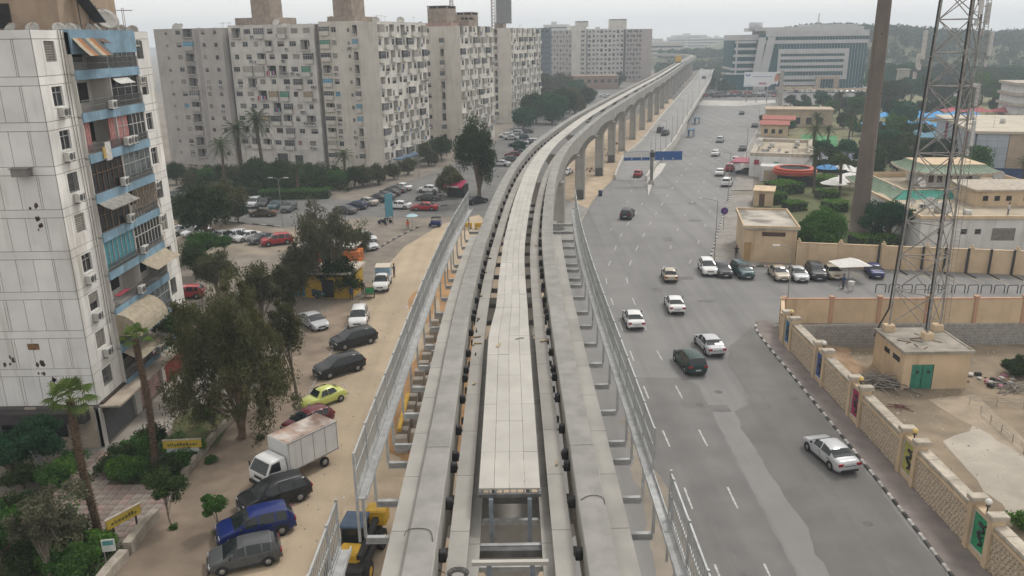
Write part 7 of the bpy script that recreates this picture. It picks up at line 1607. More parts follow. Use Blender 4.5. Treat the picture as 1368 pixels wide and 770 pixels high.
def car_parts(kind):
    if kind in _cars: return _cars[kind]
    c = CT[kind]; w = c['w']; ys = sorted({round(y, 3) for y, _ in c['top']} | {round(q, 3) for rg in [c['ws'], c['rw']] + c['sg'] for q in rg}); secs = [section2(c, y) for y in ys]
    full = [s_ + [(-x, y, z) for x, y, z in reversed(s_[:-1])] for s_ in secs]; n = len(full[0]); mb = MB(); g = {k: MB() for k in ('windscreen', 'rear_window', 'side_window1', 'side_window-1')}
    vs = [p for s_ in full for p in s_]; bf = []
    def inr(k, rg): ym = (ys[k]+ys[k+1])/2; return rg[0] < ym < rg[1]
    for k in range(len(full)-1):
        for i in range(n):
            q = (k*n+i, (k+1)*n+i, (k+1)*n+(i+1) % n, k*n+(i+1) % n); tgt = None
            if i in (5, 6, 7, 8):
                if inr(k, c['ws']): tgt = 'windscreen'
                elif inr(k, c['rw']): tgt = 'rear_window'
            elif i in (4, 9) and any(inr(k, rg) for rg in c['sg']): tgt = 'side_window1' if i == 4 else 'side_window-1'
            if tgt: g[tgt].add([vs[a] for a in q], [(0, 1, 2, 3)], 0, False)
            else: bf.append(q)
    mb.add(vs, bf, 0, True); mb.add(full[0], [tuple(range(n))]); mb.add(full[-1], [tuple(range(n-1, -1, -1))])
    y0, y1 = ys[0], ys[-1]
    mb.bbox(-w*.74, w*.74, y0-.03, y0+.12, .30, .46, .03, 1); mb.bbox(-w*.70, w*.70, y1-.14, y1+.02, .28, .44, .03, 1)
    for sx in (-1, 1): mb.obox((sx*w*.985, -1.0, c['zl']+.07), (sx*w*.985, 1.0, c['zl']+.07), .03, .1, 1)
    for y in c['ax']:
        for sx in (-1, 1):
            a = [(sx*(w+.006), y + c['r']*1.2*math.cos(t), c['r'] + c['r']*1.2*math.sin(t)) for t in np.linspace(-.35, math.pi+.35, 13)]; mb.add(a, [tuple(range(13)) if sx > 0 else tuple(range(12, -1, -1))], 1)
    for sx in (-1, 1):      # door gaps, handles, grille, badge strip
        for rg in c['sg']:
            yy = rg[0]-.05; mb.box(min(sx*(w+.003), sx*w*.985), max(sx*(w+.003), sx*w*.985), yy-.012, yy+.012, c['zl']+.14, c['belt']-.12, 1)
            yh = rg[0]+.12; mb.bbox(min(sx*(w+.03), sx*w*.99), max(sx*(w+.03), sx*w*.99), yh-.09, yh+.09, c['belt']-.2, c['belt']-.165, .01, 1)
    zf = lin(c['top'], y1-.1); mb.bbox(-w*.42, w*.42, y1-.12, y1+.012, zf-.20, zf-.08, .02, 1); mb.box(-w*.45, w*.45, y0-.012, y0+.05, .70, .73, 1)
    mb.box(-.012, .012, y0+.2, y0+.21, .5, .51, 1)
    body = mb.mesh('body', [paint('white', PC['white']), m_trim])
    g = {k: v.mesh(k.rstrip('-1'), m_cg) for k, v in g.items()}
    r = c['r']; f = MB(); f.lathe([(r*.62, -.11), (r*.93, -.11), (r, -.07), (r, .07), (r*.93, .11), (r*.62, .11)], 18)
    rot = Matrix.Rotation(R_(90), 4, 'Y'); f.v = [tuple(rot @ Vector(v)) for v in f.v]; tyre = f.mesh('wheel', m_ty)
    f = MB(); f.lathe([(0, -.10), (r*.2, -.115), (r*.62, -.09), (r*.64, 0), (r*.62, .09), (r*.2, .115), (0, .10)], 12); f.v = [tuple(rot @ Vector(v)) for v in f.v]; rim = f.mesh('rim', m_rim)
    zt = c['belt']; b1 = c['ws'][1]; zb = c['belt']
    f = MB(); f.bbox(-.17, .17, -.07, .03, -.09, .09, .02); tail = f.mesh('tail_light', m_tl)
    f = MB(); f.bbox(-.19, .19, -.1, .06, -.07, .07, .02); head = f.mesh('headlight', m_hl)
    f = MB(); f.box(-.24, .24, -.01, .01, -.06, .06); plate = f.mesh('number_plate', m_pl)
    f = MB(); f.bbox(-.07, .07, -.06, .06, 0, .13, .02); mir = f.mesh('mirror', m_trim)
    lst = [('body', body, (0, 0, 0), None)] + [('windscreen', g['windscreen'], (0, 0, 0), None), ('rear_window', g['rear_window'], (0, 0, 0), None), ('side_window', g['side_window1'], (0, 0, 0), None), ('side_window', g['side_window-1'], (0, 0, 0), None)]
    for y in c['ax']:
        for sx in (-1, 1): lst.append(('wheel', tyre, (sx*(w-.09), y, r), rim))
    for sx in (-1, 1):
        lst.append(('tail_light', tail, (sx*w*.74, y0+.06, min(zt, lin(c['top'], y0+.12))-.13), None)); lst.append(('headlight', head, (sx*w*.68, y1-.13, lin(c['top'], y1-.12)-.10), None)); lst.append(('mirror', mir, (sx*(w+.05), b1-.35, zb), None))
    lst.append(('number_plate', plate, (0, y0-.015, .62), None)); lst.append(('number_plate', plate, (0, y1+.03, .40), None))
    # low-detail single mesh for far copies
    lo = MB(); mats = [paint('white', PC['white']), m_trim, m_cg, m_ty]; 
    def addm(me, mi, off=(0, 0, 0)):
        lo.add([tuple(v.co[i]+off[i] for i in range(3)) for v in me.vertices], [tuple(p.vertices) for p in me.polygons], mi)
        if mi == 0:
            for k, p in enumerate(me.polygons): lo.m[len(lo.m)-len(me.polygons)+k] = p.material_index
    addm(body, 0)
    for k in ('windscreen', 'rear_window', 'side_window1', 'side_window-1'): addm(g[k], 2)
    for y in c['ax']:
        for sx in (-1, 1): lo.cyl((sx*(w-.2), y, r), (sx*(w+.01), y, r), r, r, 10, 3)
    _cars[kind] = (lst, lo.mesh('car', mats)); return _cars[kind]
def recol(o, col): o.material_slots[0].link = 'OBJECT'; o.material_slots[0].material = paint(col, PC[col])
def car(kind, col, p, hd, label, group=None, z=0.006, far=False, name='parked_car', roof_rack=False):
    lst, lo = car_parts(kind); loc = (p[0], p[1], z)
    if far:
        o = obj(name, lo, None, loc, hd, label, 'car', group); recol(o, col); return o
    t = thing(name, label, 'car', loc, hd, group)
    for nm, me, l, rim in lst:
        o = obj(nm, me, t, l)
        if nm == 'body': recol(o, col)
        if rim: obj('rim', rim, o)
    if roof_rack:
        for sx in (-1, 1): mb = MB(); mb.tube([(sx*.60, -1.6, 1.58), (sx*.60, -1.45, 1.70), (sx*.60, -.1, 1.73), (sx*.60, .1, 1.62)], .025, 5); mb.build('roof_rail', m_rim, t)
    return t
def hdg(rear, front, z=0.0):
    a, b = G(*rear, z), G(*front, z); d = b-a; return math.atan2(-d.x, d.y)
LG = 'cars parked on the dirt road'
car('hatch', 'grey', G(328, 752), hdg((368, 748), (288, 766)), 'dark grey hatchback at the lower end of the parked row', LG)
car('suv', 'blue', G(343, 714), hdg((380, 708), (305, 728)), 'royal blue crossover parked between the grey hatchback and the black SUV', LG)
car('suv', 'black', G(368, 672), hdg((408, 664), (326, 692)), 'black SUV with roof rails parked beside the white truck', LG, roof_rack=True)
car('hatch', 'maroon', G(412, 572), hdg((436, 566), (380, 590)), 'maroon car half hidden behind the white box truck', LG)
car('suv', 'black', G(454, 498), hdg((481, 492), (425, 508)), 'black crossover parked next to the yellow beetle', LG)
car('suv', 'black', G(473, 461), hdg((497, 456), (450, 468)), 'black crossover with dark glass parked behind the white SUV', LG)
car('suv', 'white', G(480, 432), hdg((484, 415), (476, 446)), 'white SUV with black roof panel parked facing the camera', LG, roof_rack=True)
car('sedan', 'silver', G(419, 436), hdg((400, 424), (432, 444)), 'silver car half hidden under the trees left of the white SUV', LG)
car('sedan', 'teal', G(418, 394), hdg((402, 392), (434, 398)), 'dark car under the feathery tree before the yellow kiosk', LG)
car('sedan', 'silver', G(488, 322), hdg((470, 316), (505, 328)), 'upper one of two silver cars behind the feathery tree', LG); car('sedan', 'silver', G(489, 332), hdg((470, 326), (505, 338)), 'lower one of two silver cars behind the feathery tree', LG)
# yellow beetle with its own rounded body
bt = thing('beetle_car', 'pale yellow vintage beetle car with rounded roof', 'car', (*G(432, 540).xy, .006), hdg((457, 533), (408, 552)), LG)
mb = MB(); prof = [(-2.0, .45, .50, .55), (-1.9, .3, .72, .62), (-1.6, .25, .98, .70), (-1.2, .25, 1.0, .74), (-.4, .25, .92, .76), (.6, .25, .90, .76), (1.0, .25, .93, .72), (1.5, .25, .86, .58), (1.85, .3, .66, .45), (1.98, .42, .5, .35)]
secs = [section(y, a, b_, 1, w_) for y, a, b_, w_ in prof]; n = 13
mb.add([p for s_ in secs for p in s_], [(k*n+i, (k+1)*n+i, (k+1)*n+(i+1) % n, k*n+(i+1) % n) for k in range(len(secs)-1) for i in range(n)], 0, True); mb.add(secs[0], [tuple(range(n))]); mb.add(secs[-1], [tuple(range(n-1, -1, -1))])
for y in (-1.2, 1.2):
    for sx in (-1, 1):   # bulging mudguards
        q = MB(); q.lathe([(.0, .34), (.2, .32), (.38, .2), (.46, .0)], 14); mb.add([(sx*.56 + v[0]*.5, y + v[1]*1.2, .30 + v[2]*1.15) for v in q.v], q.f, 0, True)
cab = [(-1.5, .95, .60), (-1.25, 1.2, .58), (-.8, 1.40, .55), (-.2, 1.48, .53), (.3, 1.44, .52), (.62, 1.18, .57), (.85, .95, .60)]
cs = []
for y, z, w_ in cab: cs.append([(w_+.08, y, .88), (w_+.03, y, .88+(z-.88)*.55), (w_*.72, y, z-.05), (0, y, z), (-w_*.72, y, z-.05), (-w_-.03, y, .88+(z-.88)*.55), (-w_-.08, y, .88)])
mb.add([p for s_ in cs for p in s_], [(k*7+i, k*7+7+i, k*7+8+i, k*7+i+1) for k in range(6) for i in range(6)], 0, True)
mb.build('body', paint('yellow', PC['yellow'], .35), bt)
for nm, pts in (('windscreen', [(.5, .80, 1.0), (-.5, .80, 1.0), (-.44, .45, 1.36), (.44, .45, 1.36)]), ('rear_window', [(-.36, -1.36, 1.17), (.36, -1.36, 1.17), (.34, -1.02, 1.37), (-.34, -1.02, 1.37)]), ('side_window', [(.69, -.1, .98), (.69, .55, .98), (.52, .36, 1.36), (.5, -.1, 1.40)]), ('side_window', [(.69, -.95, .98), (.69, -.18, .98), (.5, -.18, 1.40), (.52, -.72, 1.36)]), ('side_window', [(-.69, .55, .98), (-.69, -.1, .98), (-.5, -.1, 1.40), (-.52, .36, 1.36)]), ('side_window', [(-.69, -.18, .98), (-.69, -.95, .98), (-.52, -.72, 1.36), (-.5, -.18, 1.40)])):
    f = MB(); f.add([Vector(p) + Vector((math.copysign(.035, p[0]) if 'side' in nm else 0, (.03 if nm == 'windscreen' else -.03) if 'side' not in nm else 0, .02)) for p in pts], [(0, 1, 2, 3)]); f.build(nm, m_cg, bt)
cl_, _ = car_parts('hatch'); wl = [q for q in cl_ if q[0] == 'wheel'][0]
for y in (-1.2, 1.2):
    for sx in (-1, 1): o = obj('wheel', wl[1], bt, (sx*.70, y, .30)); obj('rim', wl[3], o)
for sx in (-1, 1): f = MB(); f.cyl((0, 0, 0), (0, .06, 0), .11, .1, 12); f.build('headlight', m_hl, bt, loc=(sx*.58, 1.62, .72)); f = MB(); f.cyl((0, 0, 0), (0, -.05, 0), .07, .06, 8); f.build('tail_light', m_tl, bt, loc=(sx*.58, -1.72, .66))
for y in (-2.06, 2.04): f = MB(); f.tube([(-.75, y*.97, .42), (-.5, y, .42), (.5, y, .42), (.75, y*.97, .42)], .045, 6); f.build('bumper', m_rim, bt)
# white box truck
m_box = M('box_white', (.58, .58, .57), .6, .06, .8, streak=.35); tr = thing('box_truck', 'white box truck with a rusty roof parked on the dirt road', 'truck', (*G(393, 634).xy, .006), hdg((436, 612), (345, 658)))
tr.scale = (1.0, .92, 1.0)
mb = MB(); mb.box(-.38, .38, -3.3, 2.9, .48, .68); mb.build('chassis', m_trim, tr)
mb = MB(); mb.bbox(-1.05, 1.05, -3.4, 1.15, .95, 3.05, .03); bx = mb.build('cargo_box', m_box, tr)
mb = MB(); mb.box(-1.0, 1.0, -3.35, 1.1, 3.055, 3.07); mb.build('box_roof', M('rusty_roof_sheet', (.50, .46, .42), .7, .1, .8, var2=.9, scale2=.55, col2=(.30, .17, .11)), bx)
mb = MB()
for k in range(5):
    for sx in (-1, 1): mb.box(sx*1.05-.012, sx*1.05+.012, -3.3+k*1.08, -3.26+k*1.08, .97, 3.0)
for z in (.96, 2.98):
    for sx in (-1, 1): mb.box(sx*1.06-.02, sx*1.06+.02, -3.4, 1.15, z, z+.07)
mb.build('box_ribs', m_rim, bx)
cb = MB(); R = [[(-.95, 1.25, .55), (.95, 1.25, .55), (.95, 2.95, .55), (-.95, 2.95, .55)], [(-.96, 1.25, 1.35), (.96, 1.25, 1.35), (.96, 2.98, 1.35), (-.96, 2.98, 1.35)], [(-.86, 1.28, 2.1), (.86, 1.28, 2.1), (.84, 2.45, 2.1), (-.84, 2.45, 2.1)], [(-.74, 1.4, 2.2), (.74, 1.4, 2.2), (.72, 2.25, 2.2), (-.72, 2.25, 2.2)]]
for k in range(3): cb.add(R[k]+R[k+1], [(i, (i+1) % 4, 4+(i+1) % 4, 4+i) for i in range(4)])
cb.add(R[3], [(0, 1, 2, 3)]); cb.build('cab', paint('white', PC['white']), tr)
f = MB(); f.add([(.85, 2.985, 1.42), (-.85, 2.985, 1.42), (-.76, 2.52, 2.05), (.76, 2.52, 2.05)], [(0, 1, 2, 3)]); f.build('windscreen', m_cg, tr)
for sx in (-1, 1):
    f = MB(); q = [(sx*.965, 1.75, 1.4), (sx*.965, 2.8, 1.4), (sx*.868, 2.42, 2.0), (sx*.875, 1.75, 2.0)]; f.add([Vector(p)+Vector((sx*.012, 0, 0)) for p in q], [(0, 1, 2, 3) if sx > 0 else (3, 2, 1, 0)]); f.build('side_window', m_cg, tr)
    f = MB(); f.bbox(-.14, .14, -.04, .04, -.1, .1, .02); f.build('headlight', m_hl, tr, loc=(sx*.72, 2.98, .85)); f = MB(); f.bbox(-.05, .05, -.05, .05, 0, .34, .02); f.build('mirror', m_trim, tr, loc=(sx*1.12, 2.75, 1.45))
mb = MB(); mb.box(-.95, .95, 2.95, 3.06, .45, .68); mb.build('bumper', m_trim, tr); mb = MB(); mb.box(-.4, .4, 2.985, 3.0, .95, 1.15); mb.build('grille', m_trim, tr)
sw_, _ = car_parts('suv'); wl2 = [q for q in sw_ if q[0] == 'wheel'][0]
for y in (-2.1, 2.2):
    for sx in (-1, 1): o = obj('wheel', wl2[1], tr, (sx*.86, y, .37)); obj('rim', wl2[3], o)
# white pickup with a tarped load, facing the camera
pk = car('pick', 'white', G(511, 384), hdg((519, 362), (505, 398)), 'white pickup with a blue-sided loaded bed facing the camera', None, name='pickup_truck'); pk['category'] = 'pickup'
mb = MB(); mb.bbox(-.86, .86, -2.55, -.7, 1.0, 2.2, .04); ld = mb.build('load_box', M('load_blue', (.25, .38, .48), .8, .12, 1.5), pk); mb = MB(); mb.box(-.9, .9, -2.6, -.65, 2.2, 2.27); mb.build('load_cover', M('tarp_beige', (.52, .46, .38), .9, .08, 2), ld)
# right-hand road
RG = 'cars driving on the main road'
def drv(kind, col, px, hd, lab, far=False, z=.02): return car(kind, col, G(*px), R_(hd), lab, RG, z, far, 'driving_car')
drv('sedan', 'white', (846, 433), 0, 'white sedan in the left lane beside the viaduct fence'); drv('sedan', 'white', (901, 413), -3, 'white sedan with black roof mark ahead of the silver one'); drv('boxy', 'beige', (894, 373), -4, 'old beige boxy car in the middle of the road')
drv('suv', 'black', (838, 291), -18, 'black SUV alone near the median tip'); drv('sedan', 'silver', (947, 467), 6, 'silver sedan right of the dark green SUV'); drv('suv', 'green', (921, 491), 7, 'dark green-black SUV on the pale asphalt strip')
car('sedan', 'silver', G(1108, 614), hdg((1128, 632), (1090, 600)), 'silver sedan nearest the black and white kerb', RG, .02, False, 'driving_car')
for px, k, c, lab in [((962, 190), 'suv', 'silver', 'silver SUV in the middle of the far road'), ((956, 208), 'sedan', 'white', 'white sedan behind the silver SUV on the far road'), ((992, 201), 'sedan', 'grey', 'grey car at the road edge before the white shop'), ((975, 228), 'suv', 'red', 'red SUV before the low white shop'), ((962, 234), 'sedan', 'white', 'white sedan left of the red SUV'), ((971, 248), 'suv', 'white', 'white SUV nearest the lay-by'), ((983, 217), 'boxy', 'silver', 'pale van-like car ahead of the red SUV'), ((1008, 170), 'sedan', 'grey', 'dark car far down the right lane'), ((991, 153), 'sedan', 'grey', 'farthest dark car before the crossing')]:
    car(k, c, G(*px), R_(-20), lab, RG, .02, True, 'driving_car')
for (i, o), k, c, lab in [((20, -1.2), 'suv', 'black', 'left one of two dark cars climbing the flyover'), ((19, .6), 'suv', 'grey', 'right one of two dark cars climbing the flyover'), ((2, 1.2), 'boxy', 'red', 'red-roofed small truck at the foot of the flyover'), ((48, .4), 'suv', 'grey', 'dark car on the crest of the flyover')]:
    p = frow(i, o, 0); car(k, c, (p.x, p.y), R_(-18), lab, 'cars on the flyover', p.z+.03, True, 'driving_car')
car('sedan', 'black', (*G(997, 233).xy,), R_(72), 'black car parked across the lay-by under the red awning', None, .02, True)
WGp = 'cars parked along the ochre wall'
for px, k, c, h_, lab in [((945, 364), 'suv', 'white', 176, 'white car at the left end of the wall row'), ((964, 366), 'sedan', 'black', 180, 'black car second from the left by the corner pavement'), ((991, 368), 'suv', 'teal', 184, 'dark teal SUV beside the gatehouse'), ((1040, 371), 'sedan', 'beige', 178, 'beige car left of the lamp post at the wall'), ((1065, 372), 'sedan', 'silver', 176, 'silver-grey car right of the lamp post at the wall'), ((1089, 370), 'suv', 'black', 172, 'black SUV right of the silver-grey car'), ((1111, 370), 'boxy', 'beige', 176, 'small beige boxy car beside the white parasol'), ((1167, 368), 'boxy', 'blue', 170, 'blue boxy car right of the white parasol')]: car(k, c, G(*px), R_(h_), lab, WGp, .02)
# left street rows
UR = 'cars parked before the hedge on the left street'
for i, (px, k, c) in enumerate([((235, 266), 'suv', 'black'), ((245, 270), 'suv', 'grey'), ((306, 271), 'sedan', 'white'), ((325, 274), 'sedan', 'brown'), ((340, 276), 'suv', 'silver'), ((354, 277), 'suv', 'black'), ((368, 279), 'sedan', 'teal'), ((386, 282), 'suv', 'grey')]): car(k, c, G(*px), R_(182 - i), '%s %s car from the left in the row before the hedge' % (('first', 'second', 'third', 'fourth', 'fifth', 'sixth', 'seventh', 'eighth')[i], c), UR)
car('sedan', 'brown', G(352, 289), R_(88), 'dark brown sedan driving along the left street', None, name='driving_car')
LR = 'cars parked on the dusty strip below the left street'
for i, (px, k, c) in enumerate([((244, 313), 'sedan', 'silver'), ((252, 308), 'sedan', 'white'), ((263, 315), 'sedan', 'white'), ((277, 320), 'sedan', 'maroon'), ((294, 321), 'sedan', 'silver'), ((312, 322), 'suv', 'silver'), ((331, 321), 'sedan', 'white'), ((351, 324), 'sedan', 'grey')]): car(k, c, G(*px), R_(140), '%s car from the left on the dusty strip, %s' % (('first', 'second', 'third', 'fourth', 'fifth', 'sixth', 'seventh', 'eighth')[i], c), LR)
car('suv', 'red', G(370, 327), R_(118), 'bright red SUV at the end of the dusty strip', LR); car('hatch', 'red', G(250, 398), R_(100), 'red car peeping out behind the white block', None)
SR = 'cars parked along the slab block street'
for px, k, c, h_, lab in [((461, 285), 'sedan', 'grey', 60, 'grey car half hidden behind the feathery tree'), ((477, 279), 'hatch', 'navy', 62, 'dark hatchback beside the covered car'), ((490, 274), 'sedan', 'cover', 62, 'car under a pale cover beside the slab street'), ((506, 269), 'sedan', 'black', 58, 'black sedan right of the covered car'), ((514, 266), 'sedan', 'grey', 58, 'grey sedan behind the black sedan'), ((522, 261), 'sedan', 'black', 56, 'black car in the middle of the slab street row'), ((530, 257), 'sedan', 'darkcover', 56, 'dark covered car on the slab street'), ((537, 254), 'sedan', 'white', 56, 'white car at the far end of the slab street row'), ((533, 279), 'sedan', 'white', 80, 'white sedan crossing behind the blue sign'), ((568, 281), 'sedan', 'red', 84, 'red sedan on the street before the red kiosk'), ((572, 268), 'sedan', 'darkcover', 80, 'car under a dark cover left of the red kiosk'), ((573, 257), 'sedan', 'white', 78, 'white sedan behind the dark covered car')]: car(k, c, G(*px), R_(h_), lab, SR)
car('sedan', 'black', G(636, 272), R_(-55), 'black sedan driving under the viaduct', None, name='driving_car')
car('sedan', 'white', G(757, 233), R_(-20), 'white car seen between the first viaduct piers', None, far=True, name='driving_car')
VP_ = 'cars parked in the yard between the slabs and the viaduct'
vn = [((676, 184), 'sedan', 'white'), ((683, 187), 'sedan', 'silver'), ((689, 181), 'suv', 'silver'), ((697, 186), 'hatch', 'teal'), ((703, 178), 'sedan', 'grey'), ((709, 193), 'suv', 'white'), ((712, 199), 'sedan', 'silver'), ((686, 210), 'sedan', 'maroon'), ((694, 207), 'sedan', 'black'), ((704, 193), 'sedan', 'navy'), ((669, 222), 'sedan', 'silver'), ((681, 216), 'sedan', 'grey'), ((698, 204), 'sedan', 'black'), ((690, 196), 'suv', 'teal'), ((697, 262), 'sedan', 'silver')]
ORD = ['first', 'second', 'third', 'fourth', 'fifth', 'sixth', 'seventh', 'eighth', 'ninth', 'tenth', 'eleventh', 'twelfth', 'thirteenth', 'fourteenth', 'fifteenth', 'sixteenth', 'seventeenth', 'eighteenth', 'nineteenth', 'twentieth']
for i, (px, k, c) in enumerate(sorted(vn[:-1])): car(k, c, G(*px), R_(70 + (i*37) % 25), '%s %s counted from the left in the car yard beside the viaduct, %s' % (ORD[i], {'suv': 'SUV', 'hatch': 'hatchback'}.get(k, 'sedan'), c), VP_, far=True)
for px, c, lab in [((806, 129), 'white', 'left of two cars before the brick warehouse'), ((812, 131), 'silver', 'right of two cars before the brick warehouse')]: car('sedan', c, G(*px), R_(85), lab, None, far=True)
rq = random.Random(4)
for i in range(24):
    px = (930 + (i % 12)*9.6 + rq.uniform(-3, 3), 126 + 4*(i//12) + rq.uniform(-1, 1)); k, c = rq.choice(['sedan', 'suv', 'boxy']), rq.choice(['white', 'white', 'silver', 'red', 'black', 'grey', 'navy', 'maroon'])
    car(k, c, G(*px), R_(rq.choice([75, 85, 100, -90])), '%s car from the left in the %s row at the far crossing, %s' % (ORD[i % 12], 'rear' if i < 12 else 'front', c), 'traffic at the far crossing', far=True, name='driving_car')
for i in range(34):
    px = (1052 + i*3.7, 121.5 + rq.uniform(-.4, .4) + (3 if i % 2 else 0)); c = rq.choice(['white', 'silver', 'silver', 'black', 'grey', 'navy', 'white'])
    car(rq.choice(['sedan', 'suv']), c, G(*px), R_(-10 + rq.uniform(-4, 4)), '%s car from the left in the %s row before the teal office, %s' % (ORD[i//2], 'nearer' if i % 2 else 'farther', c), 'cars parked before the office', far=True)
# ================================================================== people
def person(label, p, top, bottom, hd=0.0, h=1.72, pose='stand', skin=(.20, .11, .07), hair=(.015, .012, .01), z=0.0, hold=None):
    """one skinned figure, recoloured by region"""
    k = h/1.75; s_ = 1 if pose != 'walk' else 0
    st = .14 if pose == 'walk' else .03
    J = dict(pel=(0, 0, .95), wai=(0, 0, 1.12), che=(0, .01, 1.36), nek=(0, .0, 1.50), hd0=(0, .02, 1.58), hd1=(0, .02, 1.74),
             hl=(-.10, 0, .90), kl=(-.11, st*1.3, .50), al=(-.11, st, .09), fl=(-.12, st+.17, .04), hr=(.10, 0, .90), kr=(.11, -st*.2+.04, .50), ar=(.11, -st*1.6, .09), fr=(.12, -st*1.6+.17, .04),
             sl=(-.19, 0, 1.42), el=(-.25, -.04, 1.16), wl=(-.24, .08, .93), gl=(-.23, .12, .84), sr=(.19, 0, 1.42), er=(.25, .0, 1.16), wr=(.24, .10, .95), gr=(.23, .14, .86))
    if pose == 'reach': J.update(er=(.27, .16, 1.22), wr=(.2, .38, 1.30), gr=(.18, .45, 1.33), el=(-.27, .15, 1.2), wl=(-.2, .36, 1.28), gl=(-.18, .43, 1.32))
    if pose == 'camera': J.update(er=(.34, .10, 1.38), wr=(.14, .22, 1.60), gr=(.08, .24, 1.64), el=(-.34, .10, 1.38), wl=(-.14, .22, 1.60), gl=(-.08, .24, 1.64))
    if pose == 'sit': J.update(pel=(0, 0, .52), wai=(0, .02, .70), che=(0, .06, .95), nek=(0, .08, 1.10), hd0=(0, .10, 1.18), hd1=(0, .11, 1.34), hl=(-.1, .03, .50), hr=(.1, .03, .50), kl=(-.13, .42, .50), kr=(.13, .42, .50), al=(-.13, .40, .09), ar=(.13, .40, .09), fl=(-.13, .56, .04), fr=(.13, .56, .04), sl=(-.19, .06, 1.02), sr=(.19, .06, 1.02), el=(-.24, .14, .78), er=(.24, .14, .78), wl=(-.2, .36, .68), wr=(.2, .36, .68), gl=(-.18, .44, .66), gr=(.18, .44, .66))
    rad = dict(pel=(.155, .12), wai=(.14, .105), che=(.165, .115), nek=(.058, .058), hd0=(.085, .095), hd1=(.075, .085), hl=(.095, .1), kl=(.062, .066), al=(.042, .048), fl=(.04, .035), hr=(.095, .1), kr=(.062, .066), ar=(.042, .048), fr=(.04, .035), sl=(.07, .07), el=(.048, .048), wl=(.033, .033), gl=(.04, .022), sr=(.07, .07), er=(.048, .048), wr=(.033, .033), gr=(.04, .022))
    names = list(J); E_ = [('pel', 'wai'), ('wai', 'che'), ('che', 'nek'), ('nek', 'hd0'), ('hd0', 'hd1'), ('pel', 'hl'), ('hl', 'kl'), ('kl', 'al'), ('al', 'fl'), ('pel', 'hr'), ('hr', 'kr'), ('kr', 'ar'), ('ar', 'fr'), ('che', 'sl'), ('sl', 'el'), ('el', 'wl'), ('wl', 'gl'), ('che', 'sr'), ('sr', 'er'), ('er', 'wr'), ('wr', 'gr')]
    V = [tuple(c*k for c in J[n]) for n in names]; ED = [(names.index(a), names.index(b)) for a, b in E_]; R2 = [rad[n] for n in names]
    # five short fingers on each hand
    for sd in ('l', 'r'):
        g = Vector(J['g'+sd]); w_ = Vector(J['w'+sd]); d = (g-w_).normalized(); sx = Vector((1, 0, 0)) if abs(d.x) < .7 else Vector((0, 1, 0))
        for q, (o, L) in enumerate(((-.03, .055), (-.01, .065), (.012, .062), (.032, .05))): V.append(tuple((g + d*L + sx*o + Vector((0, 0, -.01)))*k)); ED.append((names.index('g'+sd), len(V)-1)); R2.append((.009, .009))
        V.append(tuple((w_.lerp(g, .5) + sx*(.05 if sd == 'l' else -.05) + d*.03)*k)); ED.append((names.index('g'+sd), len(V)-1)); R2.append((.011, .011))
    me = bpy.data.meshes.new('tmp'); me.from_pydata(V, ED, []); o = bpy.data.objects.new('tmp', me); COL.objects.link(o); md_ = o.modifiers.new('s', 'SKIN')
    for i, v in enumerate(me.skin_vertices[0].data): v.radius = (R2[i][0]*k, R2[i][1]*k); v.use_root = (i == 0)
    md_.use_smooth_shade = True; sb = o.modifiers.new('b', 'SUBSURF'); sb.levels = 1; sb.render_levels = 1
    dg = bpy.context.evaluated_depsgraph_get(); m2 = bpy.data.meshes.new_from_object(o.evaluated_get(dg)); bpy.data.objects.remove(o)
    m2.materials.clear(); key = '%.2f%.2f%.2f' % top; kb = '%.2f%.2f%.2f' % bottom
    for mt in (M('skin', skin, .6, .08, 5), M('shirt_'+key, top, .9, .12, 5), M('trousers_'+kb, bottom, .9, .12, 5), M('shoe', (.03, .025, .02), .7, .1, 5)): m2.materials.append(mt)
    zn = J['nek'][2]*k; zp = J['pel'][2]*k; zw = J['wl'][2]*k
    for f in m2.polygons:
        c = f.center; arm = abs(c.x) > .205*k and pose != 'sit'; mi = 1
        nearhand = min((Vector(c)-Vector(J['w'+s2])*k).length for s2 in 'lr') < .10*k or min((Vector(c)-Vector(J['g'+s2])*k).length for s2 in 'lr') < .11*k
        if nearhand: mi = 0
        elif c.z > zn: mi = 0
        elif c.z < .11*k: mi = 3
        elif c.z < zp and not arm: mi = 2
        f.material_index = mi
    t = thing('person', label, 'person', (p[0], p[1], z), hd); obj('body', m2, t)
    hd1 = Vector(J['hd1'])*k; hd0 = Vector(J['hd0'])*k; q = MB(); q.lathe([(.0, .125), (.05, .12), (.092, .085), (.105, .03), (.10, -.02)], 12); mbh = MB(); mbh.add([(hd1.x+v[0], hd1.y-.02+v[1]*1.1, hd1.z-.02+v[2]) for v in q.v], q.f, 0, True); mbh.build('hair', M('hair_%.2f' % hair[0], hair, .8, .1, 6), t)
    fc = MB(); c = (hd0+hd1)/2; fy = c.y + .088
    for sx in (-1, 1): fc.box(c.x+sx*.033-.012, c.x+sx*.033+.012, fy-.01, fy+.004, c.z+.008, c.z+.02, 0)
    fc.box(c.x-.025, c.x+.025, fy-.012, fy+.003, c.z-.058, c.z-.05, 1); fc.build('face', [m_dark, M('lips', (.16, .07, .05), .6, .1, 5)], t)
    ns_ = MB(); ns_.add([(c.x-.014, fy-.008, c.z-.025), (c.x+.014, fy-.008, c.z-.025), (c.x, fy+.024, c.z-.022), (c.x, fy-.004, c.z+.015)], [(0, 1, 2), (0, 2, 3), (2, 1, 3)]); ns_.build('nose', M('skin', (0, 0, 0)), t)
    return t
person('person in dark clothes walking beside the yellow kiosk', G(478, 383), (.03, .03, .035), (.03, .03, .035), R_(200), pose='walk')
person('person in a grey shirt standing beside the green handcart', G(485, 394), (.09, .09, .085), (.05, .05, .06), R_(160))
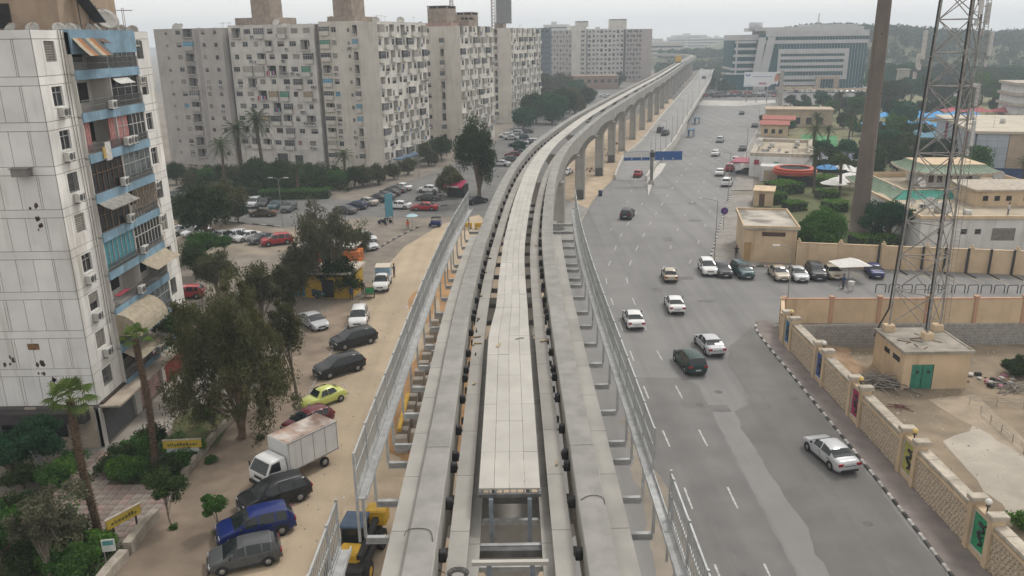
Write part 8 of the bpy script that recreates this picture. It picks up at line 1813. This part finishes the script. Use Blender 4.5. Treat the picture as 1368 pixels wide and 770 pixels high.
person('person in a navy jacket walking towards the parked cars', G(470, 402), (.03, .045, .11), (.03, .03, .04), R_(10), pose='walk')
person('person leaning on the back of the white pickup', G(527, 371), (.04, .045, .05), (.05, .05, .06), R_(70), pose='reach', z=.01)
person('person in an orange vest sitting under the small pale parasol', G(545, 305), (.62, .13, .02), (.06, .06, .09), R_(180), pose='sit')
person('person holding a camera up to the face at the gatehouse corner', G(983, 347), (.03, .03, .03), (.04, .04, .045), R_(170), pose='camera', z=.13)
vq = (67.0, 106.3)
person('person in a white shirt standing on the roof of the white building', vq, (.55, .55, .56), (.12, .13, .16), R_(40), z=4.35)
person('person in a blue jacket beside the bicycle cart', G(1126, 386), (.035, .06, .16), (.05, .05, .07), R_(100))
person('person in black on the far pavement before the white parasols', G(1179, 256), (.03, .03, .03), (.04, .04, .05), R_(30), pose='walk')
# ================================================================== street furniture and small things
m_ykiosk = M('yellow_paint', (.52, .33, .04), .7, .1, 1, streak=.25)
kk = thing('yellow_kiosk', 'yellow kiosk with a pink and white dome behind the trees', 'kiosk', G(425, 395), R_(-8)); kk.location = G(418, 398)
mb = MB(); mb.box(-4.2, 4.6, 0, 4.5, 0, 2.5); mb.build('wall', m_ykiosk, kk)
for (x0, x1, mt) in ((-4.1, -2.9, M('kiosk_green', (.03, .22, .08), .7, .1, 2)), (-2.3, -.9, m_curt[2]), (1.2, 2.6, m_dark)): mb = MB(); mb.box(x0, x1, -.05, 0, .1, 2.2); mb.build('door', mt, kk)
mb = MB(); mb.lathe([(2.3, 2.9), (2.2, 3.25), (1.7, 3.75), (.9, 4.05), (0, 4.15)], 16, (-2.2, 2.2, 0)); mb.build('dome', M('dome_pink', (.60, .40, .36), .8, .06, 1, var2=.3, scale2=.6), kk)
mb = MB(); mb.box(-.2, 4.9, -.4, 4.8, 2.9, 3.1); mb.build('roof', M('tarp_beige', (0, 0, 0)), kk)
ow = thing('orange_stall', 'low stall with an orange front and white roof beyond the yellow kiosk', 'stall', G(445, 352), R_(-5)); mb = MB(); mb.box(-4.5, 3.5, 0, 2.5, 0, 1.5); mb.build('front', M('stall_orange', (.5, .14, .03), .7, .1, 2), ow); mb = MB(); mb.box(-5, 3, .5, 5.5, 1.9, 2.1); mb.build('roof', m_cloth[0], ow); mb = MB()
for x in (-4.8, 2.8):
    for y in (.7, 5.2): mb.box(x-.06, x+.06, y-.06, y+.06, 0, 1.9)
mb.build('posts', m_gst, ow)
hc = thing('handcart', 'green and brown handcart beside the white pickup', 'cart', G(494, 398), R_(15)); mb = MB(); mb.bbox(-.45, .45, -.7, .7, .5, 1.5, .03); mb.build('body', m_wood, hc); mb = MB(); mb.box(-.46, .46, -.72, -.68, .7, 1.4); mb.build('green_front', M('kiosk_green', (0, 0, 0)), hc)
for sx in (-1, 1): mb = MB(); mb.cyl((sx*.5, 0, .32), (sx*.56, 0, .32), .32, .32, 14); mb.build('wheel', m_ty, hc)
rk = thing('red_kiosk', 'small kiosk with a crimson and white awning under the dark tree', 'kiosk', G(609, 264), R_(-20)); mb = MB(); mb.box(-1.6, 1.6, 0, 2.4, 0, 2.3); mb.build('body', m_dark, rk); mb = MB(); mb.add([(-1.9, -1.2, 2.3), (1.9, -1.2, 2.3), (1.9, 1.2, 3.1), (-1.9, 1.2, 3.1), (-1.9, -1.2, 2.0), (1.9, -1.2, 2.0)], [(0, 1, 2, 3), (4, 5, 1, 0)]); mb.build('awning', M('crimson_cloth', (.40, .03, .09), .7, .1, 2), rk); mb = MB(); mb.box(-1.2, 1.2, -1.3, -1.22, 2.05, 2.3); mb.build('awning_band', m_cloth[0], rk)
bs = thing('blue_sign_board', 'tall blue-green upright sign board facing the street', 'sign', G(521, 301), R_(60)); mb = MB(); mb.box(-.9, .9, -.08, .08, 1.4, 5.0); mb.build('board', M('faded_blue', (.08, .24, .30), .7, .1, 1.5), bs); mb = MB()
for x in (-.8, .8): mb.box(x-.06, x+.06, -.06, .06, 0, 1.4)
mb.build('legs', m_gst, bs)
pz = thing('parasol', 'small pale blue parasol at the dirt road corner', 'parasol', G(551, 305), 0); mb = MB(); mb.cyl((0, 0, 0), (0, 0, 2.2), .03, .03, 6); mb.build('pole', m_gst, pz); mb = MB(); mb.lathe([(1.0, 1.95), (.6, 2.15), (0, 2.3)], 8); mb.build('canopy', M('pale_blue_cloth', (.35, .5, .55), .8, .06, 2), pz)
def motorbike(label, p, hd, col=(.03, .03, .035)):
    t = thing('motorbike', label, 'motorbike', p, hd)
    for y in (-.6, .62): mb = MB(); mb.cyl((-.05, y, .3), (.05, y, .3), .3, .3, 14); mb.build('wheel', m_ty, t)
    mb = MB(); mb.tube([(0, .62, .3), (0, .45, .75), (0, .38, 1.0)], .035, 6); mb.tube([(-.32, .3, 1.02), (0, .4, 1.0), (.32, .3, 1.02)], .02, 5); mb.build('fork', m_rim, t)
    mb = MB(); mb.bbox(-.14, .14, -.2, .4, .35, .8, .05); mb.build('engine', M('bike_body', col, .5, .1, 3), t); mb = MB(); mb.bbox(-.13, .13, -.75, .0, .72, .84, .04); mb.build('seat', m_trim, t)
motorbike('dark motorbike parked beside the tall blue sign board', G(511, 300), R_(60)); motorbike('second motorbike leaning beside the blue sign board', G(517, 298), R_(75), (.04, .04, .08)); motorbike('red motorbike between the teal SUV and the gatehouse', G(1000, 363), R_(20), (.25, .03, .04))
tk = thing('tuk_tuk', 'small blue three-wheeler on the dirt crossing', 'three-wheeler', G(581, 303), R_(80)); mb = MB(); mb.bbox(-.55, .55, -1.0, .6, .35, .95, .1); mb.build('body', paint('blue', PC['blue']), tk); mb = MB(); mb.bbox(-.55, .55, -.9, .45, 1.45, 1.6, .08); mb.build('roof', m_trim, tk); mb = MB()
for x in (-.5, .5):
    for y in (-.85, .4): mb.box(x-.03, x+.03, y-.03, y+.03, .95, 1.45)
mb.build('roof_posts', m_trim, tk)
for q in ((-.5, -.7), (.5, -.7), (0, .75)): mb = MB(); mb.cyl((q[0]-.06, q[1], .25), (q[0]+.06, q[1], .25), .25, .25, 12); mb.build('wheel', m_ty, tk)
def barrier(label, p, hd, w=1.6):
    t = thing('yellow_barrier', label, 'barrier', p, hd); mb = MB(); mb.bbox(-w/2, w/2, -.2, .2, .25, .95, .05); mb.build('panel', M('machine_yellow', (.50, .30, .03), .6, .12, 2), t); mb = MB()
    for x in (-w/2+.2, w/2-.2): mb.box(x-.08, x+.08, -.35, .35, 0, .25)
    mb.build('feet', m_trim, t)
barrier('yellow plastic barrier at the far end of the left fence', G(622, 306), .1, 2.0); barrier('second yellow barrier partly behind the left beam', G(641, 306), .1, 1.6)
# concrete blocks standing on the sand under the left edge
cbm = MB(); cbm.bbox(-.42, .42, -.32, .32, 0, 1.25, .04); cb_me = cbm.mesh('concrete_block', M('block_concrete', (.34, .30, .25), .9, .12, 2, streak=.3, rand=.1)); rq = random.Random(6); k = 0
ords = ('first', 'second', 'third', 'fourth', 'fifth', 'sixth', 'seventh', 'eighth', 'ninth', 'tenth', 'eleventh', 'twelfth', 'thirteenth', 'fourteenth', 'fifteenth', 'sixteenth', 'seventeenth', 'eighteenth')
for i in range(16):
    t = i/15; px = 536 + t*50; py = 604 - t*172; o = obj('concrete_block', cb_me, None, (*(G(px + rq.uniform(-2, 2), py)).xy, .008), rq.uniform(-.1, .1), '%s concrete block of the row on the sand, counting from the near end' % ords[i], 'block', 'concrete blocks under the viaduct')
for i in range(8):
    t = i/7; px = 556 + t*34; py = 596 - t*130; obj('concrete_block', cb_me, None, (*(G(px + rq.uniform(-2, 2), py)).xy, .008), rq.uniform(-.1, .1), '%s concrete block of the inner row beside the beam, from the near end' % ords[i], 'block', 'concrete blocks under the viaduct')
yb = thing('yellow_girder', 'yellow steel girder leaning over the concrete blocks', 'girder', G(533, 568), 0); a = G(533, 575, 1.4)-G(533, 568); b = G(545, 527, 1.5)-G(533, 568); mb = MB()
for dz in (-.12, .12): mb.obox(a+Vector((0, 0, dz)), b+Vector((0, 0, dz)), .28, .05)
mb.obox(a, b, .05, .22); mb.build('girder', M('machine_yellow', (0, 0, 0)), yb)
# yellow telehandler below the left edge
tl = thing('telehandler', 'yellow and black site machine half hidden below the left fence', 'machine', G(478, 752), R_(-6)); my = M('machine_yellow', (0, 0, 0))
mb = MB(); mb.bbox(-.95, .95, -2.3, 2.2, .55, 1.15, .08); mb.build('chassis', m_trim, tl); mb = MB(); mb.bbox(-.6, .6, -1.6, -.5, 1.15, 1.7, .12); mb.build('engine_cover', my, tl)
mb = MB(); mb.bbox(-.8, .45, -.2, 1.3, 1.15, 2.35, .08); mb.build('cab', m_cg, tl); mb = MB(); mb.bbox(-.85, .5, -.25, 1.35, 2.35, 2.47, .05); mb.build('cab_roof', M('machine_blue', (.05, .08, .13), .5, .1, 2), tl)
mb = MB(); mb.obox((.65, -1.6, 1.5), (.65, 2.0, 1.6), .3, .3); mb.build('boom', m_trim, tl); mb = MB(); mb.bbox(.0, 1.2, 1.9, 2.9, 1.2, 2.1, .08); mb.build('bucket', my, tl)
for sx in (-1, 1):
    for y in (-1.5, 1.5): mb = MB(); mb.cyl((sx*.85, y, .6), (sx*1.2, y, .6), .6, .6, 18); mb.cyl((sx*1.2, y, .6), (sx*1.22, y, .6), .28, .28, 12, 1); mb.build('wheel', [m_ty, my], tl)
# parasol cart with bicycle on the side road
pc = thing('market_parasol', 'big white market parasol between two parked cars', 'parasol', G(1133, 374), .1); mb = MB(); mb.cyl((0, 0, 0), (0, 0, 2.3), .04, .04, 6); mb.build('pole', m_gst, pc); mb = MB(); mb.add([(-2, -1.5, 2.0), (2, -1.5, 2.0), (2, 1.5, 2.0), (-2, 1.5, 2.0), (0, 0, 2.75)], [(0, 1, 4), (1, 2, 4), (2, 3, 4), (3, 0, 4)]); mb.build('canopy', M('white_canvas', (.62, .61, .58), .85, .05, 2), pc)
bc = thing('bicycle_cart', 'bicycle with a vendor box near the white parasol', 'bicycle', G(1130, 388), R_(40))
for y in (-.5, .55): mb = MB(); mb.tube([(0, y+.33*math.cos(t), .34+.33*math.sin(t)) for t in np.linspace(0, 6.283, 15)], .022, 5); mb.build('wheel', m_ty, bc)
mb = MB(); mb.tube([(0, -.5, .34), (0, 0, .34), (0, .4, .85), (0, -.12, .85), (0, 0, .34)], .022, 5); mb.tube([(0, .4, .85), (0, .55, .34)], .022, 5); mb.tube([(-.25, .3, 1.0), (0, .38, .95), (.25, .3, 1.0)], .018, 5); mb.build('frame', m_blackst, bc); mb = MB(); mb.bbox(-.3, .3, -.85, -.25, .72, 1.2, .03); mb.build('vendor_box', m_cloth[0], bc)
# white and blue parasols in the right garden
cm_ = MB(); cm_.lathe([(2.4, 2.3), (1.4, 2.75), (0, 3.1)], 8); cp_ = MB(); cp_.cyl((0, 0, 0), (0, 0, 3.0), .05, .05, 6); cpm = cp_.mesh('pole', m_gst)
for i, (px, c, lab) in enumerate([((1104, 240), 'b', 'blue parasol behind the clipped hedges'), ((1126, 240), 'w', 'white parasol right of the blue one'), ((1135, 252), 'w', 'white parasol beside the brown mast'), ((1122, 258), 'w', 'white parasol nearest the clipped hedges'), ((1146, 244), 'w', 'white parasol behind the brown mast'), ((1112, 262), 'w', 'low white parasol over the garden tables')]):
    t = thing('garden_parasol', lab, 'parasol', G(*px), i, 'parasols in the garden'); obj('pole', cpm, t); obj('canopy', cm_.mesh('canopy', M('white_canvas', (0, 0, 0)) if c == 'w' else M('blue_canvas', (.06, .20, .42), .8, .06, 2)), t)
for i, (px, w_, d_, lab) in enumerate([((1225, 170), 26, 7, 'farthest bright blue market canopy'), ((1262, 168), 20, 7, 'right end bright blue market canopy'), ((1215, 182), 26, 8, 'middle long blue market canopy'), ((1250, 184), 20, 9, 'right of the middle blue market canopies'), ((1238, 198), 22, 10, 'nearest faded blue market canopy'), ((1322, 162), 30, 8, 'long red market canopy beside the mall roof')]):
    q = G(*px); t = thing('market_canopy', lab, 'canopy', q, R_(-14), 'market canopies'); mb = MB(); n = 4
    for k in range(n): x0 = -w_/2+w_*k/n; x1 = x0+w_/n; xm = (x0+x1)/2; mb.add([(x0, -d_/2, 3.2), (x1, -d_/2, 3.2), (x1, d_/2, 3.2), (x0, d_/2, 3.2), (xm, 0, 4.6)], [(0, 1, 4), (1, 2, 4), (2, 3, 4), (3, 0, 4)])
    mb.build('canopy', M('canopy_blue', (.04, .26, .55), .7, .08, .5) if i < 4 else (M('canopy_faded', (.10, .22, .30), .8, .08, .5) if i == 4 else M('canopy_red', (.36, .09, .10), .8, .08, .5)), t); mb = MB()
    for x in np.linspace(-w_/2, w_/2, n+1):
        for y in (-d_/2, d_/2): mb.box(x-.08, x+.08, y-.08, y+.08, 0, 3.2)
    mb.build('posts', m_gst, t)
th = thing('tan_hall', 'low tan hall behind the striped court', 'building', G(1062, 170), R_(-15)); mb = MB(); mb.box(-9, 11, 0, 10, 0, 5.2); mb.box(-9.3, 11.3, -.3, 10.3, 5.2, 5.6); mb.build('wall', m_tan, th)
for k in range(5): mb = MB(); mb.box(-7+k*3.4, -5.4+k*3.4, -.05, 0, 1, 3); mb.build('window', m_dark, th)
wv = thing('white_villa', 'terraced white building at the right edge below the hills', 'building', G(1352, 166), R_(-14))
for k in range(4): mb = MB(); mb.box(0, 26, 0, 16, 3.2*k, 3.2*k+2.4); mb.build('wall', m_wht, wv); mb = MB(); mb.box(-1, 27, -1.4, 16, 3.2*k+2.4, 3.2*k+3.2); mb.build('floor_band', m_coping, wv)
sd_ = thing('grey_tower', 'square grey concrete water tower before the hill', 'tower', G(1203, 128), R_(-10)); mb = MB(); mb.box(-2.2, 2.2, -2.2, 2.2, 0, 11.5); mb.box(-2.5, 2.5, -2.5, 2.5, 11.5, 12.2); mb.build('shaft', m_pier, sd_); mb = MB(); mb.box(-12, -2.5, 0, 8, 0, 6.5); mb.build('annex', m_pier, sd_)
sheet('garden_path', GP((1143, 200), (1158, 215), (1172, 232), (1180, 240), (1165, 262), (1150, 262), (1152, 238), (1140, 215), (1132, 195), (1136, 180)), .010, M('pale_walk', (0, 0, 0)))
sheet('green_court', GP((1066, 196), (1120, 199), (1118, 182), (1072, 180)), .012, M('court_green', (.04, .22, .07), .8, .15, .2, world=True)); sheet('striped_court', GP((1090, 222), (1152, 222), (1146, 200), (1088, 200)), .012, M('court_blue', (.12, .12, .22), .8, .35, .25, world=True, col2=(.4, .4, .42)))
sheet('car_park', GP((1040, 128), (1190, 126), (1190, 117), (1040, 118)), .010, m_street)
# ================================================================== left garden: walls, paths, signs
m_lw = M('garden_wall_stone', (.36, .32, .265), .9, .16, 1.5, streak=.3)
def low_wall(label, pts, h, w=.35, z=.0):
    rt = thing('garden_wall', label, 'wall', (pts[0].x, pts[0].y, z)); o = Vector((pts[0].x, pts[0].y, 0))
    for a, b in zip(pts, pts[1:]):
        d = (b-a); L = d.length; n = max(1, round(L/1.6))
        for k in range(n): p, q = a.lerp(b, k/n)-o, a.lerp(b, (k+1)/n-.012)-o; mb = MB(); mb.obox(Vector((p.x, p.y, h/2)), Vector((q.x, q.y, h/2)), w, h); mb.build('wall_block', m_lw, rt)
low_wall('low stone garden wall at the bottom left beside the pavement', GP((120, 806), (148, 770), (168, 748)), .7, .55); low_wall('low stone garden wall beside the yellow board', GP((172, 742), (190, 718), (210, 696)), .85, .5); low_wall('low stone wall round the raised lawn', GP((246, 640), (268, 612), (290, 584), (312, 562)), .6, .35); low_wall('low wall along the top of the raised lawn', GP((312, 562), (290, 548), (262, 545), (230, 548)), .35, .3)
# pink and grey paving tiles
pv = sheet('paved_path', GP((84, 645), (130, 602), (165, 600), (140, 648), (215, 650), (255, 662), (212, 697), (165, 735), (120, 720), (60, 690), (0, 720), (0, 680)), .03, M('path_bed', (.22, .17, .14), .95, .1, 1, world=True))
tms = []
for c in ((.27, .195, .17), (.25, .215, .185), (.22, .175, .15)): mb = MB(); mb.bbox(-.29, .29, -.29, .29, 0, .05, .015); tms.append(mb.mesh('paving_tile', M('tile_%.2f' % c[1], c, .85, .14, 3, rand=.12)))
poly = [(p.x, p.y) for p in GP((84, 645), (130, 602), (165, 600), (140, 648), (215, 650), (255, 662), (212, 697), (165, 735), (120, 720), (60, 690))]
def inside(x, y):
    r = False
    for (x0, y0), (x1, y1) in zip(poly, poly[1:]+poly[:1]):
        if (y0 > y) != (y1 > y) and x < (x1-x0)*(y-y0)/(y1-y0)+x0: r = not r
    return r
nt_ = 0
for j in range(40):
    for i in range(26):
        x, y = -34 + i*.6, 38 + j*.6
        if inside(x, y) and nt_ < 290: obj('paving_tile', tms[(0 if (i//2+j//3) % 2 else 1) if (i*j) % 7 else 2], pv, (x, y, .031)); nt_ += 1
sheet('shop_terrace', [(-29.6, 53.2), (-26.2, 54.0), (-25.6, 60), (-24.2, 75), (-29.6, 75)], .035, M('terrace_concrete', (.38, .345, .30), .9, .1, .6, var2=.2, scale2=.2, world=True))
sheet('terrace_step', [(-31.5, 50.6), (-27.2, 50.6), (-26.4, 53.8), (-31.5, 52.5)], .05, M('grey_apron', (0, 0, 0)))
m_ys = M('sign_yellow', (.50, .36, .05), .6, .08, 1.5, streak=.2)
def board(label, p, hd, w, z0, z1, bottom=None):
    t = thing('garden_sign', label, 'sign', p, hd); mb = MB(); mb.bbox(-w/2, w/2, -.06, .06, z0, z1, .02); bd = mb.build('board', m_ys, t)
    for x in (-w*.33, w*.33): mb = MB(); mb.box(x-.05, x+.05, -.04, .04, 0, z0); mb.build('post', m_blackst, t)
    mb = MB(); mb.box(-w/2-.02, w/2+.02, -.075, .075, z1, z1+.06); mb.build('top_rail', m_coping, bd)
    if bottom: mb = MB(); mb.box(-w*.42, w*.42, -.07, .05, z0-.3, z0-.02); mb.build('lower_strip', M('strip_pale', (.45, .5, .5), .6, .1, 3), bd)
    r = random.Random(int(w*10)); x = -w*.38
    while x < w*.36: L = r.uniform(.06, .18); mb = MB(); mb.box(x, x+L, -.068, -.061, z0+(z1-z0)*.3, z0+(z1-z0)*r.uniform(.5, .72)); mb.build('lettering', M('letter_dark', (.10, .09, .03), .7, .1, 4), bd); x += L+.05
board('yellow board on two black posts beside the raised lawn', G(247, 618), R_(4), 2.6, 1.15, 1.75, True); board('yellow board set at an angle on the low garden wall', G(170, 718), R_(58), 2.2, 1.1, 1.7)
wbd = thing('notice_board', 'small white and teal notice board beside the low wall', 'sign', G(150, 757), R_(10)); mb = MB(); mb.box(-.35, .35, -.03, .03, 1.0, 1.75); nb = mb.build('board', M('notice_white', (.5, .52, .5), .6, .1, 3), wbd); mb = MB(); mb.box(-.28, .28, -.04, -.031, 1.4, 1.68); mb.build('teal_field', M('notice_teal', (.08, .25, .24), .6, .1, 3), nb); mb = MB(); mb.box(-.3, -.25, -.02, .02, 0, 1.0); mb.build('post', m_gst, wbd)
# blue hoarding at the foot of the chequered slab, left street lamps
bh = thing('blue_hoarding', 'faded blue canopy strip at the foot of the chequered slab', 'canopy', (K + u18*1.0 + v18*2)[:], R_(72)); mb = MB(); mb.box(0, 22, -2.6, 0, 2.3, 2.5); mb.build('roof', M('hoarding_blue', (.10, .16, .24), .8, .15, .6), bh); mb = MB()
for x in np.arange(.5, 22, 3): mb.box(x-.06, x+.06, -2.5, -2.4, 0, 2.3)
mb.build('posts', m_gst, bh)
lamp_post('street_lamp', 'thin lamp post on the left street beside the hedge', G(378, 303), 7.5, (-.9, .1), None, .06, True)
lamp_post('street_lamp', 'lamp post on the corner of the slab street', G(560, 236), 7.5, (-.9, .1))
for i, (px, lab) in enumerate((((770, 322), 'steel rubbish bin beside the first pier'),)):
    pass
ds = thing('rubbish_bin', 'small dark blue bin on the verge beside the road', 'bin', G(802, 262), 0); mb = MB(); mb.lathe([(.35, 0), (.42, 1.0), (.36, 1.05), (0, 1.08)], 12); mb.build('body', paint('navy', PC['navy']), ds); mb = MB(); mb.lathe([(.44, .95), (.44, 1.02), (.40, 1.02)], 12); mb.build('rim', m_trim, ds)
rq = random.Random(12)
for i in range(6):
    q = vpt(pierS[7]+i*12+6, rq.uniform(-3.5, -1)); rubble('%s heap of site rubble between the piers' % ords[i], (q.x, q.y, .012), 14, (.9, 1.4), 20+i, [m_conc, m_rust, m_dark, m_wood])
for i, s_ in enumerate(pierS[6:9]):
    q = vpt(s_); t = thing('cable_box', '%s dark cabinet strapped to a viaduct pier' % ords[i], 'cabinet', (q.x-.2, q.y-1.35, .01), 0); mb = MB(); mb.bbox(-.7, .7, -.4, .4, .1, 1.7, .04); mb.build('case', M('cabinet_grey', (.09, .085, .08), .7, .15, 2), t); mb = MB(); mb.box(-.6, .6, -.35, .35, 0, .1); mb.build('plinth', m_conc, t)

# small yellow maintenance trolley far down the viaduct
sy = vs_at(470); q = vpt(sy, -1.2, ZT + .02); t = thing('maintenance_trolley', 'small yellow maintenance trolley far along the viaduct', 'trolley', q, R_(-15)); mb = MB(); mb.bbox(-1.6, 1.6, -3, 3, .5, 2.6, .2); mb.build('body', M('machine_yellow', (0, 0, 0)), t); mb = MB(); mb.bbox(-1.4, 1.4, -1.5, 1.5, 2.6, 3.8, .2); mb.build('cab', M('machine_yellow', (0, 0, 0)), t); mb = MB(); mb.box(-1.5, 1.5, -2.6, 2.6, 0, .5); mb.build('bogie', m_trim, t)
# grit, timber and scrap left on the walkway and ledges
r = random.Random(61)
for k in range(14):
    Y = r.uniform(24, 60); sd = r.choice((-1, 1)); p = vpt(vs_at(Y), sd*r.uniform(1.55, 1.85), ZT - .80); mb = MB(); L = r.uniform(.12, .5); mb.obox((0, -L/2, .03), (0, L/2, .03), r.uniform(.05, .12), .05)
    mb.build('timber_offcut', r.choice([m_wood, M('timber', (0, 0, 0)), m_blackst]), None, loc=p, rz=r.uniform(0, 3), label='%s scrap piece lying on the %s inner ledge of the viaduct' % (ords[k], 'left' if sd < 0 else 'right'), cat='scrap', group='scrap on the viaduct ledges')
# ================================================================== the haze in the air
hz = MB(); hz.box(-1400, 2100, -120, 2400, -6, 78)
mt = bpy.data.materials.new('haze'); mt.use_nodes = True; n = mt.node_tree; n.nodes.clear()
vo = n.nodes.new('ShaderNodeVolumePrincipled'); vo.inputs['Color'].default_value = (.82, .92, 1, 1); vo.inputs['Density'].default_value = 0.00052; vo.inputs['Anisotropy'].default_value = .2
ou = n.nodes.new('ShaderNodeOutputMaterial'); n.links.new(vo.outputs[0], ou.inputs['Volume'])
hz.build('haze', mt, kind='stuff', label='thin pale haze filling the air over the city', cat='haze')
